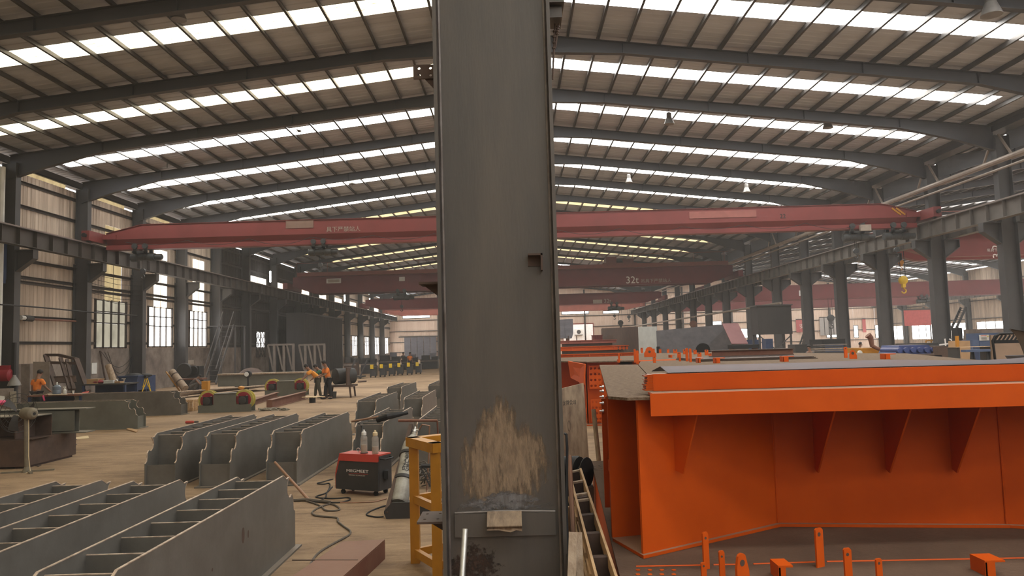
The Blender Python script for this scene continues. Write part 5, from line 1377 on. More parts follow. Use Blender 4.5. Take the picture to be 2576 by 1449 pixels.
# pedestal fan
fp = G(68, 1188); fn = thing('pedestal_fan', 'industrial pedestal fan with wire guard standing left on the floor', 'fan', fp)
hub = AY(66, 1040, fp.y)
link('pole', MB().tube([fp, V(hub.x, fp.y, hub.z-.1)], [.045, .035], 12), m_khaki, fn)
link('base', MB().bar(fp+V(-.42, -.12, .015), fp+V(.42, .16, .015), .05, .03).bar(fp+V(-.2, .22, .015), fp+V(.22, -.22, .015), .05, .03).lathe(fp, Z, [(.09, 0), (.05, .1)], 12), m_khaki, fn)
axf = V(-.93, .36, .02).normalized(); ce = V(hub.x, fp.y, hub.z)
mo = link('motor', MB().lathe(ce+axf*-.22, axf, [(.06, 0), (.10, .03), (.115, .06), (.115, .26), (.09, .30), (.05, .36)], 18), m_khaki, fn)
link('cooling_slot', MB().lathe(ce+axf*-.225, axf, [(.03, 0), (.03, .01)], 10), m_black, mo)
fc = ce+axf*.20; a1 = axf.cross(Z).normalized(); a2 = a1.cross(axf)
gd = MB()
for R_, off in ((.375, 0), (.375, .06), (.30, .10), (.20, .125), (.10, .135)):
    gd.tube([fc+axf*off+(a1*math.cos(k*PI/16)+a2*math.sin(k*PI/16))*R_ for k in range(32)], .004, 4, closed=True)
for k in range(28):
    d = a1*math.cos(k*PI/14)+a2*math.sin(k*PI/14)
    gd.tube([fc+d*.375, fc+d*.375+axf*.06, fc+d*.2+axf*.125, fc+axf*.137+d*.04], .0022, 4)
link('wire_guard', gd, m_mesh, fn)
for k in range(3):
    bl_ = MB(); rows = []
    for i in range(6):
        r = .05+.29*i/5; w = .035+.055*i/5; a0_ = k*2*PI/3+i*.06
        d = a1*math.cos(a0_)+a2*math.sin(a0_); s_ = a1*(-math.sin(a0_))+a2*math.cos(a0_)
        rows += [fc+axf*.03+d*r-s_*w+axf*.03, fc+axf*.03+d*r+s_*w-axf*.03]
    fs = [(2*i, 2*i+1, 2*i+3, 2*i+2) for i in range(5)]
    vs = rows+[q+axf*.004 for q in rows]; fs += [tuple(12+q for q in reversed(f)) for f in fs]
    link('fan_blade', bl_.add(vs, fs), m_mesh, fn)
link('power_cord', MB().tube([ce+V(.06, -.02, -.08), ce+V(.09, -.05, -.4), ce+V(.10, -.06, -.8), V(ce.x+.13, ce.y-.05, .02), V(ce.x+.14, ce.y-.2, .012)], .008, 6), m_cream, fn)
# black spool on the floor
p = G(170, 1133); sp = thing('black_cable_drum', 'black steel drum with two rims standing on the floor right of the rust brown block', 'drum', p)
link('drum', MB().lathe(p, Z, [(.105, 0), (.105, .24)], 20), m_black, sp)
for z in (.12, .235): link('rim', MB().lathe(p+V(0, 0, z), Z, [(.19, 0), (.19, .008)], 24), m_darkgrey, sp)
# flat boards lying about
def flat(name, lab, pts, z, m, cat, th=.012):
    P = [G(px, py, z) for px, py in pts]; return single(name, MB().poly(P, th), m, lab, cat)
flat('cream_board', 'cream coloured flat board on the floor near the black drum', [(178, 1101), (183, 1105), (224, 1102), (222, 1096)], .015, m_cream, 'board')
flat('cardboard_sheet', 'torn brown cardboard lying by the rust brown block', [(80, 1142), (110, 1150), (135, 1146), (156, 1143), (140, 1139), (100, 1141)], .014, m_card, 'cardboard')
flat('timber_offcut', 'brown timber piece on the floor behind the fan pole', [(22, 1163), (30, 1157), (95, 1155), (108, 1158), (80, 1162)], .05, m_card, 'timber', .05)
flat('timber_offcut', 'short brown plank under the end of the long notched beam', [(318, 1079), (322, 1076), (347, 1081), (343, 1086)], .03, m_card, 'timber', .03)
flat('dark_offcut', 'small dark steel offcut on the floor beside the fan base', [(88, 1171), (95, 1168), (104, 1170), (97, 1173)], .012, m_darkrust, 'offcut')
flat('dark_offcut', 'thin dark steel strip on the floor under the cardboard', [(108, 1156), (128, 1153), (130, 1155), (112, 1157)], .012, m_darkrust, 'offcut')
p = G(478, 1066); hm = thing('red_power_tool', 'small red power tool lying on the floor beside the box beams', 'power tool', p)
link('body', MB().lathe(p+V(-.14, 0, .05), (1, .1, 0), [(.03, 0), (.045, .03), (.045, .22), (.025, .26)], 10), m_machred, hm)
link('chuck', MB().lathe(p+V(.12, .02, .05), (1, .1, 0), [(.02, 0), (.03, .03), (.03, .1), (.012, .14)], 10), m_darkgrey, hm)
p = G(690, 1032); ch = MB()
for i in range(16):
    q = p+V(random.uniform(-.5, .5), random.uniform(-.35, .35), .03); a = random.uniform(0, PI)
    ch.tube([q+V(.13*math.cos(a+k*PI/5), .1*math.sin(a+k*PI/5), .04*math.sin(k*PI/5)) for k in range(10)], .025, 5, closed=True)
o = single('lifting_chain', ch, m_khaki, 'heap of lifting chain lying on the open floor', 'chain'); o['kind'] = 'stuff'
# timber crate
p0, p1 = AY(418, 1035, 28.6), AY(484, 1035, 28.6); zc = AY(450, 1007, 28.6).z
cr_ = thing('timber_crate', 'small open crate of pale upright slats on the floor', 'crate', ((p0.x+p1.x)/2, 28.9, 0))
for i in range(11):
    xx = p0.x+(p1.x-p0.x)*(i+.5)/11; link('slat', MB().box((xx-.037, 28.58, 0.01), (xx+.035, 28.6, zc-random.uniform(0, .03))), m_wood, cr_, smooth=False)
for i in range(5):
    yy = 28.66+i*.14
    for xx in (p0.x, p1.x-.02): link('slat', MB().box((xx, yy, .01), (xx+.02, yy+.09, zc-.01)), m_wood, cr_, smooth=False)
for zz in (.06, zc-.06): link('rail', MB().box((p0.x-.01, 28.555, zz-.03), (p1.x+.01, 28.58, zz+.03)).box((p0.x-.01, 29.25, zz-.03), (p1.x+.01, 29.28, zz+.03)), m_wood, cr_, smooth=False)
p = G(368, 1037); b = MB(); vs = []
for i in range(9):
    for k in range(7):
        vs.append((p.x-.55+1.1*i/8, p.y-.3+.6*k/6, .02+.09*abs(math.sin(i*1.7+k*.9))*math.sin(PI*i/8)*math.sin(PI*k/6)))
single('yellow_sack', b.add(vs, [(i*7+k, (i+1)*7+k, (i+1)*7+k+1, i*7+k+1) for i in range(8) for k in range(6)]), m_brightyellow, 'crumpled yellow sack on the floor left of the timber crate', 'sack')
# wheeled end carriages
def carriage(lab, px0, px1, pyb, Y, L_=None):
    a, c = AY(px0, pyb, Y), AY(px1, pyb, Y); x0, x1 = a.x, c.x; l = x1-x0; h = .66*l/1.95
    t = thing('wheeled_end_carriage', lab, 'crane carriage', ((x0+x1)/2, Y, 0), 0, 'grey carriages with wheels')
    k = l/1.95
    pr_ = [(0, 0), (l, 0), (l, .25*k), (l-.1*k, .27*k), (l-.56*k, .27*k), (l-.56*k, .62*k), (l-.60*k, h), (.60*k, h), (.56*k, .62*k), (.56*k, .27*k), (.1*k, .27*k), (0, .25*k)]
    for yy in (Y, Y+.42): link('side_plate', MB().prism(pr_, (x0, yy, .012), (1, 0, 0), Z, (0, .02, 0)), m_green, t, smooth=False)
    link('top_plate', MB().box((x0+.58*k, Y-.03, h+.012), (x1-.58*k, Y+.47, h+.032)), m_green, t, smooth=False)
    link('bottom_plate', MB().box((x0-.02, Y-.04, 0), (x1+.02, Y+.48, .014)), m_green, t, smooth=False)
    for xx in (x0+.32*k, x1-.32*k):
        zc_ = .44*k
        w = link('wheel', MB().lathe((xx, Y+.10, zc_), (0, 1, 0), [(.30*k, 0), (.36*k, .01), (.36*k, .05), (.31*k, .06), (.31*k, .22), (.36*k, .23), (.36*k, .27), (.3*k, .28)], 32), m_oldyellow, t, 'worn yellow flanged wheel')
        link('hub_disc', MB().lathe((xx, Y+.085, zc_), (0, 1, 0), [(.275*k, 0), (.285*k, .02)], 28), m_crimson, w, 'crimson wheel disc')
        bx = link('bearing_housing', MB().box((xx-.13*k, Y-.015, zc_-.17*k), (xx+.18*k, Y+.09, zc_+.13*k)), m_black, t, smooth=False)
        link('bearing_cover', MB().lathe((xx, Y-.05, zc_-.02), (0, 1, 0), [(.10*k, 0), (.135*k, .01), (.145*k, .04)], 22), m_darkgrey, bx)
        for s in (-1, 1):
            link('bolt', MB().lathe((xx+s*.17*k, Y-.01, h-.07), (0, -1, 0), [(.02, 0), (.02, .02)], 6), m_galv, t)
    return t
carriage('grey wheeled end carriage with two yellow and crimson wheels, the nearer one', 498, 632, 1040, 27.8)
carriage('grey wheeled end carriage with yellow and crimson wheels, the farther one by the bending man', 666, 771, 996, 37.0)
# rust red beams lying along the hall
for (nA, nB, ptop, lab) in (((678, 1028), (768, 1003), 1006, 'long rust red I-beam lying in front of the farther wheeled carriage, the longer of two'), ((628, 1022), (697, 998), 1000, 'rust red I-beam lying left of the longer one')):
    a, c = G(*nA), G(*nB); d = (c-a).normalized()
    z = AY(nA[0], ptop+ (0 if nA[0] > 650 else 8), a.y).z
    t = thing('rust_red_beam', lab, 'steel beam', a)
    link('web', MB().bar(a+V(0, 0, z/2), c+V(0, 0, z/2), .014, z-.03), m_rustred, t, smooth=False)
    link('top_flange', MB().bar(a+V(0, 0, z-.01), c+V(0, 0, z-.01), .22, .02), m_rustred, t, smooth=False)
    link('bottom_flange', MB().bar(a+V(0, 0, .01), c+V(0, 0, .01), .22, .02), m_rustred, t, smooth=False)
    link('end_plate', MB().bar(a+V(0, 0, z/2)-d*.01, a+V(0, 0, z/2), .22, z), m_rustred, t, smooth=False)
p = G(786, 1013); t = thing('improvised_stool', 'black drum with a cream board on top at the feet of the bending man', 'stool', p)
link('drum', MB().lathe(p, Z, [(.13, 0), (.13, .22)], 16), m_black, t)
link('board', MB().poly([p+V(-.42, -.1, .26), p+V(.1, -.25, .25), p+V(.5, .15, .25), p+V(.05, .3, .25)], .03), m_cream, t, smooth=False)
# cart with a dark drum beside the orange-shirted man
p = G(858, 1000); ct = thing('drum_cart', 'rusty steel cart carrying a dark round drum beside the man in orange', 'cart', p)
link('drum', MB().lathe(p+V(-.3, .1, .95), (.75, .66, 0), [(.30, 0), (.36, .02), (.36, .5), (.33, .52), (.36, .56), (.36, .95), (.30, .98)], 22), m_darkgrey, ct)
fr = MB().box((p.x-.7, p.y-.3, .48), (p.x+.6, p.y+.8, .56)); fr.box((p.x+.3, p.y-.3, .56), (p.x+.36, p.y+.6, 1.35))
link('frame', fr, m_darkrust, ct, smooth=False)
for (dx, dy) in ((-.6, -.25), (.5, -.25), (-.6, .7), (.5, .7)): link('leg', MB().bar((p.x+dx, p.y+dy, 0), (p.x+dx*.9, p.y+dy, .5), .07, .07), m_darkrust, ct, smooth=False)
link('bucket', MB().lathe((p.x-.25, p.y-.45, .0), Z, [(.13, 0), (.16, .3), (.15, .3)], 14), m_darkgrey, ct)
# survey tripod
p = AY(372, 950, 38.5); base = [G(354, 999), G(362, 999), G(382, 997)]
hd = V(p.x, (base[0].y+base[2].y)/2, 0); hd = AY(368, 950, hd.y)
tp = thing('survey_tripod', 'yellow survey tripod standing before the dark blue bin', 'tripod', V(hd.x, hd.y, 0))
for q in (base[0], base[1]+V(0, .9, 0), base[2]):
    q = V(q.x, q.y, 0); m_ = q+(hd-q)*.5
    link('leg', MB().bar(q, m_+(hd-q)*.1, .05, .04).bar(m_+V(-.04, 0, 0), hd+V(-.05, 0, 0), .03, .03).bar(m_+V(.04, 0, 0), hd+V(.05, 0, 0), .03, .03), m_brightyellow, tp, smooth=False)
link('tripod_head', MB().lathe(hd-V(0, 0, .02), Z, [(.12, 0), (.12, .06), (.05, .07), (.05, .12)], 14), m_black, tp)
# blue skip and benches
def pbox(px0, py0, px1, py1, Y):
    a, c = AY(px0, py1, Y), AY(px1, py0, Y); return a, c
a, c = pbox(298, 948, 346, 975, 39.5)
sk = thing('blue_skip', 'dark blue steel skip with white scrawled lettering', 'skip', ((a.x+c.x)/2, 39.8, 0))
link('tub', MB().prism([(a.x+.06, 0.35), (c.x-.06, .35), (c.x, c.z), (a.x, c.z)], (0, 39.5, 0), (1, 0, 0), Z, (0, 1.4, 0)), m_blue, sk, smooth=False)
link('rim', MB().box((a.x-.05, 39.45, c.z), (c.x+.05, 40.95, c.z+.06)), m_blue, sk, smooth=False)
link('foot', MB().box((a.x+.1, 39.6, 0), (c.x-.1, 39.75, .35)).box((a.x+.1, 40.6, 0), (c.x-.1, 40.75, .35)), m_blue, sk, smooth=False)
q = AY(304, 962, 39.45); text('TSM', sk, (q.x, 39.5, q.z-.1), .45, m_whitepaint, (1, 0, -.05), Z)
link('scrap_load', MB().sphere((a.x+.5, 40.1, c.z+.02), .35, (1.4, 1, .5)).sphere((a.x+1.0, 40.3, c.z+.05), .25, (1.5, 1, .4)), m_black, sk)
a, c = pbox(346, 944, 376, 992, 41.0)
cb = thing('blue_steel_cabinet', 'dark blue steel cabinet behind the survey tripod', 'cabinet', ((a.x+c.x)/2, 41.3, 0))
link('body', MB().box((a.x, 41, 0), (c.x, 41.7, c.z)), m_blue, cb, smooth=False)
link('cabinet_door', MB().box((a.x+.04, 40.97, .1), (c.x-.04, 41.0, c.z-.08)), m_blue, cb, smooth=False)
link('torn_paper', MB().box((a.x-.1, 40.95, c.z-.55), (a.x+.18, 40.96, c.z-.1)), m_skin, cb)
TZ = None
def bench(lab, px0, px1, pyt, Y, m, dep=.9):
    a, c = AY(px0, pyt, Y), AY(px1, pyt, Y); z = a.z
    t = thing('work_bench', lab, 'work bench', ((a.x+c.x)/2, Y+dep/2, 0))
    link('top', MB().box((a.x, Y, z-.06), (c.x, Y+dep, z)), m, t, smooth=False)
    for x in (a.x+.06, c.x-.06):
        for y in (Y+.06, Y+dep-.06): link('leg', MB().box((x-.04, y-.04, 0), (x+.04, y+.04, z-.06)), m_blue, t, smooth=False)
    link('shelf_panel', MB().box((a.x+.15, Y+.1, .15), (c.x-.15, Y+dep-.1, .2)).box((a.x+.1, Y+dep-.12, .2), (c.x-.1, Y+dep-.08, z-.06)), m_blue, t, smooth=False)
    return z, a, c
z1, a1_, c1b = bench('dark blue work bench littered with boxes before the leaning rusty frame', 205, 316, 967, 31.5, m_darkgrey, 1.1)
z2, a2_, c2b = bench('low work bench with a water jug near the man in orange at left', 68, 205, 995, 27.2, m_rustred, .9)
def on(px, Y, z): q = AY(px, 980, Y); return V(q.x, Y, z)
q = on(143, 27.5, z2+.002); t = thing('water_jug', 'blue-grey plastic water jug upside down on the low bench', 'water jug', q)
link('body', MB().lathe(q, Z, [(.11, 0), (.14, .02), (.14, .14), (.132, .16), (.14, .18), (.14, .27), (.09, .32), (.05, .34)], 18), m_jug, t)
link('neck', MB().lathe(q+V(0, 0, .34), Z, [(.028, 0), (.028, .08), (.012, .1)], 10), m_white, t)
q = on(163, 27.45, z2+.002); t = thing('spray_bottle', 'white spray bottle on the low bench right of the water jug', 'bottle', q)
link('body', MB().lathe(q, Z, [(.06, 0), (.065, .01), (.06, .14), (.02, .19), (.02, .22)], 12), m_white, t); link('nozzle', MB().box((q.x-.05, q.y-.015, .22+q.z), (q.x+.03, q.y+.015, .27+q.z)), m_white, t)
q = on(184, 27.4, z2+.002); single('paper_cup', MB().lathe(q, Z, [(.03, 0), (.045, .12)], 12), m_white, 'small paper cup at the right end of the low bench', 'cup')
q = on(95, 27.4, z2+.002); gl = thing('work_gloves', 'dirty work gloves lying on the low bench by the man', 'gloves', q)
for dx in (-.12, .1):
    g_ = MB().sphere(q+V(dx, 0, .02), .06, (1.1, .8, .35))
    for k in range(4): g_.tube([q+V(dx+.04, -.05+.033*k, .02), q+V(dx+.15, -.06+.04*k, .015)], .013, 6)
    g_.tube([q+V(dx, .05, .02), q+V(dx+.05, .11, .015)], .014, 6); link('glove', g_, m_khaki, gl)
q = on(178, 31.8, z1+.002)
def boxthing(name, lab, px0, px1, pyt, Y, z, m, cat='box', dep=.3, lid=None):
    a, c = AY(px0, pyt, Y), AY(px1, pyt, Y); t = thing(name, lab, cat, ((a.x+c.x)/2, Y+dep/2, z))
    link('body', MB().box((a.x, Y, z), (c.x, Y+dep, c.z)), m, t, smooth=False)
    link('lid', MB().box((a.x-.01, Y-.01, c.z), (c.x+.01, Y+dep+.01, c.z+.03)), lid or m, t, smooth=False)
    return t
boxthing('cardboard_box', 'open cardboard box on the dark blue bench', 218, 246, 955, 31.7, z1, m_card, dep=.5)
boxthing('white_box', 'long white box lying on the dark blue bench', 260, 284, 958, 31.8, z1, m_white, dep=.3)
boxthing('cardboard_box', 'small brown cardboard box right of the open one', 288, 302, 961, 31.7, z1, m_card, dep=.3)
q = on(246, 31.9, z1); single('red_rag_heap', MB().sphere(q+V(0, 0, .07), .22, (1.6, 1, .4)), m_crimson, 'dark red rags heaped on the dark blue bench', 'rags')
q = on(270, 32.2, z1); single('white_helmet', MB().sphere(q+V(.25, 0, .09), .14, (1.3, 1, .8)).lathe(q+V(.25, 0, .01), Z, [(.19, 0), (.19, .01)], 14), m_white, 'off-white helmet lying on the dark blue bench', 'helmet')
q = on(268, 32.0, z1); single('roll_of_cloth', MB().tube([q+V(.3, 0, .05), q+V(-.05, .2, .75)], .13, 12), m_woodgrey, 'rolled cloth leaning up from the dark blue bench', 'roll')
flat('red_tray', 'red plastic tray tilted on the grey box beam', [(204, 990), (208, 986), (224, 984), (221, 988)], .835, m_redsheet, 'tray')
flat('grey_board', 'pale grey board lying flat on the low bench', [(118, 990), (122, 994), (170, 993), (168, 989)], z2+.014, m_woodgrey, 'board')
tp_ = MB().tube([AY(108, 995, 27.17), AY(112, 1008, 27.17)], .03, 6); single('pink_strap', tp_, m_pink2, 'bright pink plastic strap hanging from the low bench', 'strap')
# leaning boards and rusty frame at the left wall
t = thing('sheet_board', 'wide grey sheet panel leaning on the wall behind the man in orange', 'panel', G(110, 990))
a, c = AY(84, 912, 35.0), AY(122, 985, 34.0)
def lean(name, par, px0, px1, pyt, pyb, Y0, Y1, m):
    p = [AY(px0, pyb, Y0), AY(px1, pyb, Y0), AY(px1, pyt, Y1), AY(px0, pyt, Y1)]
    zz = min(q.z for q in p[:2])
    for q in p[:2]: q.z = 0
    return link(name, MB().quad(*p, .03), m, par, smooth=False)
lean('panel', t, 84, 126, 910, 990, 33.2, 33.6, m_conc)
t = thing('sheet_board', 'narrow grey sheet panel leaning on the wall left of the wide one', 'panel', G(64, 990)); lean('panel', t, 54, 76, 916, 990, 33.4, 33.8, m_conc)
rf = thing('rusty_door_frame', 'rusty steel door frame leaning askew against the left wall', 'steel frame', G(185, 985))
YF = 33.6
def R2(px, py): return AY(px, py, YF+(985-py)*.012)
E_ = [(115, 893), (148, 985), (220, 985), (190, 905)]
for i, (p, q) in enumerate((((115, 893), (147, 990)), ((192, 903), (222, 985)), ((115, 893), (148, 893)), ((148, 893), (192, 903)), ((124, 912), (196, 914)), ((137, 950), (190, 948)), ((152, 900), (176, 980)), ((168, 905), (186, 980)))):
    link('frame_bar', MB().bar(R2(*p), R2(*q), .20 if i < 2 else .14, .12), m_darkrust, rf, smooth=False)
link('kick_plate', MB().quad(R2(132, 965), R2(194, 962), R2(190, 947), R2(134, 949), .05), m_darkrust, rf, smooth=False)
link('foot', MB().bar(V(R2(147, 990).x, R2(147, 990).y, 0), R2(147, 985), .18, .14).bar(V(R2(222, 985).x, R2(222, 985).y, 0), R2(222, 980), .18, .14), m_darkrust, rf, smooth=False)
# cables and conduit on the wall
ca = MB().tube([AX(0, 766, -21.9)]+[AX(px, py, -21.9) for px, py in ((60, 770), (130, 776), (200, 783), (260, 788), (345, 794))], .035, 6)
single('hanging_cable', ca, m_black, 'dark sagging cable running along the left wall above the man', 'cable')
cd = thing('motor_conduit', 'brown horizontal pipe with a dark motor on the left wall sheet', 'pipe', AX(60, 800, -22.7))
p0_, p1_ = AX(80, 803, -22.75), AX(190, 808, -22.75); link('pipe', MB().tube([p0_, p1_], .05, 8), m_rustred, cd)
link('motor', MB().tube([AX(62, 800, -22.7), AX(80, 802, -22.7)], .14, 12), m_darkgrey, cd); link('motor_cap', MB().tube([AX(52, 799, -22.7), AX(62, 800, -22.7)], .10, 10), m_white, cd)
a, c = AX(226, 760, -22.4), AX(246, 690, -22.4)
wl = MB()
for i in range(6):
    q0, q1 = AX(226, 688+i*12, -22.4), AX(356, 708+i*12, -22.4); wl.tube([q0, (q0+q1)/2-V(0, 0, .12), q1], .012, 4)
single('slack_wires', wl, m_black, 'six slack thin wires across the yellowed strip window', 'wires')
dl = MB()
for i in range(3):
    q0, q1 = AX(255+i*8, 885, -22.85), AX(340, 885, -22.85); dl.tube([q0]+[q0.lerp(q1, k/8)-V(0, 0, (.9+.35*i)*math.sin(PI*k/8)) for k in range(1, 8)]+[q1], .015, 4)
single('draped_wires', dl, m_black, 'dark wires draped in arcs over the concrete below the dull window', 'wires')
a, c = AX(252, 882, -22.9), AX(272, 945, -22.7); single('leaning_bar', MB().tube([V(c.x, c.y, .3)+(V(0, 0, -.3)), a], .05, 6), m_darkrust, 'dark bar leaning on the concrete wall below the dull window', 'bar')
a, c = AX(230, 913, -22.96), AX(243, 940, -22.96); single('wall_notice', MB().box((a.x, a.y, c.z), (a.x+.02, c.y, a.z)), m_white, 'small pale notice fixed to the concrete wall beside the column', 'notice')
a, c = AX(471, 906, -22.96), AX(487, 917, -22.96); single('wall_notice', MB().box((a.x, a.y, c.z), (a.x+.02, c.y, a.z)), m_pale, 'pale switch plate on the concrete wall beside the squatting man', 'notice')
# left edge machinery
p = AY(14, 985, 25); mc_ = thing('red_drill_machine', 'dark red machine head on a black stand cut by the left edge', 'machine', V(p.x, 25, 0))
link('stand', MB().box((p.x-.35, 25, 0), (p.x+.1, 25.4, 1.5)).box((p.x+.1, 25.1, 0), (p.x+.2, 25.2, 2.7)), m_black, mc_, smooth=False)
link('head', MB().lathe((p.x-.3, 25.1, 1.62), (1, 0, 0), [(.16, 0), (.22, .05), (.22, .4), (.14, .45)], 14).box((p.x-.35, 25, 1.75), (p.x+.1, 25.3, 1.95)), m_crimson, mc_)
p = AY(36, 965, 24.5); hp_ = thing('metal_hopper', 'small pale metal funnel on a pipe stand near the left edge', 'hopper', V(p.x, 24.5, 0))
link('funnel', MB().lathe((p.x, 24.5, p.z-.06), Z, [(.20, 0), (.17, .1), (.05, .3), (.05, .34)], 16), m_lamp, hp_); link('post', MB().tube([(p.x, 24.5, 0), (p.x, 24.5, p.z-.06)], .05, 8), m_black, hp_)
p = AY(16, 1000, 22.0); gb_ = thing('grinder_guard', 'pale sheet metal guard with white paper at the left edge', 'guard', V(p.x, 22, 0))
link('sheet', MB().quad((p.x-.5, 21.9, 0), (p.x+.12, 22.1, 0), (p.x+.02, 22.3, 1.3), (p.x-.5, 22.1, 1.3), .03), m_conc, gb_, smooth=False)
link('paper', MB().quad((p.x-.35, 22.02, .88), (p.x-.08, 22.08, .80), (p.x-.12, 22.1, 1.08), (p.x-.33, 22.05, 1.12), -.006), m_white, gb_)
link('olive_brace', MB().bar((p.x+.25, 22, 0), (p.x+.05, 22.2, 1.2), .16, .1), m_khaki, gb_, smooth=False)
p = AY(5, 1022, 18); single('pink_bag', MB().sphere((p.x, 18, 1.13), .12, (1.3, 1, .5)), m_pink2, 'bright pink plastic bag on the green-grey beam at the left edge', 'bag')
single('blue_wall_pipe', MB().tube([AX(6, 560, -22.6), V(-22.6, AX(6, 560, -22.6).y, 5.5)], .18, 10).tube([AX(16, 570, -22.6), V(-22.6, AX(16, 570, -22.6).y, 5.7)], .05, 8), m_blue, 'dark blue pipe on the wall at the left edge', 'pipe')
single('white_wall_post', MB().tube([AX(4, 420, -22.5), V(-22.5, AX(4, 420, -22.5).y, 0)], .16, 10), m_white, 'pale upright pipe against the wall at the far left edge', 'pipe')
# leaning pipes, plates, motor -------------------------------------------------
a, c = AY(433, 935, 38.8), G(466, 985); tp9 = AY(433, 935, c.y+.9); lp = thing('leaning_pipe', 'thick grey pipe with two collars leaning on the left wall', 'pipe', c)
link('pipe', MB().tube([c+V(0, 0, .18), tp9], .20, 16), m_woodgrey, lp)
for f in (.35, .75): q = (c+V(0, 0, .18)).lerp(tp9, f); d = (tp9-c).normalized(); link('collar', MB().tube([q, q+d*.08], .215, 16), m_darkrust, lp)
for i, (p0_, p1_) in enumerate((((418, 935), (452, 985)), ((433, 948), (459, 984)))):
    a, c = AY(*p0_, 40), G(*p1_); single('yellow_pole', MB().bar(c+V(0, 0, .03), AY(*p0_, c.y+.7), .07, .05), m_yellow, '%s ochre pole leaning beside the thick grey pipe' % ('outer' if i == 0 else 'inner'), 'pole')
t = thing('diesel_motor', 'dark motor with a round fan cover on a red rail by the wall', 'motor', AY(478, 960, 46))
p = AY(472, 932, 46); link('flywheel_cover', MB().lathe((p.x-.2, 45.9, p.z), (0, 1, 0), [(.42, 0), (.46, .04), (.46, .2), (.3, .24)], 20), m_darkgrey, t)
link('block', MB().box((p.x-.1, 46, p.z-.45), (p.x+.7, 46.7, p.z+.25)).lathe((p.x+.35, 45.95, p.z), (0, 1, 0), [(.25, 0), (.3, .05), (.3, .2)], 14), m_black, t)
link('base_rail', MB().box((p.x-.7, 45.9, p.z-.58), (p.x+.9, 46.7, p.z-.48)), m_rustred, t, smooth=False); link('pedestal', MB().box((p.x-.2, 46, 0), (p.x+.7, 46.6, p.z-.58)), m_darkgrey, t, smooth=False)
ps = thing('steel_plate_stack', 'stack of long grey steel strips on the floor behind the nearer wheeled carriage', 'steel stock', G(500, 1000))
for i in range(5):
    a, c = G(424+i*6, 998-i*3, .12+.05*i), G(640+i*14, 975-i*2, .12+.05*i)
    link('steel_strip', MB().bar(a, c, .5-.05*i, .045), m_conc if i % 2 else m_woodgrey, ps, smooth=False)
a, c = G(424, 1000), G(636, 978); link('skid', MB().bar(a+V(.4, 0, .04), a+V(.5, 1.0, .04), .1, .08), m_wooddark, ps); link('skid', MB().bar(c+V(-.6, -.3, .04), c+V(-.5, .6, .04), .1, .08), m_wooddark, ps)
a, c = G(424, 998), G(640, 975)
boxthing('orange_carton', 'small orange carton beside the squatting man', 507, 523, 960, 38.5, 0, m_yellow)
p = G(607, 977, .35); t = thing('orange_bowl', 'small bright orange dome cap on the steel strips', 'cap', p); link('dome', MB().sphere(p+V(0, 0, .03), .14, (1.2, 1, .7)), m_yellow, t)
ls = thing('work_light_stand', 'black stand with a round pale work lamp behind the wheeled carriages', 'work lamp', G(624, 985))
p = G(624, 985); q = AY(624, 945, p.y); link('pole', MB().tube([p, V(p.x, p.y, q.z)], .05, 8), m_black, ls); link('lamp_head', MB().lathe((p.x, p.y-.1, q.z+.08), (0, 1, 0), [(.16, 0), (.2, .04), (.2, .18), (.1, .24)], 16), m_black, ls); link('lens', MB().lathe((p.x-.05, p.y-.11, q.z+.08), (0, 1, 0), [(.12, 0), (.13, .012)], 16), m_white, ls)
# long grey box, stair, trusses, dark machinery in the dark-walled bay --------------
lg = thing('long_grey_box_section', 'long grey steel box section lying before the lattice frames', 'steel beam', G(655, 972))
a, c = AY(548, 970, 46.5), AY(765, 935, 46.5); link('body', MB().box((a.x, 46.5, .12), (c.x, 47.3, c.z-.08)), m_green, lg, smooth=False)
link('top_flange', MB().box((a.x, 46.4, c.z-.08), (c.x, 47.4, c.z)), m_woodgrey, lg, smooth=False); link('skid', MB().box((a.x+1, 46.6, 0), (a.x+1.2, 47.2, .12)), m_wooddark, lg); link('skid', MB().box((c.x-1.2, 46.6, 0), (c.x-1, 47.2, .12)), m_wooddark, lg)
p = AY(632, 930, 50); single('red_dome_vessel', MB().sphere((p.x, 50, p.z-1.2), 1.0, (1.25, 1, 1.35)).box((p.x-.9, 49.5, 0), (p.x+.9, 50.5, .4)), m_darkrust, 'dark red domed vessel behind the long grey box section', 'vessel')
for k, (px, lab) in enumerate(((690, 'left'), (768, 'right'))):
    t = thing('lattice_truss', 'grey steel lattice frame standing before the dark wall, %s one of two' % lab, 'truss', G(px+30, 965))
    Yt = 51
    for i in range(3):
        a, c = AY(px+i*24, 865, Yt), AY(px+i*24, 938, Yt); link('post', MB().bar((a.x, Yt, 0), (a.x, Yt, a.z), .14, .14), m_trusssteel, t, smooth=False)
        d, e3 = AY(px+i*24-16, 868, Yt), AY(px+i*24-3, 930, Yt); link('diagonal', MB().bar((d.x, Yt, d.z), (e3.x, Yt, e3.z), .10, .10), m_trusssteel, t, smooth=False)
    a, c = AY(px-16, 868, Yt), AY(px+50, 868, Yt); link('top_chord', MB().bar((a.x, Yt, a.z), (c.x, Yt, a.z), .12, .12), m_trusssteel, t, smooth=False)
ld = thing('access_stair', 'dark steel access stair with railing against the dark wall', 'stair', G(560, 950))
a, c = AX(543, 932, -20.5), AX(588, 818, -20.5)
for dy in (0, .8):
    link('stringer', MB().bar((-20.5-dy, a.y, 0.1), (-20.5-dy, c.y, c.z), .05, .2), m_col, ld, smooth=False)
    link('handrail', MB().bar((-20.5-dy, a.y, 1.1), (-20.5-dy, c.y, c.z+1.0), .05, .05), m_col, ld, smooth=False)
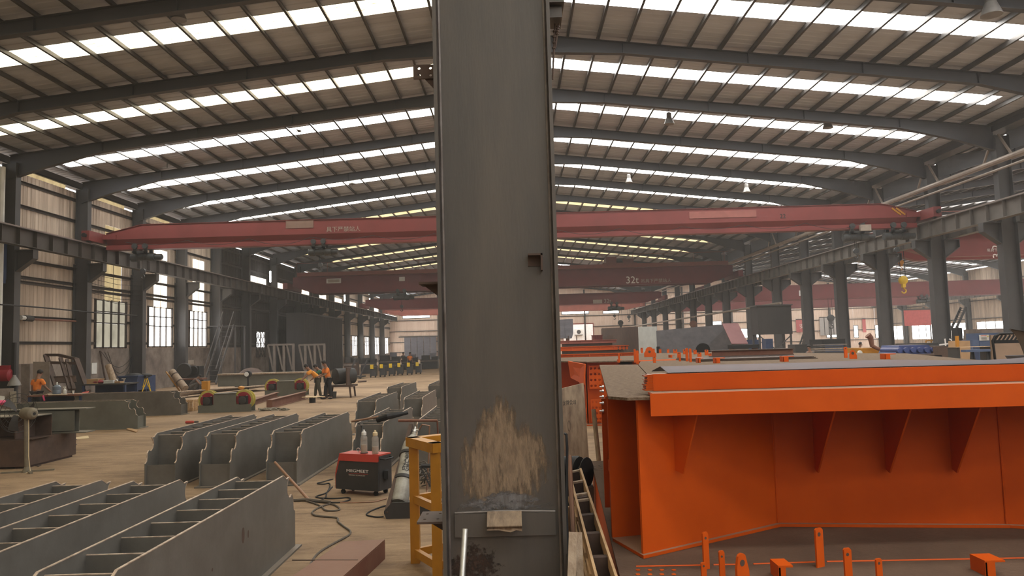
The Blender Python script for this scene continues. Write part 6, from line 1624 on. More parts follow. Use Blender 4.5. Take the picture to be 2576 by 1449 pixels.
for i in range(12):
    f = (i+.5)/12; yy = a.y+(c.y-a.y)*f; zz = .1+(c.z-.1)*f; link('tread', MB().box((-21.3, yy-.12, zz), (-20.5, yy+.12, zz+.03)), m_col, ld, smooth=False)
link('landing', MB().box((-22.3, c.y, c.z-.05), (-20.4, c.y+2.2, c.z)), m_col, ld, smooth=False)
link('landing_post', MB().box((-20.5, c.y+2.0, 0), (-20.4, c.y+2.1, c.z-.05)).box((-20.5, c.y+.1, 0), (-20.4, c.y+.2, c.z-.05)), m_col, ld, smooth=False)
bo = thing('dark_clad_booth', 'tall dark sheet-clad booth standing along the dark left wall', 'booth', (-20.6, 76, 0))
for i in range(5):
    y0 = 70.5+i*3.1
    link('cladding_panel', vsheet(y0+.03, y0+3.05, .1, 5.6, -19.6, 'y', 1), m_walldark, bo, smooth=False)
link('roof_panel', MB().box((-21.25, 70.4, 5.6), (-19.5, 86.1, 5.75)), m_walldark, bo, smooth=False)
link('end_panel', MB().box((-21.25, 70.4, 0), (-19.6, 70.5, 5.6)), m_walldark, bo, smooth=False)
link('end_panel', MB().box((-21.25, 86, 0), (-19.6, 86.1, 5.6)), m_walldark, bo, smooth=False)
# row of small dark trolleys with yellow tags, machines at the end
for i, (px, py) in enumerate(((938, 950), (962, 948), (985, 946), (1006, 944), (1030, 943), (1052, 941))):
    p = G(px, py); t = thing('machine_trolley', 'dark grey trolley with a yellow tag, %s from the left in the far row' % ORD[i], 'trolley', p, 0, 'dark trolleys with yellow tags')
    link('body', MB().box((p.x-.22, p.y, .12), (p.x+.22, p.y+.7, .75)), m_darkgrey, t, smooth=False)
    link('top_rail', MB().box((p.x-.26, p.y-.05, .75), (p.x+.26, p.y+.75, .85)), m_darkgrey, t, smooth=False)
    link('yellow_tag', MB().box((p.x-.18, p.y-.08, .66), (p.x+.06, p.y-.05, .98)), m_brightyellow, t, smooth=False)
    for dx in (-.18, .18): link('wheel', MB().lathe((p.x+dx-.04, p.y+.1, .12), (1, 0, 0), [(.12, 0), (.12, .08)], 12), m_black, t)
for i, (px0, px1, pyt, pyb, m, lab) in enumerate(((862, 905, 898, 945, m_darkrust, 'brown machine block behind the cart beyond the man in orange'), (905, 950, 900, 940, m_darkgrey, 'dark machine block left of the trolleys'), (950, 1010, 893, 933, m_darkgrey, 'long dark machine bed behind the trolleys'), (1010, 1055, 896, 930, m_darkgrey, 'dark machine bed right behind the trolleys'), (1055, 1108, 893, 928, m_darkgrey, 'dark machine bed beside the front column'))):
    p = G((px0+px1)/2, pyb); a, c = AY(px0, pyb, p.y), AY(px1, pyt, p.y)
    t = thing('machine_bed', lab, 'machine', V(p.x, p.y, 0)); link('bed', MB().box((a.x+.1, p.y, 0), (c.x-.3, p.y+1.2, c.z*.7)), m, t, smooth=False)
    link('head_unit', MB().box((a.x+.2, p.y+.2, c.z*.7), (a.x+(c.x-a.x)*.45, p.y+1.5, c.z)).box((a.x+(c.x-a.x)*.55, p.y+.3, c.z*.7), (c.x-.3, p.y+1.4, c.z*.92)), m_darkgrey, t, smooth=False)
    link('slide_rail', MB().box((a.x+.1, p.y-.06, c.z*.55), (c.x-.3, p.y, c.z*.62)), m_conc, t, smooth=False)
    if i >= 2: link('pale_cover', MB().box((a.x+(c.x-a.x)*.5, p.y+.25, c.z*.9), (a.x+(c.x-a.x)*.75, p.y+.9, c.z*1.15)), m_plate, t, smooth=False)
p = G(910, 962); single('dark_offcut', MB().tube([p+V(-.25, 0, .05), p+V(.3, .1, .07)], .06, 6), m_darkrust, 'dark steel piece alone on the open floor before the trolleys', 'offcut')
t = thing('hand_trolley', 'dark steel frame trolley leaning beside the machine block', 'trolley', G(890, 953)); p = G(890, 953)
for dx in (-.45, .45): link('upright', MB().bar((p.x+dx, p.y, .1), (p.x+dx+.5, p.y+.6, 1.5), .08, .08), m_darkgrey, t, smooth=False)
link('deck', MB().box((p.x-.7, p.y-.2, .1), (p.x+.7, p.y+1, .2)), m_darkgrey, t, smooth=False)
for dx in (-.5, .5): link('wheel', MB().lathe((p.x+dx, p.y-.15, .1), (0, 1, 0), [(.1, 0), (.1, .08)], 12), m_black, t)
# ================================================================== RIGHT SIDE BACKGROUND
pg = thing('plate_box_assembly', 'huge box of steel plates standing on the floor, dark brown, white and blue-grey sides', 'steel box', (6, 33, 0))
n0, n1, n2 = AY(1606, 822, 33), AY(1652, 826, 32.2), AY(1872, 812, 24.8)
f0 = V(n0.x, 47, n0.z+.35)
link('brown_side_plate', MB().quad((n0.x, 33, 0), (n0.x, 47, 0), (n0.x, 47, n0.z+.25), (n0.x, 33, n0.z), .04, V(1, 0, 0)), m_darkrust, pg, smooth=False)
link('white_plate', MB().quad((n0.x, 33, 0), (n1.x, 32.2, 0), (n1.x, 32.2, n0.z-.02), (n0.x, 33, n0.z), .03), m_whiteplate, pg, smooth=False)
m2x = AY(1838, 815, 25.8)
link('blue_grey_plate', MB().quad((n1.x, 32.2, 0), (m2x.x+.3, 25.8, 0), (m2x.x, 25.8, m2x.z), (n1.x, 32.2, AY(1652, 832, 32.2).z), .03), m_plate, pg, smooth=False)
link('back_plate', MB().quad((n0.x, 47, 0), (m2x.x+3, 40, 0), (m2x.x+3, 40, 2.5), (n0.x, 47, n0.z+.2), .03), m_darkrust, pg, smooth=False)
a, c, d, e4 = AY(1816, 815, 25.6), AY(1856, 814, 25.6), AY(1882, 866, 25.2), AY(1840, 866, 25.2)
link('pink_sloped_plate', MB().quad(e4, d, c, a, .03), m_pink, pg, smooth=False)
link('slope_support', MB().quad(V(e4.x, 25.3, 0), V(d.x, 25.3, 0), d, e4, .03), m_darkrust, pg, smooth=False)
a, c = AY(1652, 892, 32), AY(1685, 871, 32); link('access_opening', MB().box((a.x, 31.9, .9), (c.x, 32.0, c.z)), m_black, pg)
a = AY(1772, 884, 27.5); link('manhole_ring', MB().lathe((a.x, 27.6, a.z), (-.62, -.78, 0), [(.27, 0), (.30, .03), (.30, .06)], 24), m_black, pg)
a, c = AY(1840, 880, 24), AY(1905, 866, 24); sb = thing('steel_trestle', 'dark steel trestle at the foot of the pink sloped plate', 'trestle', ((a.x+c.x)/2, 24, 0))
link('top', MB().box((a.x, 23.8, c.z-.12), (c.x, 24.4, c.z)), m_black, sb, smooth=False)
for x in (a.x+.05, c.x-.05): link('leg', MB().box((x-.04, 23.9, 0), (x+.04, 24.3, c.z-.12)), m_rustred, sb, smooth=False)
a, c = AY(1405, 850, 45), AY(1441, 806, 45); hp2 = thing('dark_steel_hopper', 'dark ribbed steel hopper box beside the bright doorway', 'hopper', ((a.x+c.x)/2, 45.5, 0))
link('tub', MB().prism([(a.x-1.2, a.z), (c.x-.1, a.z-.05), (c.x, a.z+.25), (c.x, c.z+.1), (a.x-1.2, c.z)], (0, 45, 0), (1, 0, 0), Z, (0, 1.2, 0)), m_plate, hp2, smooth=False)
for x in (a.x-1.0, c.x-.3): link('leg', MB().box((x-.07, 45.1, 0), (x+.07, 45.25, a.z)).box((x-.07, 45.95, 0), (x+.07, 46.1, a.z)), m_rustred, hp2, smooth=False)
for i in range(4): link('rib', MB().box((a.x-1.1+i*.5, 44.97, a.z), (a.x-1.06+i*.5, 45, c.z)), m_plate, hp2, smooth=False)
# control cabin on legs
a, c = AY(1908, 842, 54), AY(1990, 768, 54); cb2 = thing('elevated_dark_cabin', 'dark box cabin raised on braced legs between the right columns', 'cabin', ((a.x+c.x)/2, 54.8, 0))
link('cabin_body', MB().box((a.x, 54, a.z), (c.x, 55.6, c.z)), m_walldark, cb2, smooth=False)
for x in (a.x+.1, c.x-.1):
    for y in (54.1, 55.5): link('leg', MB().box((x-.06, y-.06, 0), (x+.06, y+.06, a.z)), m_col, cb2, smooth=False)
link('cross_brace', MB().bar((a.x+.1, 54.05, .3), (c.x-.1, 54.05, a.z-.1), .07, .07).bar((c.x-.1, 54.05, .3), (a.x+.1, 54.05, a.z-.1), .07, .07), m_col, cb2, smooth=False)
link('roof_lip', MB().box((a.x-.08, 53.9, c.z), (c.x+.08, 55.7, c.z+.08)), m_col, cb2, smooth=False)
# blue forming machine, yellow machine
a, c = AY(2246, 902, 21), AY(2372, 866, 21); bm_ = thing('blue_forming_machine', 'long blue machine with a row of humps left of the nearest right column', 'machine', ((a.x+c.x)/2, 21.5, 0))
link('bed', MB().box((a.x, 21, 0), (c.x-.05, 22.3, c.z-.3)), m_blue2, bm_, smooth=False)
link('upper_bed', MB().prism([(a.x+.1, c.z-.3), (c.x-.12, c.z-.3), (c.x-.35, c.z), (a.x+.25, c.z)], (0, 21.1, 0), (1, 0, 0), Z, (0, 1.0, 0)), m_blue2, bm_, smooth=False)
for i in range(6):
    x = a.x+.22+i*.19; link('roller_hump', MB().lathe((x, 21.02, c.z-.14), (0, 1, 0), [(.07, 0), (.075, .02), (.075, 1.0)], 12), m_blue2, bm_)
link('side_bar', MB().tube([(a.x, 20.95, c.z-.28), (c.x-.3, 20.95, c.z-.28)], .035, 8), m_darkrust, bm_)
link('end_block', MB().box((c.x-.28, 21, c.z-.42), (c.x+.12, 21.9, c.z-.05)), m_darkrust, bm_, smooth=False)
a, c = AY(2168, 900, 25), AY(2240, 874, 25); ym = thing('yellow_machine_body', 'ochre yellow machine body left of the blue forming machine', 'machine', ((a.x+c.x)/2, 25.5, 0))
link('body', MB().prism([(a.x, 0), (c.x, 0), (c.x, c.z-.18), (c.x-.5, c.z), (a.x, c.z)], (0, 25, 0), (1, 0, 0), Z, (0, 1.3, 0)), m_yellow, ym, smooth=False)
link('side_panel', MB().box((a.x+.08, 24.97, .2), (a.x+.45, 25, c.z-.1)), m_yellow, ym, smooth=False)
link('gauge', MB().lathe((a.x-.06, 24.95, c.z-.15), (0, 1, 0), [(.07, 0), (.08, .02), (.08, .06)], 14), m_white, ym)
link('exhaust_pipe', MB().tube([AY(2238, 888, 24.8), AY(2205, 876, 24.8), AY(2194, 870, 24.8), AY(2190, 850, 24.8), AY(2183, 843, 24.8)], [.05, .06, .07, .09, .11], 10), m_rustred, ym)
# slotted chair back and grey seat at the right edge, resting on the deck
ch_ = thing('slotted_chair', 'black slotted chair back on bent tube legs before a tan board at the right edge', 'chair', G(2560, 912, 1.8))
Yc2 = 8.3
def S(px, py, dy=0): return AY(px, py, Yc2+dy)
fr_ = [S(2504, 912), S(2500, 878), S(2497, 858), S(2503, 846), S(2515, 840), S(2560, 838), S(2586, 842), S(2592, 860), S(2596, 912)]
fr_[0].z = 1.802; fr_[-1].z = 1.802
link('tube_frame', MB().tube(fr_, .014, 8), m_black, ch_)
for i in range(6):
    p = S(2505+i*10+6, 843); q = S(2501+i*10, 858); link('back_slat', MB().bar(p, q, .012, .018), m_black, ch_)
link('lower_back_rail', MB().bar(S(2501, 860), S(2590, 858), .02, .035), m_black, ch_, smooth=False)
tb2 = thing('tan_panel', 'tan board standing behind the slotted chair', 'board', G(2530, 890, 0)); a, c = AY(2497, 898, 9.4), AY(2600, 840, 9.4)
link('board', MB().box((a.x, 9.4, 0), (c.x, 9.43, c.z)), m_tan, tb2, smooth=False)
sh = thing('grey_seat_shell', 'weathered grey bent seat shell leaning over the slotted chair', 'seat', S(2570, 900, -.2))
rows = []
for i in range(9):
    t = i/8; px = 2536+45*t; py = 826+6*t+70*t*t
    for k in range(4): q = S(px+k*16, py+k*3, -.15-.05*k); rows.append(q)
vs = rows+[q+V(0, .012, -.008) for q in rows]; fs = [(i*4+k, (i+1)*4+k, (i+1)*4+k+1, i*4+k+1) for i in range(8) for k in range(3)]; fs += [tuple(36+q for q in reversed(f)) for f in fs]
link('shell', MB().add(vs, fs), m_conc, sh); link('post', MB().tube([S(2590, 905, -.25), S(2588, 860, -.22)], .02, 8), m_khaki, sh)
dp = thing('dish_ring', 'grey dish lying on the deck at the right edge', 'dish', S(2562, 910, -.1)); p = G(2566, 916, 1.8)
link('dish', MB().lathe(V(p.x, p.y, 1.802), Z, [(.04, 0), (.10, .03), (.13, .09), (.125, .09), (.09, .03)], 20), m_plate, dp)
# blue cabinet with a warning sign and neighbours
a, c = AY(2462, 872, 34), AY(2512, 837, 34); ec = thing('blue_control_cabinet', 'blue-grey control cabinet carrying a white warning sign', 'cabinet', ((a.x+c.x)/2, 34.4, 0))
link('body', MB().box((a.x, 34, 0), (c.x+.6, 34.9, c.z)), m_bluegrey, ec, smooth=False); link('cabinet_door', MB().box((a.x+.04, 33.97, .2), (c.x-.04, 34, c.z-.05)), m_bluegrey, ec, smooth=False)
a2, c2_ = AY(2464, 857, 33.95), AY(2487, 842, 33.95); s_ = link('warning_sign', MB().box((a2.x, 33.94, a2.z), (c2_.x, 33.96, c2_.z)), m_white, ec)
w_ = c2_.x-a2.x; h_ = c2_.z-a2.z
link('sign_header', MB().box((a2.x+.06, 33.93, a2.z+h_*.80), (a2.x+w_*.75, 33.94, a2.z+h_*.9)), m_redsheet, s_)
for k in range(3): link('sign_line', MB().box((a2.x+.08, 33.93, a2.z+h_*(.16+.18*k)), (a2.x+w_*.75, 33.94, a2.z+h_*(.21+.18*k))), m_blacktext, s_)
link('sign_triangle', MB().prism([(0, 0), (w_*.16, 0), (w_*.08, h_*.26)], (a2.x+w_*.80, 33.93, a2.z+h_*.62), (1, 0, 0), Z, (0, .01, 0)), m_brightyellow, s_)
def crate2(lab, px0, px1, pyt, Y, m, name='equipment_box', cat='box', dep=.8, trim=None):
    a, c = AY(px0, pyt, Y), AY(px1, pyt, Y); t = thing(name, lab, cat, ((a.x+c.x)/2, Y+dep/2, 0))
    link('body', MB().box((a.x, Y, 0), (c.x, Y+dep, c.z)), m, t, smooth=False)
    link('front_panel', MB().box((a.x+(c.x-a.x)*.1, Y-.02, c.z*.2), (c.x-(c.x-a.x)*.1, Y, c.z*.85)), trim or m, t, smooth=False)
    return t
crate2('small blue bin with a label left of the control cabinet', 2446, 2462, 855, 33.5, m_bluegrey, trim=m_blue)
crate2('tan carton stack beside the yellow post in the next bay', 2412, 2440, 857, 32, m_card)
crate2('green-grey box behind the small blue bin', 2448, 2461, 843, 36, m_conc)
crate2('long dark press bed in the next bay left of the yellow machine', 2068, 2126, 852, 46, m_black, 'press_bed', 'machine', 2, m_blue)
crate2('dark machine body between two right columns left of the press bed', 2000, 2030, 866, 44, m_darkgrey, 'small_machine', 'machine', 1.2)
crate2('low dark machine behind the blue forming machine', 2282, 2360, 862, 38, m_darkgrey, 'small_machine', 'machine', 1.2)
crate2('black monitor cabinet right of the nearest column', 2408, 2420, 824, 36, m_black, 'monitor_cabinet', 'cabinet', .5)
crate2('grey lathe body at the back of the next bay', 2456, 2530, 826, 52, m_conc, 'lathe_body', 'machine', 1.5)
crate2('dark blue bin under the raised cabin', 1926, 1944, 852, 50, m_blue, 'blue_bin', 'bin')
crate2('blue machine under the bright low window', 1876, 1912, 854, 60, m_blue, 'blue_machine', 'machine')
bmn = thing('blue_i_beam_rack', 'blue steel beam on dark trestles right of the nearest column', 'steel beam', AY(2470, 885, 26))
a, c = AY(2430, 886, 26), AY(2510, 878, 26); link('beam', MB().box((a.x, 26, a.z), (c.x, 26.3, c.z)), m_bluegrey, bmn, smooth=False)
for f in (.25, .75): x = a.x+(c.x-a.x)*f; link('trestle', MB().bar((x-.2, 26.1, 0), (x, 26.1, a.z), .08, .08).bar((x+.2, 26.1, 0), (x, 26.1, a.z), .08, .08), m_black, bmn, smooth=False)
a, c = AY(2408, 874, 28), AY(2512, 871, 28); t = thing('wooden_table', 'long pale table top behind the blue beam', 'table', ((a.x+c.x)/2, 28.4, 0)); link('top', MB().box((a.x, 28, a.z), (c.x, 29, c.z)), m_wood, t, smooth=False)
for x in (a.x+.1, c.x-.1): link('leg', MB().box((x-.05, 28.1, 0), (x+.05, 28.9, a.z)), m_darkgrey, t, smooth=False)
a = AY(2411, 876, 29); c = AY(2411, 845, 29); single('yellow_post', MB().box((a.x-.05, 29, 0), (a.x+.05, 29.1, c.z)), m_yellow, 'slim yellow post right of the nearest column', 'post')
a, c = AY(2330, 868, 40), AY(2368, 856, 40); yr = thing('yellow_guard_rail', 'low yellow guard rail left of the nearest column', 'guard rail', ((a.x+c.x)/2, 40, 0))
for z in (c.z, c.z-.45): link('rail', MB().tube([(a.x, 40, z), (c.x, 40, z)], .035, 6), m_yellow, yr)
for k in range(4): x = a.x+(c.x-a.x)*k/3; link('post', MB().tube([(x, 40, 0), (x, 40, c.z)], .035, 6), m_yellow, yr)
# banners, tarpaulin, stairs at the end of the next bay
def hung(name, lab, px0, py0, px1, py1, Y, m, cat, frame=False):
    a, c = AY(px0, py1, Y), AY(px1, py0, Y); t = thing(name, lab, cat, ((a.x+c.x)/2, Y, a.z))
    link('sheet', MB().box((a.x, Y, a.z), (c.x, Y+.05, c.z)), m, t, smooth=False)
    if frame:
        for k in range(1, 4): x = a.x+(c.x-a.x)*k/4; link('seam', MB().box((x-.06, Y-.04, a.z), (x+.06, Y, c.z)), m_girt, t)
    if Y < 100:
        for x in (a.x+.05, c.x-.05): link('support_post', MB().box((x-.05, Y+.06, 0), (x+.05, Y+.16, c.z)), m_girt, t, smooth=False)
    link('batten', MB().box((a.x, Y-.03, c.z-.05), (c.x, Y+.08, c.z+.12)), m_girt, t, smooth=False)
    return t
m_pinkban = mat('faded_red_banner', (0.55, 0.13, 0.13), 0.7); m_tarp = mat('pale_tarpaulin', (0.5, 0.48, 0.46), 0.7, amt=.4)
t = hung('red_banner', 'red banner with white characters on the end wall', 2004, 803, 2042, 836, 139.08, m_pinkban, 'banner')
p = AY(2010, 823, 139.2); text('\u5b89\u5168', t, (p.x, 139.07, p.z-.2), .95, m_whitepaint)
hung('pale_tarpaulin', 'pale tarpaulin curtain hanging over a doorway in the end wall', 2064, 798, 2107, 844, 139.08, m_tarp, 'tarpaulin', True)
hung('narrow_red_banner', 'narrow red banner beside a far column', 2171, 802, 2177, 836, 139.08, m_pinkban, 'banner')
hung('red_sheet_screen', 'large dull red sheet screen left of the nearest column', 2276, 778, 2340, 820, 90, m_pinkban, 'screen')
hung('blue_notice_board', 'tall blue notice board with white squares at the right edge', 2542, 772, 2550, 818, 60, m_bluegrey, 'notice board')
for i, (px0, py0, px1, py1, Y) in enumerate(((2018, 868, 2040, 800, 95), (2404, 830, 2430, 772, 70))):
    t = thing('steel_stair', ('zigzag steel stair before the red banner' if i == 0 else 'steep steel ladder stair right of the nearest column'), 'stair', V(AY(px0, py0, Y).x, Y, 0))
    a, c = AY(px0, py0, Y), AY(px1, py1, Y)
    for dy in (0, .8): link('stringer', MB().bar((a.x, Y+dy, max(0, a.z)), (c.x, Y+dy, c.z), .08, .2), m_black, t, smooth=False)
    for k in range(10): f = (k+.5)/10; q = a.lerp(c, f); link('tread', MB().box((q.x-.12, Y, q.z-.02), (q.x+.12, Y+.8, q.z+.02)), m_black, t, smooth=False)
    link('support_post', MB().box((c.x, Y, 0), (c.x+.1, Y+.1, c.z)).box((a.x, Y, 0), (a.x+.1, Y+.1, a.z+.05)), m_black, t, smooth=False)
# steel stock lying on racks behind the deck
rk = thing('steel_stock_rack', 'low rack of flat steel bars behind the deck beside the right columns', 'steel stock', AY(2100, 880, 36))
for i in range(6):
    a, c = AY(2050+random.uniform(-6, 6), 892-i*5, 36+i*.3), AY(2125+random.uniform(-12, 12), 890-i*5, 36+i*.3)
    link('flat_bar', MB().box((a.x, 36+i*.3, a.z-.05), (c.x, 36.5+i*.3, a.z)), (m_woodgrey, m_darkgrey, m_conc)[i % 3], rk, smooth=False)
a, c = AY(2055, 895, 36), AY(2120, 895, 36)
for x in (a.x, c.x): link('stand', MB().box((x-.06, 36, 0), (x+.06, 38, a.z)), m_darkgrey, rk, smooth=False)
# trusses of small columns at the far right row (posts of the inner bay)
# ================================================================== PEOPLE
def skinned(name, verts, edges, radii, m, parent, sub=2, label=None):
    me = bpy.data.meshes.new(name); me.from_pydata([tuple(v) for v in verts], edges, []); me.materials.append(m)
    o = bpy.data.objects.new(name, me); COL.objects.link(o); o.parent = parent
    md = o.modifiers.new('skin', 'SKIN'); md.use_smooth_shade = True; md.branch_smoothing = .6
    if not me.skin_vertices: me.attributes  # layer made below
    sv = me.skin_vertices[0].data if len(me.skin_vertices) else None
    if sv is None:
        bm = bmesh.new(); bm.from_mesh(me); bm.verts.layers.skin.verify(); bm.to_mesh(me); bm.free(); sv = me.skin_vertices[0].data
    par = list(range(len(verts)))
    def find(i):
        while par[i] != i: i = par[i]
        return i
    for a, b in edges:
        par[find(a)] = find(b)
    seen = set()
    for i, r in enumerate(radii):
        sv[i].radius = (r, r) if not isinstance(r, tuple) else r
        f = find(i); sv[i].use_root = f not in seen; seen.add(f)
    s = o.modifiers.new('sub', 'SUBSURF'); s.levels = sub; s.render_levels = sub
    if label: o['label'] = label
    return o
def person(label, loc, rz, J, shirt, trouser, hairm=m_hair, shoe=m_black, sleeve=1.0):
    """J: joint name -> local position; the figure faces local -Y"""
    t = thing('person', label, 'person', loc, rz)
    P = {k: Vector(v) for k, v in J.items()}
    order = ['pelvis', 'waist', 'chest', 'neck', 'skull', 'crown', 'shL', 'elL', 'wrL', 'hdL', 'shR', 'elR', 'wrR', 'hdR', 'hipL', 'knL', 'anL', 'toL', 'hipR', 'knR', 'anR', 'toR']
    rad = {'pelvis': .125, 'waist': .115, 'chest': .135, 'neck': .055, 'skull': .088, 'crown': .085, 'shL': .06, 'elL': .042, 'wrL': .03, 'hdL': .035, 'shR': .06, 'elR': .042, 'wrR': .03, 'hdR': .035,
           'hipL': .085, 'knL': .058, 'anL': .042, 'toL': .035, 'hipR': .085, 'knR': .058, 'anR': .042, 'toR': .035}
    ix = {k: i for i, k in enumerate(order)}
    E_ = [('pelvis', 'waist'), ('waist', 'chest'), ('chest', 'neck'), ('neck', 'skull'), ('skull', 'crown')]
    for s in 'LR': E_ += [('chest', 'sh'+s), ('sh'+s, 'el'+s), ('el'+s, 'wr'+s), ('wr'+s, 'hd'+s), ('pelvis', 'hip'+s), ('hip'+s, 'kn'+s), ('kn'+s, 'an'+s), ('an'+s, 'to'+s)]
    vs = [P[k] for k in order]; ed = [(ix[a], ix[b]) for a, b in E_]; rr = [rad[k] for k in order]
    for s in 'LR':    # five fingers rooted in the palm
        h, w = P['hd'+s], P['wr'+s]; d = (h-w).normalized(); sd = d.cross(Vector((0, 1, .2))).normalized(); pn = d.cross(sd)
        for k in range(5):
            th = k == 4; off = sd*((k-1.5)*.020) if not th else sd*.045
            l = (.062, .072, .068, .052, .05)[k]; b0 = h+off*(.8 if not th else .6)-(d*.02 if th else d*0)
            q1 = b0+d*l*.55+(sd*.02 if th else V(0, 0, 0)); q2 = q1+d*l*.4+pn*.02
            n = len(vs); vs += [b0, q1, q2]; ed += [(n, n+1), (n+1, n+2)]; rr += [.0095, .009, .0075]
    body = skinned('body', vs, ed, rr, m_skin, t, 2)
    face = (P['crown']-P['skull']).normalized(); fwd = Vector(J.get('look', (0, -1, -.1))).normalized(); fwd = (fwd-face*fwd.dot(face)).normalized(); sid = face.cross(fwd)
    hc = P['skull'].lerp(P['crown'], .45)
    hr = MB().sphere(hc+face*.03-fwd*.018, .108, (1, 1, 1), 14, 10); hr.v = [q-fwd*max(0, (q-hc).dot(fwd)-.045)*.9 if (q-hc).dot(face) < .07 else q for q in hr.v]
    hr.v = [q if (q-hc).dot(face) > -.06 else q+face*(-.06-(q-hc).dot(face))*.8 for q in hr.v]
    link('hair', hr, hairm, t, world=False)
    fc = MB().sphere(hc-face*.02+fwd*.10, .018, (1, 1, 1.3), 8, 6); link('nose', fc, m_skin, t, world=False)
    for s in (-1, 1):
        link('ear', MB().sphere(hc-face*.015+sid*s*.095, .026, (.6, .8, 1.2), 8, 6), m_skin, t, world=False)
        link('eye', MB().sphere(hc+face*.005+fwd*.092+sid*s*.035, .011, (1, 1, .8), 8, 6), m_black, t, world=False)
    link('mouth', MB().sphere(hc-face*.06+fwd*.088, .016, (1.5, .6, .5), 8, 6), m_crimson, t, world=False)
    so = ['pelvis', 'waist', 'chest', 'collar', 'shL', 'slL', 'shR', 'slR']; Q = dict(P)
    Q['pelvis'] = P['pelvis']+(P['waist']-P['pelvis'])*.02; Q['collar'] = P['chest'].lerp(P['neck'], .55)
    for s in 'LR': Q['sl'+s] = P['sh'+s].lerp(P['el'+s], .85*sleeve) if sleeve <= 1 else P['wr'+s]
    ii = {k: i for i, k in enumerate(so)}
    skinned('shirt', [Q[k] for k in so], [(ii[a], ii[b]) for a, b in (('pelvis', 'waist'), ('waist', 'chest'), ('chest', 'collar'), ('chest', 'shL'), ('shL', 'slL'), ('chest', 'shR'), ('shR', 'slR'))],
            [.158, .15, .165, .085, .088, .078, .088, .078], shirt, t, 2)
    to = ['pelvis', 'hipL', 'knL', 'anL', 'hipR', 'knR', 'anR']; ii = {k: i for i, k in enumerate(to)}
    skinned('trousers', [P[k] for k in to], [(ii[a], ii[b]) for a, b in (('pelvis', 'hipL'), ('hipL', 'knL'), ('knL', 'anL'), ('pelvis', 'hipR'), ('hipR', 'knR'), ('knR', 'anR'))],
            [.145, .105, .082, .068, .105, .082, .068], trouser, t, 2)
    for s in 'LR':
        a, b = P['an'+s], P['to'+s]; d = (b-a); d.z = 0; d = d.normalized() if d.length > 1e-4 else V(0, -1, 0)
        f = MB().sphere(V(a.x, a.y, .045)+d*.07, .05, (1, 1, .85), 12, 8); c0_ = V(a.x, a.y, .045)+d*.07
        f.v = [c0_+(q-c0_)+d*((q-c0_).dot(d)*1.7) for q in f.v]; f.v = [V(q.x, q.y, max(q.z, .002)) for q in f.v]
        link('shoe', f, shoe, t, world=False)
    return t
def stand(lean=0.0, armL=None, armR=None, stride=.06, head=0.15, spread=.10):
    hip = .90; a = lean
    def up_(l, off=0): return (0, -math.sin(a)*l-off, hip+math.cos(a)*l)
    sh = .46; nk = .56; hx = a+head
    pn = up_(nk); sk = (0, pn[1]-math.sin(hx)*.13, pn[2]+math.cos(hx)*.13); cw = (0, pn[1]-math.sin(hx)*.22, pn[2]+math.cos(hx)*.22)
    s0 = up_(sh)
    J = {'pelvis': (0, 0, hip), 'waist': up_(.18), 'chest': up_(.38), 'neck': pn, 'skull': sk, 'crown': cw, 'look': (0, -math.cos(hx), -math.sin(hx))}
    for s, n, arm in ((1, 'L', armL), (-1, 'R', armR)):
        b = Vector((s*.185, s0[1], s0[2])); J['sh'+n] = tuple(b)
        arm = arm or ((.05, .02, -.27), (.03, -.06, -.25))
        e = b+Vector((s*arm[0][0], arm[0][1], arm[0][2])); w = e+Vector((s*arm[1][0], arm[1][1], arm[1][2])); h = w+(w-e).normalized()*.07
        J['el'+n], J['wr'+n], J['hd'+n] = tuple(e), tuple(w), tuple(h)
        y = stride*s
        J['hip'+n] = (s*.09, 0, hip-.06); J['kn'+n] = (s*spread, y*.5-.02, .48); J['an'+n] = (s*spread, y, .08); J['to'+n] = (s*(spread+.03), y-.12, .045)
    return J
# seen from behind at the bench on the left
p = G(88, 1010); pm = AY(92, 990, 28.4)
person('man in an orange T-shirt seen from behind at the low bench on the left', V(pm.x, 28.4, 0), PI*.92, stand(.08, None, ((.10, -.06, -.26), (.02, -.18, -.16)), head=.5), m_tee, m_trouser)
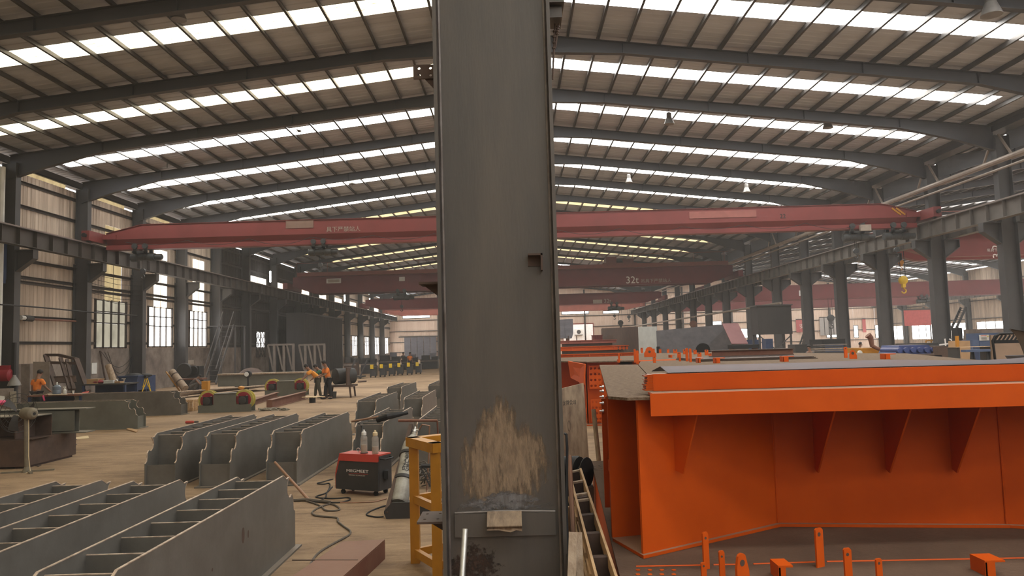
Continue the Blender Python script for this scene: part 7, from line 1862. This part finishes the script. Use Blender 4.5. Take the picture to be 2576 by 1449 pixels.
# bending men at the farther carriage
pb = G(800, 1001)
person('man in a yellow-orange shirt and olive trousers bending over the farther wheeled carriage', V(pb.x, pb.y, 0), -PI*.40, stand(.75, ((.02, -.18, -.20), (-.03, -.16, -.16)), ((.02, -.20, -.18), (-.03, -.16, -.18)), .12, .1), m_tee2, m_trouserg)
person('man in a green shirt bending behind the yellow-shirted man', V(pb.x+.25, pb.y+.75, 0), -PI*.42, stand(.80, ((.02, -.18, -.2), (-.03, -.16, -.16)), ((.02, -.2, -.18), (-.03, -.16, -.18)), .10, .1), m_teeg, m_trouserg)
pc = G(826, 1004)
person('man in a bright orange shirt and black trousers standing beside the drum cart', V(pc.x, pc.y, 0), -PI*.30, stand(.18, ((.03, -.12, -.26), (-.05, -.2, -.08)), ((.03, -.10, -.26), (-.04, -.2, -.08)), .12, .45), m_tee, m_trouser)
# squatting man by the wall
ps_ = G(484, 983)
JS = {'pelvis': (0, .10, .30), 'waist': (0, 0, .46), 'chest': (0, -.14, .62), 'neck': (0, -.26, .74), 'skull': (0, -.36, .80), 'crown': (0, -.44, .84), 'look': (0, -.5, -.85),
      'shL': (.18, -.20, .68), 'elL': (.26, -.38, .46), 'wrL': (.16, -.52, .30), 'hdL': (.14, -.57, .24), 'shR': (-.18, -.20, .68), 'elR': (-.26, -.38, .46), 'wrR': (-.16, -.52, .30), 'hdR': (-.14, -.57, .24),
      'hipL': (.10, .06, .28), 'knL': (.20, -.34, .46), 'anL': (.14, -.10, .08), 'toL': (.16, -.22, .045), 'hipR': (-.10, .06, .28), 'knR': (-.20, -.34, .46), 'anR': (-.14, -.10, .08), 'toR': (-.16, -.22, .045)}
person('man in dusty grey workwear squatting and bent forward near the leaning pipe', V(ps_.x, ps_.y, 0), -PI*.42+PI, JS, m_greycloth, m_greycloth, sleeve=2)
# small figures far away
for (px, py, lab, sh_, tr_) in ((1031, 929, 'small worker in an orange vest among the far machines left of the front column', m_tee, m_trouser), (1014, 926, 'small dark-clothed worker at the far machine beds', m_greycloth, m_trouser)):
    q = G(px, py+2); person(lab, V(q.x, q.y, 0), PI*.2, stand(.1), sh_, tr_)
q = AY(2160, 860, 46); person('worker in an orange shirt behind the yellow machine between right columns', V(q.x, 46, 0), PI*.3, stand(.1), m_tee, m_trouser)
q = AY(2040, 880, 40); person('dark-clothed worker standing between the right columns', V(q.x, 40, 0), -PI*.3, stand(.2), m_greycloth, m_trouser)
